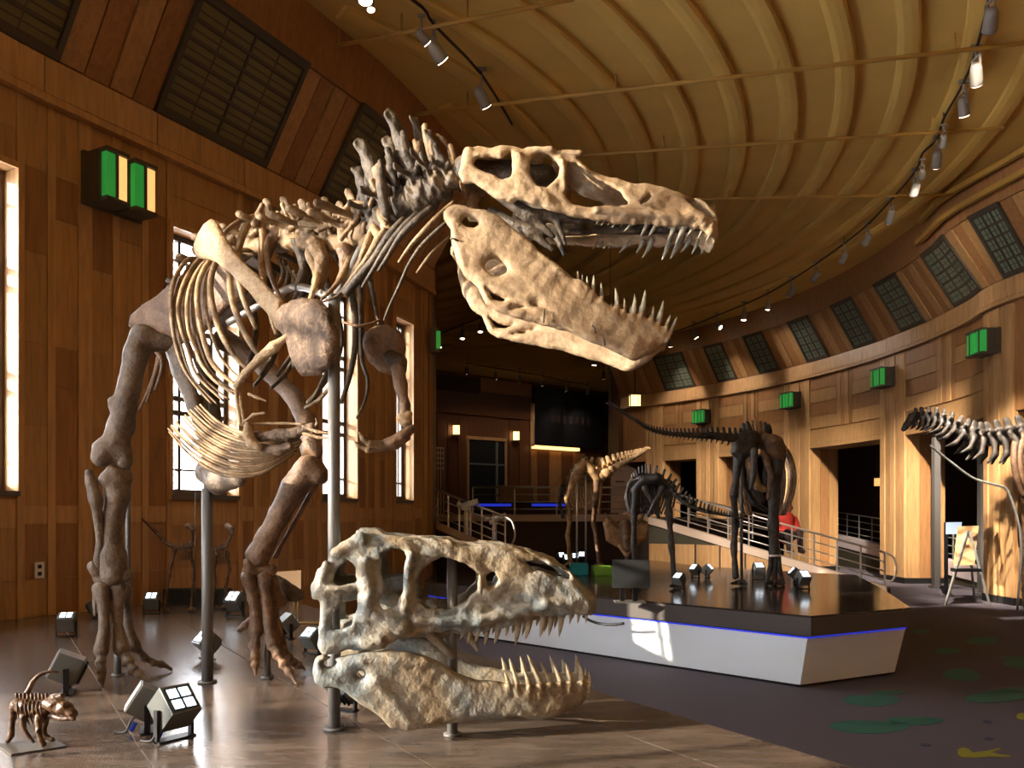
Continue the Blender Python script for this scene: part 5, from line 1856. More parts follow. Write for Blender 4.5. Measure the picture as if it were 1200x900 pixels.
# ================================================================== FLOOR SPOTLIGHTS
def spot_mesh():
    mb = MB()
    # housing: bevelled cube with a slightly smaller lens end on +X
    s = .066
    c = .012
    pts = []
    for x, k in ((-s, 1 - c / s), (-s + c, 1), (s - .004, 1), (s, .97)):
        for (a, b) in ((-1, -1), (1, -1), (1, 1), (-1, 1)):
            pts.append((x, a * s * k, b * s * k))
    f = [(3, 2, 1, 0), (12, 13, 14, 15)]
    for i in range(3):
        for j in range(4):
            f.append((i * 4 + j, i * 4 + (j + 1) % 4, (i + 1) * 4 + (j + 1) % 4, (i + 1) * 4 + j))
    housing = mesh_data('housing', pts, f, M['lamp_grey'])
    mb = MB()
    mb.box((-.012, -.082, 0), (.012, -.070, .13)).box((-.012, .070, 0), (.012, .082, .13)).box((-.03, -.082, 0), (.03, .082, .008))
    yoke = mesh_data('yoke', mb.v, mb.f, M['black_metal'])
    mb = MB().box((.066, -.054, -.054), (.0685, .054, .054))
    bezel = mesh_data('bezel', mb.v, mb.f, M['signface'])
    mb = MB().box((.068, -.020, -.020), (.071, .020, .020))
    led = mesh_data('led', mb.v, mb.f, M['led_glow'])
    mb = MB()
    for i in range(4):
        mb.box((-.08 - .0, -.05 + i * .03, -.05), (-.064, -.04 + i * .03, .05))
    fins = mesh_data('cooling_fins', mb.v, mb.f, M['black_metal'])
    mb = MB().box((.067, -.062, -.062), (.072, .062, .062))
    dif = mesh_data('diffuser', mb.v, mb.f, M['white'])
    return housing, yoke, bezel, led, fins, dif


SPM = spot_mesh()


def floor_spot(x, ybase, look, label, s=1.0, group='black cube spotlights on the platforms', z0=PLAT, Y=None, diff=False):
    Yb = Y or (H - z0) * F / (ybase - HOR)
    b = P(x, HOR, Yb)
    b.z = z0
    t = thing('floor_spotlight', b, label, 'spotlight', group)
    d = Vector(look).normalized()
    yaw = math.atan2(d.y, d.x)
    inst('yoke', SPM[1], Matrix.Translation(b) @ Matrix.Rotation(yaw, 4, 'Z') @ Matrix.Scale(s, 4), t)
    c = b + Vector((0, 0, .125 * s))
    Mh = frame(c, d, up, (s, s, s))
    hs = inst('housing', SPM[0], Mh, t)
    inst('bezel', SPM[2], Mh, hs)
    inst('cooling_fins', SPM[4], Mh, hs)
    if diff:
        inst('diffuser', SPM[5], Mh, hs)
        return t, b
    for (i, j) in ((-1, -1), (1, -1), (-1, 1), (1, 1)):
        inst('led', SPM[3], Mh @ Matrix.Translation((0, i * .026, j * .026)), hs)
    return t, b


floor_spot(79, 812, (-.78, -.35, .40), 'black cube spotlight behind the small bronze dinosaur', 1.15, diff=True)
t_, b_ = floor_spot(173, 856, (-.74, -.32, .50), 'black cube spotlight with pale sunlit face, left of the front pair', 1.05, diff=True)
t2_, b2_ = floor_spot(204, 866, (.52, -.36, .62), 'cube spotlight with four white lamps, right of the front pair', 1.12)
for t, b, sg in ((t_, b_, -1), (t2_, b2_, -1)):
    rod('cable', [b + Vector((-.02, -.03, .09)), b + Vector((-.05, -.06, .06)), b + Vector((-.07, -.07, .012)), b + Vector((-.13, -.05, .008))], .005, M['cable'], t, 6)
    rod('connector', [b + Vector((-.035, -.05, .05)), b + Vector((-.05, -.06, .015))], .011, M['blue_cable'], t, 8)
for args in ((78, 746, (.1, -.3, .9), 'small spotlight nearest the left edge, in front of the left wall', .95),
             (112, 724, (.7, .3, .4), 'small spotlight just behind the trailing foot of the big skeleton', .95),
             (178, 719, (.1, -.45, .85), 'small lit spotlight below the upright tail of the small skeletons', 1.0),
             (276, 722, (-.15, -.6, .7), 'small lit spotlight right of the small skeletons', 1.15),
             (243, 772, (-.5, -.5, .7), 'small spotlight behind the pole under the hips', .95),
             (337, 748, (.5, .4, .5), 'small spotlight behind the forward foot of the big skeleton', .95),
             (366, 766, (-.3, -.5, .75), 'small spotlight tucked behind the back of the giant skull', .9),
             (403, 832, (.2, .5, .6), 'small spotlight under the jaw joint of the giant skull', .9),
             (657, 661, (.2, -.6, .5), 'tiny lit spotlight leftmost below the raised tail skeleton', 1.1),
             (664, 664, (.1, -.6, .5), 'tiny lit spotlight second from left below the raised tail skeleton', 1.1),
             (674, 662, (0, -.6, .5), 'tiny lit spotlight third from left below the raised tail skeleton', 1.1),
             (682, 660, (-.1, -.6, .5), 'tiny lit spotlight rightmost below the raised tail skeleton', 1.1),
             (815, 677, (-.5, -.3, .6), 'left one of two spotlights facing apart on the dark platform', 1.0),
             (829, 677, (.5, -.3, .6), 'right one of two spotlights facing apart on the dark platform', 1.0),
             (889, 679, (0, -.4, .7), 'small lit spotlight between the legs of the long tailed skeleton', 1.2),
             (941, 690, (.1, -.5, .6), 'spotlight at the right corner of the dark platform', 1.15),
             (932, 684, (-.6, .1, .6), 'dark spotlight beside the right corner of the dark platform', 1.1),
             (796, 690, (-.3, -.3, .6), 'spotlight at the right foot of the black walking skeleton', 1.0)):
    floor_spot(args[0], args[1], args[2], args[3], args[4])

# ================================================================== SMALL BRONZE DINOSAUR
Yq = 3.56
b = P(40, 873, Yq)
b.z = PLAT
st = thing('dinosaur_statuette', b, 'small bronze skeleton figure of a dinosaur on a square plate', 'statue')


def gp(x, y, z=PLAT):
    Y = (H - z) * F / (y - HOR)
    return P(x, y, Y)


q = [gp(-4, 874), gp(13, 886), gp(78, 876), gp(60, 866)]
MB().hexa([v + Vector((0, 0, .0)) for v in q] + [v + Vector((0, 0, .008)) for v in q]).build('base_plate', M['bronze'], st)


def sp(x, y, dy=0.0):
    return P(x, y, Yq + dy)


def sc_(pts, mat=None):
    return chain([sp(x, y, d) for x, y, d, r in pts], [r * Yq / F for x, y, d, r in pts])


bone('body', sc_([(20, 826, 0, 8), (30, 828, 0, 9), (42, 832, 0, 9.5), (52, 832, -.01, 8)]), M['statue'], st, .0045, .008, .0035, nsc=.35)
for i in range(7):
    xx = 22 + i * 4.6
    rod('rib', [sp(xx, 817 + i * .6, 0), sp(xx - 2.5, 828, -.035), sp(xx, 840, -.036), sp(xx + 3, 848, -.012)], .0032, M['statue'], st, 6, 4)
for i in range(9):
    xx = 20 + i * 4.4
    bone('back_plate', sc_([(xx, 818 + i * .1, 0, 2.2), (xx - 1, 813 + (i % 2), 0, 1.4)]), M['statue'], st, .003, .004, .0008, nsc=.3)
rod('tail', [sp(28, 818, .01), sp(34, 808, .02), sp(39, 798, .03), sp(48, 790, .04), sp(60, 787, .05), sp(70, 788, .06)], [.015, .013, .011, .009, .007, .004], M['statue'], st, 8)
bone('skull', sc_([(57, 825, -.01, 8), (66, 826, -.02, 9), (76, 830, -.03, 8), (86, 836, -.04, 5)]) + sc_([(60, 818, -.01, 4), (72, 816, -.02, 4)]), M['statue'], st, .004, .008, .003, nsc=.3)
bone('lower_jaw', sc_([(58, 838, -.01, 4), (72, 842, -.03, 3.6), (86, 842, -.04, 3)]), M['statue'], st, .004, .005, .002, nsc=.3)
for q in ([(17, 826, .0, 5), (15, 842, .0, 3.6), (14, 852, 0, 3), (13, 862, 0, 3.6), (9, 872, 0, 3)], [(28, 840, -.03, 5), (27, 852, -.04, 3), (33, 862, -.04, 2.2), (39, 869, -.04, 2)],
          [(46, 840, -.03, 5), (45, 856, -.05, 3.4), (48, 866, -.05, 3.2), (51, 875, -.05, 3.2)], [(54, 842, .02, 4), (51, 856, .03, 3), (54, 864, .03, 3), (62, 869, .03, 2.6)]):
    q2 = [(x, min(y, HOR + (H - PLAT - .008 - r * Yq / F) * F / (Yq + d)), d, r) for x, y, d, r in q]
    bone('leg', sc_(q2), M['statue'], st, .0038, .006, .0015, nsc=.3)


# ================================================================== OTHER MOUNTED SKELETONS
def unit_vert(mat, spine, trans, rib=0.0):
    pr = chain([(-.45, 0, 0), (0, 0, 0), (.45, 0, 0)], [.34, .27, .34])
    pr += chain([(0, 0, .2), (-.12, 0, .35 + spine)], [.2, .17], (0, 1, 0), 1.8)
    for s in (-1, 1):
        pr += chain([(0, s * .1, .25), (-.1, s * (.2 + trans), .32)], [.16, .11])
        if rib > 0:
            pr += chain([(0, s * .3, -.1), (-.1, s * .4, -.3 - rib * .5), (-.4, s * .3, -.2 - rib)], [.14, .11, .07])
    if trans == 0:
        pr += chain([(0, 0, -.2), (-.25, 0, -.45 - spine * .5)], [.12, .08], (0, 1, 0), 1.5)
    return bone_data('vertebra', pr, mat, .085, .12, .0)


UV_ = {}


def uvert(mat, spine, trans, rib=0.0):
    k = (mat, round(spine, 2), round(trans, 2), rib)
    if k not in UV_:
        UV_[k] = unit_vert(M[mat], spine, trans, rib)
    return UV_[k]


def vert_row(root, pts, sizes, mat, spine=.6, trans=.5, step=.95, name='vertebra', rib=0.0):
    """vertebrae strung along a curve; sizes = vertebra length at start and end"""
    sp_ = smooth_path([P(*q) for q in pts], 10)
    d = [0]
    for i in range(1, len(sp_)):
        d.append(d[-1] + (sp_[i] - sp_[i - 1]).length)
    L_ = d[-1]
    s = 0.0
    while s < L_:
        f = s / L_
        sz = float(np.interp(f, np.linspace(0, 1, len(sizes)), sizes))
        x = [float(np.interp(s, d, [v[k] for v in sp_])) for k in range(3)]
        x2 = [float(np.interp(min(s + .02, L_), d, [v[k] for v in sp_])) for k in range(3)]
        x1 = [float(np.interp(max(s - .02, 0), d, [v[k] for v in sp_])) for k in range(3)]
        t = Vector(x2) - Vector(x1)
        if t.length < 1e-5:
            break
        inst(name, uvert(mat, spine, trans, rib), frame(Vector(x), t, up, (sz, sz, sz)), root)
        s += sz * step


def limb(root, name, pts, mat, h=.012):
    bone(name, leg_chain([(x, y, Y, r * 1.12) for x, y, Y, r in pts]), M[mat], root, h, .02, .006, nsc=1.6)


def limb_set(root, joints, mat, names=('femur', 'shin_bone', 'foot_bone'), h=.012):
    for i in range(len(joints) - 1):
        a_, b_ = joints[i], joints[i + 1]
        m_ = tuple((a_[k] + b_[k]) / 2 * (1 if k < 3 else .72) for k in range(4))
        limb(root, names[min(i, len(names) - 1)], [a_, m_, b_], mat, h)


def foot_toes(root, x, y, Y, mat, r=2.0, n=3, ln=9):
    yb = HOR + (H - PLAT - px(r, Y)) * F / Y
    for k in range(n):
        a = (k - (n - 1) / 2)
        limb(root, 'toe_bone', [(x, yb - 2.5, Y, r), (x + a * ln * .5 + 1, yb - 1, Y - .04, r * .9), (x + a * ln, yb, Y - .1, r * .5)], mat, .010)


# --- two little skeletons by the left wall
for (dx, lab, flip, dY) in ((0, 'little brown skeleton with raised straight tail near the left wall', False, 0), (44, 'little brown skeleton right of its twin near the left wall', True, .25)):
    Y0 = 8.35 + dY
    root = P(222 + dx, HOR, Y0)
    root.z = PLAT
    r_ = thing('small_skeleton', root, lab, 'skeleton', 'pair of little skeletons by the left wall')
    if not flip:
        vert_row(r_, [(167, 609, Y0 + .2), (182, 624, Y0 + .15), (196, 638, Y0 + .08), (210, 642, Y0), (224, 640, Y0 - .05)], [.022, .045, .05], 'bone_brown', .5, .25)
        vert_row(r_, [(224, 640, Y0 - .05), (226, 630, Y0 - .06), (224, 621, Y0 - .08), (222, 617, Y0 - .08)], [.045, .04], 'bone_brown', .4, .3)
        limb(r_, 'skull', [(220, 617, Y0 - .08, 3.2), (224, 616, Y0 - .1, 3), (227, 621, Y0 - .12, 2)], 'bone_brown', .009)
        for i in range(6):
            x = 210 + i * 2.8
            for s in (-1, 1):
                rod('rib', [P(x, 641, Y0), P(x - 1.5, 645, Y0 + s * .07), P(x, 652, Y0 + s * .07), P(x + 2, 656, Y0 + s * .02)], .006, M['bone_brown'], r_, 5, 3)
        limb_set(r_, [(205, 645, Y0, 2.4), (200, 664, Y0 - .04, 1.8), (197, 684, Y0 - .04, 1.6), (193, 712, Y0 - .04, 1.6)], 'bone_brown', h=.009)
        limb_set(r_, [(223, 646, Y0, 2.4), (227, 668, Y0, 1.8), (226, 690, Y0, 1.6), (224, 715, Y0, 1.6)], 'bone_brown', h=.009)
        foot_toes(r_, 193, 715, Y0 - .04, 'bone_brown', 1.5, 3, 5)
        foot_toes(r_, 224, 716, Y0, 'bone_brown', 1.5, 3, 5)
        MB().tube([P(229, HOR + (H - PLAT) * F / (Y0 + .05), Y0 + .05), P(229, 566, Y0 + .05)], .006, 8).build('support_rod', ST, r_, True)
    else:
        vert_row(r_, [(236, 648, Y0 + .5), (246, 648, Y0 + .3), (256, 645, Y0), (266, 640, Y0 - .1)], [.03, .05, .05], 'bone_brown', .5, .25)
        vert_row(r_, [(266, 640, Y0 - .1), (270, 630, Y0 - .12), (269, 622, Y0 - .14), (268, 618, Y0 - .15)], [.045, .04], 'bone_brown', .4, .3)
        limb(r_, 'skull', [(267, 617, Y0 - .15, 3.4), (271, 620, Y0 - .2, 3), (272, 626, Y0 - .24, 2)], 'bone_brown', .009)
        for i in range(6):
            x = 254 + i * 2.8
            for s in (-1, 1):
                rod('rib', [P(x, 643, Y0 - i * .02), P(x - 1.5, 648, Y0 + s * .07), P(x, 655, Y0 + s * .07), P(x + 2, 660, Y0 + s * .02)], .006, M['bone_brown'], r_, 5, 3)
        limb_set(r_, [(254, 650, Y0, 2.4), (251, 666, Y0, 1.8), (252, 684, Y0, 1.6), (250, 706, Y0, 1.6)], 'bone_brown', h=.009)
        limb_set(r_, [(266, 648, Y0, 2.4), (269, 668, Y0, 1.8), (265, 688, Y0, 1.6), (262, 712, Y0, 1.6)], 'bone_brown', h=.009)
        foot_toes(r_, 250, 713, Y0, 'bone_brown', 1.5, 3, 5)
        foot_toes(r_, 262, 713, Y0, 'bone_brown', 1.5, 3, 5)
# low black plinth and info board behind them
a_, b_ = P(186, HOR, 8.85), P(268, HOR, 9.0)
o = MB().box((a_.x, 8.95, PLAT), (b_.x, 9.12, PLAT + .17)).build('low_plinth', M['signface'])
tag(o, 'low dark plinth behind the two little skeletons', 'plinth')
bd = P(338, HOR, 7.6)
bd.z = PLAT
ib = thing('info_board', bd, 'beige slanted board on thin gold legs behind the forward foot', 'board')
q = [P(318, 673, 7.6), P(352, 671, 7.55), P(352, 691, 7.35), P(330, 692, 7.4)]
nn = Vector((0, .02, .02))
MB().hexa([q[3], q[2], q[1], q[0], q[3] + nn, q[2] + nn, q[1] + nn, q[0] + nn]).build('board_face', M['tan'], ib)
for x in (345, 349):
    p0 = P(x, 690, 7.4)
    MB().tube([Vector((p0.x, p0.y, PLAT)), p0], .008, 8).build('leg', M['gold'], ib, True)
p0, p1 = P(345, 0, 7.4), P(384, 0, 7.4)
MB().tube([Vector((p0.x, p0.y, PLAT + .015)), Vector((p1.x, p1.y, PLAT + .015))], .008, 8).build('foot_bar', M['gold'], ib, True)

# --- skeleton with the raised tail, seen from behind
Y0 = 15.2
root = P(684, HOR, Y0)
root.z = PLAT
r_ = thing('tail_raised_skeleton', root, 'tan skeleton with thick tail raised to the right, far left on the dark platform', 'skeleton')
vert_row(r_, [(760, 526, Y0 - .5), (742, 536, Y0 - .3), (722, 546, Y0 - .1), (704, 556, Y0 + .05), (690, 556, Y0 + .3), (678, 560, Y0 + .7), (668, 566, Y0 + 1.1)], [.05, .20, .34, .36, .26], 'bone_tan', .5, .25, .42)
for i in range(12):
    x = 672 + i * 2.0
    for s in (-1, 1):
        w = 9 + 4 * math.sin(i * .4)
        rod('rib', [P(x + 6, 558, Y0 + .5 - i * .03), P(x + 6 + s * w * .8, 564, Y0 + .45), P(x + 5 + s * w, 580, Y0 + .4), P(x + 5 + s * w * .5, 598, Y0 + .3)], [.035, .03, .025, .015], M['bone_tan'], r_, 6, 4)
limb(r_, 'hip_bone', [(672, 562, Y0, 5), (680, 548, Y0, 6), (686, 541, Y0, 4), (694, 552, Y0, 6), (700, 562, Y0, 5)], 'bone_tan', .02)
limb_set(r_, [(672, 562, Y0, 4.4), (664, 584, Y0 - .2, 3.2), (668, 606, Y0, 2.8), (665, 628, Y0, 2.6), (668, 660, Y0 - .1, 2.6)], 'bone_tan', h=.016)
limb_set(r_, [(700, 562, Y0, 4.4), (698, 588, Y0 - .3, 3.4), (695, 612, Y0, 2.8), (699, 634, Y0, 2.6), (702, 660, Y0 - .1, 2.6)], 'bone_brown', h=.016)
limb_set(r_, [(660, 570, Y0 + .8, 3), (656, 590, Y0 + .8, 2), (660, 606, Y0 + .7, 1.8)], 'bone_black', ('arm_bone', 'forearm', 'hand_bone'), h=.014)
foot_toes(r_, 668, 664, Y0 - .1, 'bone_tan', 2, 3, 6)
foot_toes(r_, 702, 664, Y0 - .1, 'bone_brown', 2, 3, 6)
for x in (686.5, 676):
    p0 = P(x, HOR, Y0)
    MB().tube([Vector((p0.x, p0.y, PLAT)), P(x, 556, Y0)], .018, 8).build('support_pole', M['steel'], r_, True)
p0 = P(715, 538, Y0 - .1)
MB().tube([p0, Vector((p0.x, p0.y, CEIL))], .005, 6).build('hanging_cable', M['black_metal'], r_, True)

# --- black walking skeleton
Y0 = 11.0
root = P(765, HOR, Y0)
root.z = PLAT
r_ = thing('walking_skeleton', root, 'black skeleton with two long straight legs and low tail trailing right', 'skeleton')
vert_row(r_, [(742, 566, Y0 + .5), (752, 560, Y0 + .25), (764, 560, Y0), (778, 566, Y0 - .1), (790, 578, Y0 - .2), (804, 590, Y0 - .3), (822, 598, Y0 - .35), (845, 603, Y0 - .4), (872, 608, Y0 - .45)], [.10, .13, .13, .12, .10, .08, .05, .03], 'bone_black', .9, .4, .7)
for i in range(11):
    x = 744 + i * 3.4
    for s in (-1, 1):
        rod('rib', [P(x + 3, 563, Y0 + .2 - i * .03), P(x + 3 + s * 9, 568, Y0 + .15), P(x + 2 + s * 11, 584, Y0 + .1), P(x + 2 + s * 5, 603, Y0 + .05)], [.022, .022, .018, .010], M['bone_black'], r_, 6, 4)
limb(r_, 'hip_bone', [(744, 574, Y0, 4), (756, 562, Y0 - .1, 5), (770, 560, Y0 - .15, 5), (784, 572, Y0 - .1, 4.6)], 'bone_black', .016)
for q in ([(756, 572, Y0 - .2, 3.4), (766, 590, Y0 - .2, 3), (772, 606, Y0 - .2, 2)], [(776, 572, Y0 - .2, 3.4), (768, 588, Y0 - .22, 3), (760, 604, Y0 - .2, 2)], [(738, 568, Y0 + .3, 3), (734, 584, Y0 + .3, 2.4), (738, 600, Y0 + .3, 2)]):
    limb(r_, 'hip_strut', q, 'bone_black', .014)
limb_set(r_, [(745, 576, Y0, 4.6), (743, 600, Y0, 3.8), (743, 640, Y0, 3.6), (745, 685, Y0, 3.0)], 'bone_black', h=.014)
limb_set(r_, [(782, 576, Y0 - .1, 4.6), (784, 600, Y0 - .1, 4.0), (787, 642, Y0 - .1, 3.6), (791, 686, Y0 - .1, 3.0)], 'bone_black', h=.014)
foot_toes(r_, 745, 690, Y0, 'bone_black', 2.4, 3, 6)
foot_toes(r_, 791, 690, Y0 - .1, 'bone_black', 2.4, 3, 6)

# --- long-tailed giant seen from behind
Y0 = 11.35
root = P(890, HOR, Y0)
root.z = PLAT
r_ = thing('long_tail_skeleton', root, 'big dark skeleton with very long whip tail reaching to the left', 'skeleton')
vert_row(r_, [(713, 473, 10.4), (728, 482, 10.5), (745, 493, 10.6), (762, 503, 10.75), (785, 508, 10.85), (812, 510, 11.0), (838, 511, 11.15), (862, 514, 11.3), (882, 518, 11.6), (900, 522, 12.0)], [.04, .05, .08, .11, .15, .19, .22, .24], 'bone_black', .35, 0, .62, 'tail_vertebra')
for i in range(7):
    x = 872 + i * 5
    limb(r_, 'spine_process', [(x, 516, 11.4 + i * .06, 3), (x - 1 + (i % 2) * 2, 505, 11.4 + i * .06, 3), (x - 1, 498 - 4 * math.sin(i * .55), 11.4 + i * .06, 2.4)], 'bone_tan' if 1 < i < 5 else 'bone_black', .016)
limb(r_, 'hip_bone', [(862, 528, Y0, 5), (868, 514, Y0, 6), (884, 510, Y0, 5)], 'bone_black', .018)
limb(r_, 'hip_bone', [(896, 512, Y0, 5), (908, 518, Y0, 7), (914, 532, Y0, 6)], 'bone_brown', .018)
for q, mt in (([(874, 522, Y0, 4), (878, 545, Y0, 4), (888, 570, Y0 - .1, 4), (896, 574, Y0 - .1, 3)], 'bone_tan'), ([(902, 522, Y0, 4), (900, 545, Y0, 4), (896, 566, Y0 - .1, 3)], 'bone_black'),
              ([(868, 524, Y0 + .3, 5), (880, 548, Y0 + .3, 6), (890, 586, Y0 + .3, 5)], 'bone_black')):
    limb(r_, 'hip_strut', q, mt, .016)
for i in range(6):
    k = i * 1.3
    for s in (-1, 1):
        cx = 893
        w = (38 - 2.2 * k) if s > 0 else (30 - 2 * k)
        rod('rib', [P(cx, 516, 11.9 + .16 * k), P(cx + s * w * .66, 522, 11.9 + .16 * k), P(cx + s * w, 550, 11.8 + .16 * k), P(cx + s * w * .96, 580, 11.7 + .16 * k), P(cx + s * w * .7, 604, 11.7 + .16 * k)],
            [.026, .03, .026, .02, .012], M['bone_tan' if i % 3 == 0 else 'bone_brown'], r_, 6, 4)
limb_set(r_, [(866, 536, Y0, 6), (860, 580, Y0 - .1, 4.4), (862, 614, Y0, 4.2), (860, 640, Y0, 4), (862, 676, Y0 - .1, 3.6)], 'bone_black', h=.016)
limb_set(r_, [(912, 536, Y0, 8), (907, 590, Y0, 6.5), (906, 616, Y0, 6.5), (908, 648, Y0, 6.5)], 'bone_black', h=.016)
for dx in (-7, 0, 7):
    limb(r_, 'foot_bone', [(908 + dx * .5, 650, Y0, 3.2), (908 + dx * .8, 668, Y0 - .03, 2.4), (908 + dx * 1.4, 684, Y0 - .06, 2.4)], 'bone_black', .014)
foot_toes(r_, 908, 688, Y0 - .08, 'bone_black', 2.6, 3, 11)
foot_toes(r_, 866, 686, Y0 - .1, 'bone_black', 2.6, 3, 9)
MB().tube([P(908, 650, Y0 - .1), P(908, 652.5, Y0 - .1)], .085, 14).build('ankle_band', M['banner'], r_, True)
for x in (869, 909):
    p0 = P(x, HOR, Y0 + .1)
    MB().tube([Vector((p0.x, p0.y, PLAT)), P(x, 530, Y0 + .1)], .022, 8).build('support_pole', ST, r_, True)

plate('hip_blade', [(856, 532), (858, 516), (868, 506), (882, 508), (888, 520), (880, 534), (868, 542)], Y0 - .05, .07, M['bone_black'], r_, h=.02, edge=.1, noise=.008)
plate('hip_blade', [(896, 518), (904, 508), (916, 512), (922, 526), (918, 542), (906, 540), (898, 530)], Y0 - .05, .07, M['bone_brown'], r_, h=.02, edge=.1, noise=.008)
for q, mt in (([(884, 528, Y0 - .2, 4), (884, 552, Y0 - .25, 3.4), (880, 572, Y0 - .3, 2.4)], 'bone_black'), ([(894, 530, Y0 - .1, 3.4), (904, 556, Y0 - .15, 3.4), (900, 584, Y0 - .15, 2.4)], 'bone_brown'),
              ([(870, 540, Y0 + .2, 4), (872, 566, Y0 + .2, 3), (884, 590, Y0 + .2, 3), (898, 598, Y0 + .2, 2.4)], 'bone_black')):
    limb(r_, 'hip_strut', q, mt, .016)

# --- horned skull on the platform
Y0 = 14.6
root = P(738, HOR, Y0)
root.z = PLAT
r_ = thing('horned_skull', root, 'tan horned and frilled skull on a stand behind the black walking skeleton', 'skull')
plate('frill', [(706, 612), (712, 604), (724, 612), (738, 612), (748, 606), (760, 612), (758, 632), (744, 642), (724, 642), (710, 634)], Y0 + .2, .05, M['bone_tan'], r_, h=.02, edge=.08)
limb(r_, 'horn', [(724, 616, Y0, 3.4), (716, 610, Y0 - .2, 2.4), (708, 600, Y0 - .4, .8)], 'bone_tan', .014)
limb(r_, 'horn', [(742, 616, Y0, 3.4), (750, 608, Y0 - .2, 2.4), (758, 597, Y0 - .4, .8)], 'bone_tan', .014)
limb(r_, 'snout', [(733, 616, Y0 - .1, 7), (734, 630, Y0 - .25, 5.4), (735, 644, Y0 - .4, 3)], 'bone_brown', .016)
limb(r_, 'lower_jaw', [(727, 640, Y0 - .1, 2.6), (734, 650, Y0 - .3, 2.4), (741, 640, Y0 - .1, 2.6)], 'bone_tan', .014)
p0 = P(734, HOR, Y0)
MB().tube([Vector((p0.x, p0.y, PLAT)), P(734, 628, Y0)], .03, 10).build('stand_post', ST, r_, True)
MB().box((p0.x - .2, p0.y - .2, PLAT), (p0.x + .2, p0.y + .2, PLAT + .03)).build('stand_base', M['black'], r_)

# --- long neck reaching in from the right
Y0 = 14.6
root = Vector((9.0, Y0, 0))
r_ = thing('long_neck_skeleton', root, 'long grey brown neck skeleton reaching in from the right edge', 'skeleton')
vert_row(r_, [(1074, 488, Y0 + .2), (1092, 489, Y0 + .15), (1112, 497, Y0 + .1), (1132, 508, Y0), (1152, 514, Y0), (1176, 512, Y0), (1200, 508, Y0), (1226, 504, Y0)], [.20, .28, .36, .42, .42], 'bone_black', .35, .45, .50, 'neck_vertebra', .95)
limb(r_, 'skull', [(1074, 487, Y0 + .2, 5), (1068, 492, Y0 + .15, 4.6), (1062, 499, Y0 + .1, 3.6), (1059, 503, Y0 + .1, 2.6)], 'bone_black', .014)
rod('neck_cradle', [P(1090, 522, Y0), P(1110, 538, Y0), P(1140, 560, Y0), P(1170, 569, Y0), P(1180, 574, Y0), P(1190, 600, Y0), P(1197, 640, Y0), Vector((P(1192, 0, Y0).x, Y0, 0.0))], .022, ST, r_, 8)
rod('neck_rod', [P(1122, 499, Y0), P(1150, 508, Y0), P(1172, 509, Y0), P(1186, 500, Y0)], .03, M['bone_brown'], r_, 8)
for i in range(3):
    x = 1192 + i * 7
    rod('rib', [P(x, 508, Y0 - .1 * i), P(x - 4, 530, Y0 - .2), P(x - 2, 556, Y0 - .25), P(x + 8, 584, Y0 - .2)], [.06, .055, .05, .03], M['bone_brown'], r_, 8, 4)
limb(r_, 'shin_bone', [(1204, 560, Y0, 8), (1206, 620, Y0, 6), (1206, 690, Y0, 7), (1206, HOR + (H - .1) * F / Y0, Y0, 6)], 'bone_brown', .02)


# ================================================================== RAILINGS
def railing(name, label, base, h, step, nr=3, r=.016, loop_end=False):
    root = Vector(base[0])
    t = thing(name, root, label, 'railing')
    base = [Vector(b) for b in base]
    for k in range(nr + 1):
        z = h * (1 - k * (.80 / nr))
        mb = MB()
        for a_, b_ in zip(base[:-1], base[1:]):
            mb.tube([a_ + Vector((0, 0, z)), b_ + Vector((0, 0, z))], r * (1.35 if k == 0 else .8), 8)
        mb.build('handrail' if k == 0 else 'rail', M['steel'], t, True)
    for a_, b_ in zip(base[:-1], base[1:]):
        n = max(1, int((b_ - a_).length / step))
        for i in range(n + 1):
            p = a_.lerp(b_, i / n)
            MB().bar(p, p + Vector((0, 0, h)), .03, .03).build('post', M['steel'], t)
    if loop_end:
        p = base[0]
        d = (base[0] - base[1]).normalized()
        rod('end_loop', [p + Vector((0, 0, h)), p + d * .16 + Vector((0, 0, h - .04)), p + d * .22 + Vector((0, 0, h * .6)), p + d * .14 + Vector((0, 0, h * .25)), p + Vector((0, 0, h * .2))], r * 1.3, M['steel'], t, 8)
    return t


off = nv * -.08
railing('ramp_railing', 'steel railing along the ramp behind the dark platform', [A + off + Vector((0, 0, .03)), B + off + Vector((0, 0, .03))], .68, .43, loop_end=True)
railing('landing_railing', 'steel railing along the front of the far landing', [Vector((B.x - .15, 18.6, 1.72)), Vector((-.9, 18.6, 1.72))], .62, .8)
railing('ramp_railing', 'pale railing sloping down beside the end of the left wall', [A2 + Vector((0, .1, 0)), B2 + Vector((0, .1, 0))], .62, .25, loop_end=True)
railing('corridor_railing', 'railing behind the openings between the right pillars', [ka + Vector((0, 0, .2)), kb + Vector((0, 0, .2))], .75, .9)
off2 = Vector((1.2, 1.5, 0))
railing('inner_railing', 'second railing higher up behind the ramp railing', [Vector((5.9, 18.2, 1.05)), Vector((4.2, 19.2, 1.5))], .6, .5)

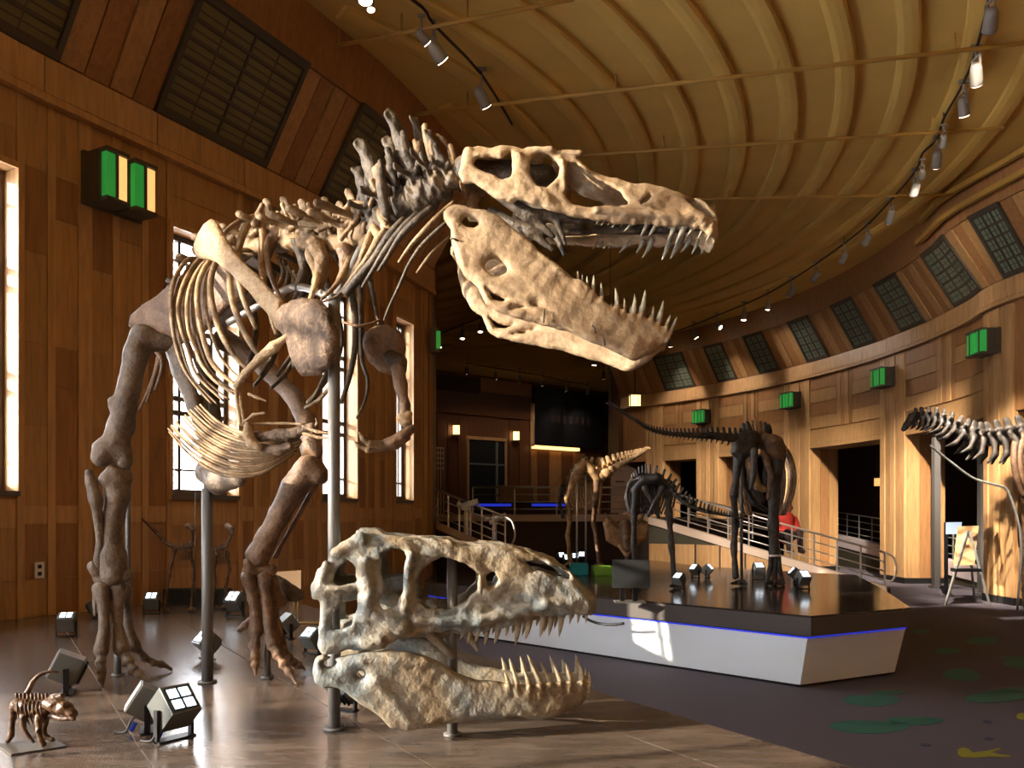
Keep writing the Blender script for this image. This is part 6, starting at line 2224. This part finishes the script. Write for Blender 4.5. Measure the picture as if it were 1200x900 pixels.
# binocular viewers on the sloping railing
for k, (x, y, lab) in enumerate(((545, 592, 'white coin viewer higher up the pale sloping railing'), (579, 609, 'white coin viewer lower down the pale sloping railing'))):
    Yv = 14.75
    p = P(x, y, Yv)
    zb = A2.lerp(B2, (592 - x) / 92).z - .12
    v = thing('coin_viewer', Vector((p.x, p.y + .35, zb)), lab, 'binoculars')
    p = Vector((p.x, p.y + .35, p.z))
    MB().tube([Vector((p.x, p.y, zb)), p - Vector((0, 0, .08))], [.05, .04], 12).build('post', M['white'], v, True)
    MB().box((p.x - .09, p.y - .06, p.z - .09), (p.x + .06, p.y + .06, p.z + .02)).build('body', M['white'], v)
    MB().tube([p + Vector((-.12, -.03, -.01)), p + Vector((.22, -.04, .07))], [.035, .06], 10).build('barrel', M['white'], v, True)
    MB().tube([p + Vector((-.12, .05, -.01)), p + Vector((.22, .05, .07))], [.035, .06], 10).build('barrel', M['white'], v, True)
    MB().tube([p + Vector((-.17, -.03, .02)), p + Vector((-.09, -.03, .0))], .05, 10).build('eyepiece', M['white'], v, True)

# ================================================================== LAMPS ON THE WALLS
def art_lamp(path, s, z, sc, label, group, flip=False):
    root = path.at(s, z - .28 * sc, .03)
    t = thing('wall_lamp', root, label, 'lamp', group)
    w = .34 * sc

    def bx(s0, s1, z0, z1, d0, d1, name, mat, par):
        mb = MB()
        path.slab(mb, s0, s1, (z0, d0, d1), (z1, d0, d1), step=2)
        return mb.build(name, mat, par)

    bx(s - w, s + w, z - .27 * sc, z + .27 * sc, .045, .10, 'back_plate', M['bronze'], t)
    for k in (-1, 1):
        c = s + k * .165 * sc
        shade = bx(c - .145 * sc, c + .145 * sc, z - .26 * sc, z + .26 * sc, .10, .30, 'lamp_box', M['bronze'], t)
        cap = MB()
        cap2 = MB()
        for (mbx, z0, z1) in ((cap, z - .27 * sc, z - .23 * sc), (cap2, z + .23 * sc, z + .27 * sc)):
            path.slab(mbx, c - .13 * sc, c + .13 * sc, (z0, .29, .40), (z1, .29, .40), step=2)
        cap.build('bottom_cap', M['bronze'], shade)
        cap2.build('top_cap', M['bronze'], shade)
        g0, g1 = (c - .12 * sc, c - .01 * sc), (c + .015 * sc, c + .12 * sc)
        bx(g0[0], g0[1], z - .225 * sc, z + .225 * sc, .29, .37, 'green_glass', M['green_glow'], shade)
        bx(g1[0], g1[1], z - .225 * sc, z + .225 * sc, .29, .37, 'amber_glass' if not flip else 'green_glass', M['amber_glow'] if not flip else M['green_glow'], shade)
        bx(c - .012 * sc, c + .017 * sc, z - .23 * sc, z + .23 * sc, .29, .385, 'glass_bar', M['bronze'], shade)
    return t


s0 = LW.hit(127)
art_lamp(LW, s0, H + (HOR - 222) / F * LW.at(s0, 0).y, 1.0, 'green and amber glass lamp on the left wall', 'green glass wall lamps')
for (x, y, lab) in ((1164, 402, 'green glass lamp on the pillar nearest the right edge'), (1043, 443, 'green glass lamp on the second pillar from the right edge'),
                    (932, 470, 'green glass lamp on the third pillar from the right edge'), (826, 489, 'green glass lamp on the fourth pillar from the right edge')):
    s0 = RW.hit(x)
    art_lamp(RW, s0, H + (HOR - y) / F * RW.at(s0, 0).y, .92, lab, 'green glass wall lamps', True)
# a lamp on the end pier of the left wall
for k, (x, y) in enumerate(((505, 396), (507, 428))):
    pass
t = thing('wall_lamp', P(511, 412, 14.4), 'green glass lamp on the end pier of the left wall', 'lamp', 'green glass wall lamps')
c = P(508, 400, 14.75)
MB().box((c.x - .04, c.y - .12, c.z - .22), (c.x + .10, c.y + .12, c.z + .22)).build('lamp_box', M['bronze'], t)
MB().box((c.x + .06, c.y - .135, c.z - .16), (c.x + .14, c.y - .115, c.z + .16)).build('green_glass', M['green_glow'], t)


def lantern(c, w, h, label, name='wall_lantern', stem=None, back=None):
    t = thing(name, Vector((c.x, c.y, c.z - h / 2)), label, 'lamp', 'square amber lanterns of the far hall')
    MB().box((c.x - w * .42, c.y - w * .42, c.z - h * .42), (c.x + w * .42, c.y + w * .42, c.z + h * .42)).build('glass_box', M['lantern_glow'], t)
    for sx in (-1, 1):
        for sy in (-1, 1):
            MB().bar(Vector((c.x + sx * w * .45, c.y + sy * w * .45, c.z - h / 2)), Vector((c.x + sx * w * .45, c.y + sy * w * .45, c.z + h / 2)), w * .08, w * .08).build('frame_post', M['black_metal'], t)
    MB().box((c.x - w * .52, c.y - w * .52, c.z + h * .46), (c.x + w * .52, c.y + w * .52, c.z + h * .56)).build('cap', M['black_metal'], t)
    MB().box((c.x - w * .5, c.y - w * .5, c.z - h * .52), (c.x + w * .5, c.y + w * .5, c.z - h * .45)).build('base', M['black_metal'], t)
    MB().bar(Vector((c.x + w * .22, c.y - w * .45, c.z - h / 2)), Vector((c.x + w * .22, c.y - w * .45, c.z + h / 2)), w * .06, w * .04).build('glazing_bar', M['black_metal'], t)
    if stem:
        MB().tube([Vector((c.x, c.y, c.z + h * .55)), Vector((c.x, c.y, stem))], .02, 8).build('stem', M['black_metal'], t, True)
    if back:
        MB().bar(Vector((c.x, c.y + w * .4, c.z + h * .3)), back, .06, .06).build('wall_arm', M['black_metal'], t)
    return t


for (x, y, lab) in ((535, 504, 'amber wall lantern left of the dark glazed door'), (605, 511, 'amber wall lantern between the glazed door and the black panel'), (738.5, 525, 'amber wall lantern right of the black panel')):
    s0 = bh(x)
    w0 = BW.at(s0, 0, .35)
    yy = w0.y
    c = P(x, y, yy)
    bk = BW.at(s0, c.z, 0.02)
    lantern(c, .36, .46, lab, back=Vector((bk.x, bk.y, c.z + .14)))
lantern(P(744, 470, 28.5), .42, .44, 'hanging amber lantern left of the last right pillar', 'hanging_lantern', stem=CEIL)
for (x, y, lab) in ((996, 571, 'small yellow green lamp in the corridor, left of its pair'), (1003.5, 571, 'small yellow green lamp in the corridor, right of its pair'), (1028, 565, 'small yellow green lamp in the corridor beside the second pillar')):
    c = P(x, y, 29.5 if x < 1010 else 27.5)
    t = thing('corridor_lamp', c - Vector((0, 0, .15)), lab, 'lamp', 'small corridor lamps')
    MB().box((c.x - .08, c.y - .06, c.z - .13), (c.x + .08, c.y + .06, c.z + .13)).build('glass_box', M['amber_glow'], t)
    MB().box((c.x - .10, c.y - .08, c.z + .13), (c.x + .10, c.y + .08, c.z + .17)).build('cap', M['bronze'], t)
    MB().box((c.x - .03, c.y - .02, c.z + .16), (c.x + .03, c.y + .02, OPEN + .41)).build('hanger', M['bronze'], t)

# ================================================================== SMALL THINGS AROUND THE HALL
# dark sign on the right platform
Yb = (H - PLAT) * F / (706 - HOR)
b = P(737, HOR, Yb)
b.z = PLAT
sg = thing('sign_stand', b, 'dark rectangular sign on two short legs at the platform edge', 'sign')
q = [P(718, 689, Yb), P(762, 689, Yb), P(761, 657, Yb + .12), P(718, 657, Yb + .12)]
th_ = Vector((0, .03, .01))
MB().hexa([q[0], q[1], q[1] + th_, q[0] + th_, q[3], q[2], q[2] + th_, q[3] + th_]).build('sign_panel', M['signface'], sg)
for x in (729, 744):
    p0 = P(x, 688, Yb + .03)
    MB().bar(Vector((p0.x, p0.y, PLAT + .01)), p0, .05, .05).build('leg', M['black_metal'], sg)
MB().box((b.x - .16, b.y - .1, PLAT), (b.x + .18, b.y + .14, PLAT + .015)).build('foot_plate', M['steel_dark'], sg)
# coloured trays behind it
for (x0, x1, y0, y1, mt, lab) in ((669, 690, 661, 672, 'teal', 'teal tray on the dark platform left of the sign'), (695, 718, 664, 670, 'lime', 'lime green tray on the dark platform beside the sign')):
    Y_ = 13.0
    a_, b_ = P(x0, y1, Y_), P(x1, y0, Y_)
    t = thing('plastic_tray', Vector(((a_.x + b_.x) / 2, Y_, PLAT)), lab, 'tray', 'coloured trays on the dark platform')
    z1 = b_.z
    MB().box((a_.x, Y_, PLAT), (b_.x, Y_ + .3, PLAT + .012)).box((a_.x, Y_, PLAT), (b_.x, Y_ + .012, z1)).box((a_.x, Y_ + .288, PLAT), (b_.x, Y_ + .3, z1)).build('tray_wall', M[mt], t)
    MB().box((a_.x, Y_, PLAT), (a_.x + .012, Y_ + .3, z1)).box((b_.x - .012, Y_, PLAT), (b_.x, Y_ + .3, z1)).build('tray_end', M[mt], t)
# cable hooked over the white side of the platform
cb = rod('cable', [P(683, 722, 9.55), P(692, 727.5, 9.5), P(704, 731, 9.42), P(718, 732, 9.30), P(731, 730.5, 9.20)], .016, M['cable'])
tag(cb, 'black cable hanging along the white side of the platform', 'cable')
# wall socket
s0 = LW.hit(43)
z0 = H + (HOR - 668) / F * LW.at(s0, 0).y
so = thing('wall_socket', LW.at(s0, z0 - .08, .03), 'white wall socket low on the left wall', 'socket')
piece(LW, 'cover_plate', M['white'], so, s0 - .05, s0 + .05, z0 - .08, z0 + .08, .036, .046, .001)
for dz in (-.035, .035):
    piece(LW, 'outlet', M['signface'], so, s0 - .02, s0 + .02, z0 + dz - .02, z0 + dz + .02, .044, .049, .001)
# easel with a beige board
Ye = 15.6
b = P(1130, HOR, Ye)
b.z = 0
ea = thing('easel', b, 'wooden tripod easel with a tray beside the nearest right pillar', 'easel')


def fl(x, y=None, Y=Ye):
    v = P(x, HOR, Y)
    return Vector((v.x, v.y, 0))


MB().bar(fl(1108, Y=Ye - .2), P(1134, 622, Ye - .04), .04, .04).build('leg', M['steel_dark'], ea)
MB().bar(fl(1160, Y=Ye - .2), P(1136, 622, Ye - .04), .04, .04).build('leg', M['steel_dark'], ea)
MB().bar(fl(1142, Y=Ye + .6), P(1135, 622, Ye + .06), .04, .04).build('leg', M['steel_dark'], ea)
a_, b_ = P(1117, 666, Ye - .16), P(1147, 666, Ye - .16)
MB().box((a_.x, a_.y - .1, a_.z - .06), (b_.x, a_.y + .1, a_.z)).build('tray', M['black_metal'], ea)
q = [P(1118, 663, Ye - .12), P(1142, 662, Ye - .12), P(1147, 616, Ye + .02), P(1123, 617, Ye + .02)]
th_ = Vector((0, .03, 0))
o = MB().hexa([q[0], q[1], q[1] + th_, q[0] + th_, q[3], q[2], q[2] + th_, q[3] + th_]).build('easel_board', M['tan'])
tag(o, 'beige board resting on the easel', 'board')
# grey posts by the corridor
for (x, lab) in ((1097, 'grey square post left of the easel'), (1151, 'grey square post right of the easel')):
    p0 = P(x, HOR, 19.0 if x < 1120 else 17.3)
    t = thing('square_post', Vector((p0.x, p0.y, 0)), lab, 'post', 'grey posts beside the easel')
    MB().box((p0.x - .07, p0.y - .07, 0.02), (p0.x + .07, p0.y + .07, OPEN + .39)).build('shaft', M['frame_grey'], t)
    MB().box((p0.x - .12, p0.y - .12, 0), (p0.x + .12, p0.y + .12, .05)).build('foot', M['frame_grey'], t)
# framed screen behind the easel, blue-white
p0, p1 = P(1109, 626, 17.4), P(1127, 612, 17.4)
t = thing('wall_screen', Vector((p0.x, 17.4, p0.z)), 'small pale blue screen behind the easel board', 'screen')
MB().box((p0.x, 17.4, p0.z), (p1.x, 17.44, p1.z)).build('screen_face', plain('pale_screen', (150, 170, 200), .3), t)
MB().box((p0.x - .02, 17.42, 0), (p0.x + .05, 17.46, p1.z)).build('stand', M['black_metal'], t)
# banner, counter and desk on the landing
p0, p1 = P(716, 592, 21), P(741, 551, 21)
bn = thing('banner_stand', Vector(((p0.x + p1.x) / 2, 21, 1.6)), 'tall pale standing banner on the far landing', 'banner')
MB().box((p0.x, 21, 1.75), (p1.x, 21.03, p1.z)).build('banner_cloth', M['banner'], bn)
MB().box((p0.x - .05, 20.85, 1.6), (p1.x + .05, 21.2, 1.68)).build('banner_base', M['black_metal'], bn)
MB().bar(Vector(((p0.x + p1.x) / 2, 21.06, 1.65)), Vector(((p0.x + p1.x) / 2, 21.06, p1.z)), .03, .03).build('banner_pole', M['black_metal'], bn)
z = P(725, 564.5, 21).z
MB().box((p0.x + .12, 20.994, z - .02), (p1.x - .2, 21.0, z + .02)).build('printed_line', M['frame_grey'], bn)
p0, p1 = P(556, 606, 22), P(662, 588, 22)
ct_ = thing('long_counter', Vector(((p0.x + p1.x) / 2, 22.3, 1.6)), 'long dark counter with blue light line on the far landing', 'counter')
MB().box((p0.x, 22, 1.6), (p1.x, 22.6, 1.93)).build('counter_body', M['dark_wall'], ct_)
MB().box((p0.x - .05, 21.93, 2.0), (p1.x + .05, 22.65, 2.06)).build('counter_top', M['black'], ct_)
MB().box((p0.x, 21.97, 1.93), (p0.x + 1.0, 22.6, 2.0)).build('blue_strip', M['blue_led'], ct_)
MB().box((p1.x - .9, 21.97, 1.93), (p1.x, 22.6, 2.0)).build('blue_strip', M['blue_led'], ct_)
MB().box((p0.x + 1.0, 22.0, 1.93), (p1.x - .9, 22.6, 2.0)).build('counter_band', M['dark_wall'], ct_)
p0, p1 = P(584, 586, 24), P(625, 571, 24)
ds = thing('reception_desk', Vector(((p0.x + p1.x) / 2, 24.3, 1.6)), 'tan fronted desk behind the long dark counter', 'desk')
MB().box((p0.x, 24, 1.6), (p1.x, 24.05, p1.z)).build('desk_front', M['desk'], ds)
MB().box((p0.x - .05, 23.97, p1.z), (p1.x + .05, 24.7, p1.z + .05)).build('desk_top', M['tan'], ds)
MB().box((p0.x, 24.05, 1.6), (p0.x + .06, 24.65, p1.z)).build('desk_side', M['desk'], ds)
MB().box((p1.x - .06, 24.05, 1.6), (p1.x, 24.65, p1.z)).build('desk_side', M['desk'], ds)
# person resting beyond the ramp railing
Yp = 17.7
seat = P(922, 634, Yp)
pr = thing('person', seat, 'person in red top with dark hair sitting beyond the ramp railing', 'person')
zb = seat.z
c = Vector((seat.x, Yp, zb))


def pb(x, y, z):
    return (c.x + x, c.y + y, c.z + z)


body = chain([pb(0, 0, .09), pb(0, 0, .28), pb(0, 0, .48), pb(.01, 0, .53)], [.15, .14, .15, .08]) + chain([pb(.01, 0, .53), pb(.02, -.01, .62)], [.05, .05])
body += chain([pb(.02, -.01, .70), pb(.02, -.02, .75)], [.09, .095])
body += chain([pb(.02, -.115, .70), pb(.02, -.12, .715)], [.014, .016])
for s in (-1, 1):
    body += chain([pb(s * .17, 0, .48), pb(s * .22, -.08, .27), pb(s * .10, -.28, .20)], [.055, .045, .035])
    for f_ in range(5):
        body += chain([pb(s * .10, -.28, .20), pb(s * (.06 + .018 * f_), -.36 + .008 * abs(f_ - 2), .19)], [.016, .009])
    body += chain([pb(s * .09, -.02, .09), pb(s * .13, -.42, .20), pb(s * .12, -.50, -.18)], [.085, .065, .05])
    body += chain([pb(s * .12, -.50, -.18), pb(s * .12, -.66, -.20)], [.045, .035])
    body += chain([pb(s * .10 + .02, -.02, .70), pb(s * .105 + .02, -.02, .72)], [.016, .016])
bo = bone('body', body, M['skin'], pr, .014, .03, 0)
shirt = chain([pb(0, 0, .09), pb(0, 0, .28), pb(0, 0, .48), pb(.01, 0, .53)], [.165, .155, .165, .09])
for s in (-1, 1):
    shirt += chain([pb(s * .17, 0, .48), pb(s * .22, -.08, .27), pb(s * .13, -.22, .22)], [.068, .058, .048])
    bone('shoe', chain([pb(s * .12, -.50, -.18), pb(s * .12, -.67, -.20)], [.058, .045]), M['dark_cloth'], pr, .014, .02, 0)
bone('shirt', shirt, M['red_cloth'], pr, .014, .03, 0)
bone('hair', chain([pb(.02, .03, .70), pb(.02, .02, .77)], [.10, .095]) + chain([pb(.02, .06, .62), pb(.02, .05, .72)], [.07, .09]), M['dark_cloth'], pr, .012, .02, 0)
bone('trousers', chain([pb(-.09, -.02, .09), pb(-.13, -.42, .20), pb(-.12, -.50, -.14)], [.094, .074, .058]) + chain([pb(.09, -.02, .09), pb(.13, -.42, .20), pb(.12, -.50, -.14)], [.094, .074, .058]), M['dark_cloth'], pr, .014, .02, 0)

# ================================================================== FLOOR PRINTS
def decal(poly, mat, label, cat, group, name, z=.003):
    pts = []
    for x, y in poly:
        Y = H * F / (y - HOR)
        p = P(x, y, Y)
        pts.append((p.x, p.y))
    pts = pts[::-1]
    o = MB().prism(pts, .0005, z).build(name, mat)
    tag(o, label, cat, group)
    return o


def blob(cx, cy, rx, ry, n=18, w=.12, ph=0.0):
    out = []
    for k in range(n):
        a = 2 * math.pi * k / n
        r = 1 + w * math.sin(2 * a + ph) + w * .5 * math.sin(3 * a + ph * 2)
        out.append((cx + rx * r * math.cos(a), cy + ry * r * math.sin(a)))
    return out


G = 'teal footprints printed on the carpet'
foot_specs = [(1022, 821, 30, 7.5, (1040, 811.5, 19, 2.6), 'teal footprint nearest the white platform corner'),
              (1018, 852, 42, 8.5, (1072, 845, 30, 5.5), 'large teal footprint lowest in the picture'),
              (1127, 791, 23, 7, None, 'teal footprint in the middle of the carpet right of the platform'),
              (1166, 817, 36, 6.5, (1184, 809, 20, 2.6), 'long teal footprint at the right edge of the picture'),
              (1196, 777, 20, 6, (1186, 770.5, 14, 1.6), 'teal footprint cut off by the right edge'),
              (1152, 751, 17, 5, None, 'faint teal footprint farthest right below the easel'),
              (1110, 763, 16, 3.6, None, 'faint teal footprint just right of the platform corner'),
              (1080, 740, 9, 3, None, 'tiny faint teal footprint closest to the platform side')]
for (cx, cy, rx, ry, toe, lab) in foot_specs:
    root = P(cx, cy, H * F / (cy - HOR))
    t = thing('footprint_decal', root, lab, 'footprint', G)
    for (bx_, by_, brx, bry, nm) in ((cx, cy, rx, ry, 'heel_pad'),) + (((toe[0], toe[1], toe[2], toe[3], 'toe_pad'),) if toe else ()):
        pts = [P(x, y, H * F / (y - HOR)) for x, y in blob(bx_, by_, brx, bry, ph=cx * .1)][::-1]
        MB().prism([(p.x, p.y) for p in pts], .0005, .003).build(nm, M['green_decal'], t)
liz = [(1122, 879), (1128, 876), (1135, 878), (1140, 882), (1158, 880), (1172, 876.5), (1173, 878), (1162, 882), (1172, 884.5), (1184, 885.5), (1184, 887.5), (1160, 887), (1142, 888.5), (1128, 888), (1123, 885)]
decal(liz, M['yellow_decal'], 'lime yellow forked print on the carpet, bottom right', 'print', None, 'forked_print')
decal(blob(1198, 840, 7, 4), M['yellow_decal'], 'lime yellow print cut off by the right edge', 'print', None, 'round_print')
for (x, y, lab) in ((1157, 846, 'tiny navy print below the long teal footprint'), (1159, 866, 'tiny navy print above the lime yellow print'), (1085, 873, 'tiny navy print left of the lime yellow print')):
    decal(blob(x, y, 6, 1.6), M['navy'], lab, 'print', 'tiny navy prints on the carpet', 'small_print')

# ================================================================== CEILING: PIPES AND TRACK LIGHTS
def cp(x, y, z):
    Y = (z - H) * F / (HOR - y)
    return P(x, y, Y)


def pipe(name, pts, r, z, label, hang=()):
    W_ = [cp(x, y, z) for x, y in pts]
    t = thing(name, W_[0], label, 'pipe', 'sprinkler pipes under the ceiling')
    for a_, b_ in zip(W_[:-1], W_[1:]):
        MB().tube([a_, b_], r, 8).build('pipe_run', M['gold'], t, True)
    n = 4
    for i in range(n):
        p = W_[0].lerp(W_[-1], (i + .5) / n)
        MB().tube([p, Vector((p.x, p.y, CEIL))], .012, 6).build('hanger', M['gold'], t, True)
    return t


pipe('sprinkler_pipe', [(362, 60), (672, -1)], .026, 7.86, 'thin yellow pipe crossing the ceiling at top centre left')
pipe('sprinkler_pipe', [(466, 136), (1230, 47)], .030, 7.86, 'yellow pipe crossing the whole ceiling from left wall to right')
pipe('sprinkler_pipe', [(560, 190), (1176, 150)], .028, 7.86, 'yellow pipe crossing behind the top of the big skull')
pipe('sprinkler_pipe', [(700, 236), (1116, 228)], .026, 7.86, 'farthest thin yellow pipe on the ceiling above the snout')
pp = [cp(240, -12, 7.6), cp(300, 32, 7.6), cp(362, 78, 7.6), cp(467, 155, 7.6)]
t = thing('wall_pipe', pp[0], 'thick yellow pipe running along the top of the left wall', 'pipe')
MB().tube(pp, .045, 10).build('pipe_run', M['gold'], t, True)
for p in pp[1:3]:
    MB().tube([p, Vector((p.x, p.y, CEIL))], .014, 6).build('hanger', M['gold'], t, True)
    MB().tube([p - Vector((.03, .05, 0)), p + Vector((.03, .05, 0))], .065, 10).build('collar', M['gold'], t, True)


def track_light_meshes():
    mb = MB()
    mb.tube([(0, 0, .10), (0, 0, .06), (0, 0, -.10), (0, 0, -.13)], [.045, .062, .066, .072], 14)
    body = mesh_data('lamp_can', mb.v, mb.f, M['lamp_white'], True)
    mb = MB()
    mb.tube([(0, 0, -.131), (0, 0, -.137)], .062, 14)
    lens = mesh_data('lens', mb.v, mb.f, M['lamp_glow'])
    mb = MB()
    mb.box((-.012, -.08, -.01), (.012, -.068, .17)).box((-.012, .068, -.01), (.012, .08, .17)).box((-.012, -.08, .16), (.012, .08, .175))
    yoke = mesh_data('yoke', mb.v, mb.f, M['lamp_white'])
    mb = MB()
    mb.tube([(0, 0, .17), (0, 0, .30)], .014, 8).box((-.06, -.02, .29), (.06, .02, .33))
    stem = mesh_data('stem', mb.v, mb.f, M['lamp_white'])
    return body, lens, yoke, stem


TLM = track_light_meshes()
ZL = 7.62


ORDN = ['first', 'second', 'third', 'fourth', 'fifth', 'sixth', 'seventh', 'eighth', 'ninth', 'tenth', 'eleventh', 'twelfth', 'thirteenth', 'fourteenth', 'fifteenth', 'sixteenth', 'seventeenth', 'eighteenth', 'nineteenth']
TLN = {}


def track_light(x, y, label, group, s=1.0, tilt=(0, 0), target=None, power=0, size=.9):
    k_ = TLN.get(label, 0)
    TLN[label] = k_ + 1
    label = label % ORDN[k_]
    lensp = cp(x, y, ZL - .13)
    c = lensp + Vector((0, 0, .13 * s))
    t = thing('track_spotlight', c + Vector((0, 0, .3 * s)), label, 'spotlight', group)
    z = Vector((tilt[0], tilt[1], 1)).normalized()
    if target is not None:
        z = (c - Vector(target)).normalized()
    Mx = frame(c, Vector((1, 0, 0)) if abs(z.x) < .9 else Vector((0, 1, 0)), up, (s, s, s))
    zx = z
    xx = Vector((0, 1, 0)).cross(zx).normalized()
    yy = zx.cross(xx)
    R_ = Matrix(((xx.x, yy.x, zx.x, 0), (xx.y, yy.y, zx.y, 0), (xx.z, yy.z, zx.z, 0), (0, 0, 0, 1)))
    Mh = Matrix.Translation(c) @ R_ @ Matrix.Scale(s, 4)
    inst('lamp_can', TLM[0], Mh, t)
    inst('lens', TLM[1], Mh, t)
    inst('yoke', TLM[2], Matrix.Translation(c) @ Matrix.Scale(s, 4), t)
    inst('stem', TLM[3], Matrix.Translation(c) @ Matrix.Scale(s, 4), t)
    if power:
        ld = bpy.data.lights.new('spot_bulb', 'SPOT')
        ld.energy = power
        ld.spot_size = size
        ld.spot_blend = .7
        ld.color = (1.0, .88, .74)
        ld.shadow_soft_size = .06
        lo = bpy.data.objects.new('spot_bulb', ld)
        COL.objects.link(lo)
        lo.parent = t
        off_ = OFF[t.name]
        tgt = Vector(target) if target is not None else c - z
        dd_ = (tgt - c).normalized()
        lo.matrix_local = Matrix.Translation(-off_) @ Matrix.Translation(c + dd_ * (.16 * s)) @ dd_.to_track_quat('-Z', 'Y').to_matrix().to_4x4()
    return c


GR = 'track spotlights curving along the right of the ceiling'
GL = 'track spotlights along the left of the ceiling'
GB = 'track spotlights across the far ceiling'
LR = 'white track spotlight, %s from the top right corner in the row above the right wall'
LL = 'white track spotlight, %s from the top edge in the short row at upper left'
LB = 'tiny far track spotlight, %s from the right in the row below the lower jaw'
LC = 'tiny far track spotlight, %s from the left in the row along the back hall ceiling'
pilc = [RW.at((a + b) / 2, 1.7, .0) for a, b in pil]


def pt(i, z):
    v = pilc[i]
    return (v.x, v.y, z)


rwz = lambda x: tuple(RW.at(RW.hit(x), 4.9, .0))
right_heads = [(1161, 38, 1.25, rwz(1120), 'w'), (1144, 99, 1.2, pt(0, 1.9), 1.6), (1129, 135, 1.1, pt(0, 1.0), 1.6), (1106, 173, .8, pt(1, 2.0), 1.8), (1098, 196, 1.15, pt(1, 1.0), 1.8), (1081, 211, .8, rwz(1060), 'w'), (1073, 230, 1.1, pt(2, 2.0), 1),
               (1044, 262, 1.15, pt(2, 1.2), 1), (1017, 288, 1.1, pt(3, 2.0), .8), (989, 309, 1.1, pt(3, 1.2), .6), (956, 331, 1.15, pt(4, 2.0), .5), (928, 348, 1.2, pt(4, 1.3), .4), (900, 363, .9, None, 0), (872, 375, 1.2, None, 0), (840, 387, 1.2, rwz(985), 'w'),
               (813, 397, 1.2, rwz(880), 'w'), (785, 406, 1.3, rwz(800), 'w'), (728, 421, 1.3, None, 0), (697, 428, 1.3, None, 0)]
PW = 4100
FL = 70
trk = []
for (x, y, s, tg, on) in right_heads:
    trk.append(track_light(x, y, LR, GR, s, (.1, -.05), tg, 260 if on == 'w' else PW * on if on else FL, 1.15 if on == 'w' else .42 if on else 1.5))
left_heads = [(427, 2, 1.2), (434, 12, .7), (494, 52, .8), (509, 72, 1.3), (564, 125, 1.2)]
ltg = {509: (5.3, 17.0, .8), 564: (4.0, 17.7, .9), 494: (6.3, 16.5, .5)}
trl = [track_light(x, y, LL, GL, s, (-.1, .1), ltg.get(x), 4200 if x in ltg else FL, .30 if x in ltg else 1.5) for (x, y, s) in left_heads]
far_heads = [(585, 377), (563, 389), (542, 397), (515, 407)]
trl2 = [track_light(x, y, LB, GB, 1.2, (0, .1), None, FL * .9, 1.4) for (x, y) in far_heads]
back_heads = [(547, 438), (581, 444), (609, 448), (636, 452), (664, 458), (689, 462), (707, 444)]
trb = [track_light(x, y, LC, GB, 1.3, (0, -.9), None, 75, 1.3) for (x, y) in back_heads]
for nm, pts_, lab in (('light_track', trk, 'thin dark lamp track curving above the right wall'), ('light_track', trl + [cp(600, 170, ZL)], 'thin dark lamp track near the left of the ceiling'),
                      ('light_track', trl2, 'thin lamp track over the far middle of the ceiling'), ('light_track', trb[:6], 'thin lamp track across the far end of the ceiling')):
    q = [Vector((p.x, p.y, 7.95)) for p in pts_]
    t = thing(nm, q[0], lab, 'track')
    MB().tube(smooth_path(q, 3), .02, 6).build('rail', M['dark_wall'], t, True)
    for p in q[::3]:
        MB().tube([p, Vector((p.x, p.y, CEIL))], .01, 6).build('hanger', M['dark_wall'], t, True)
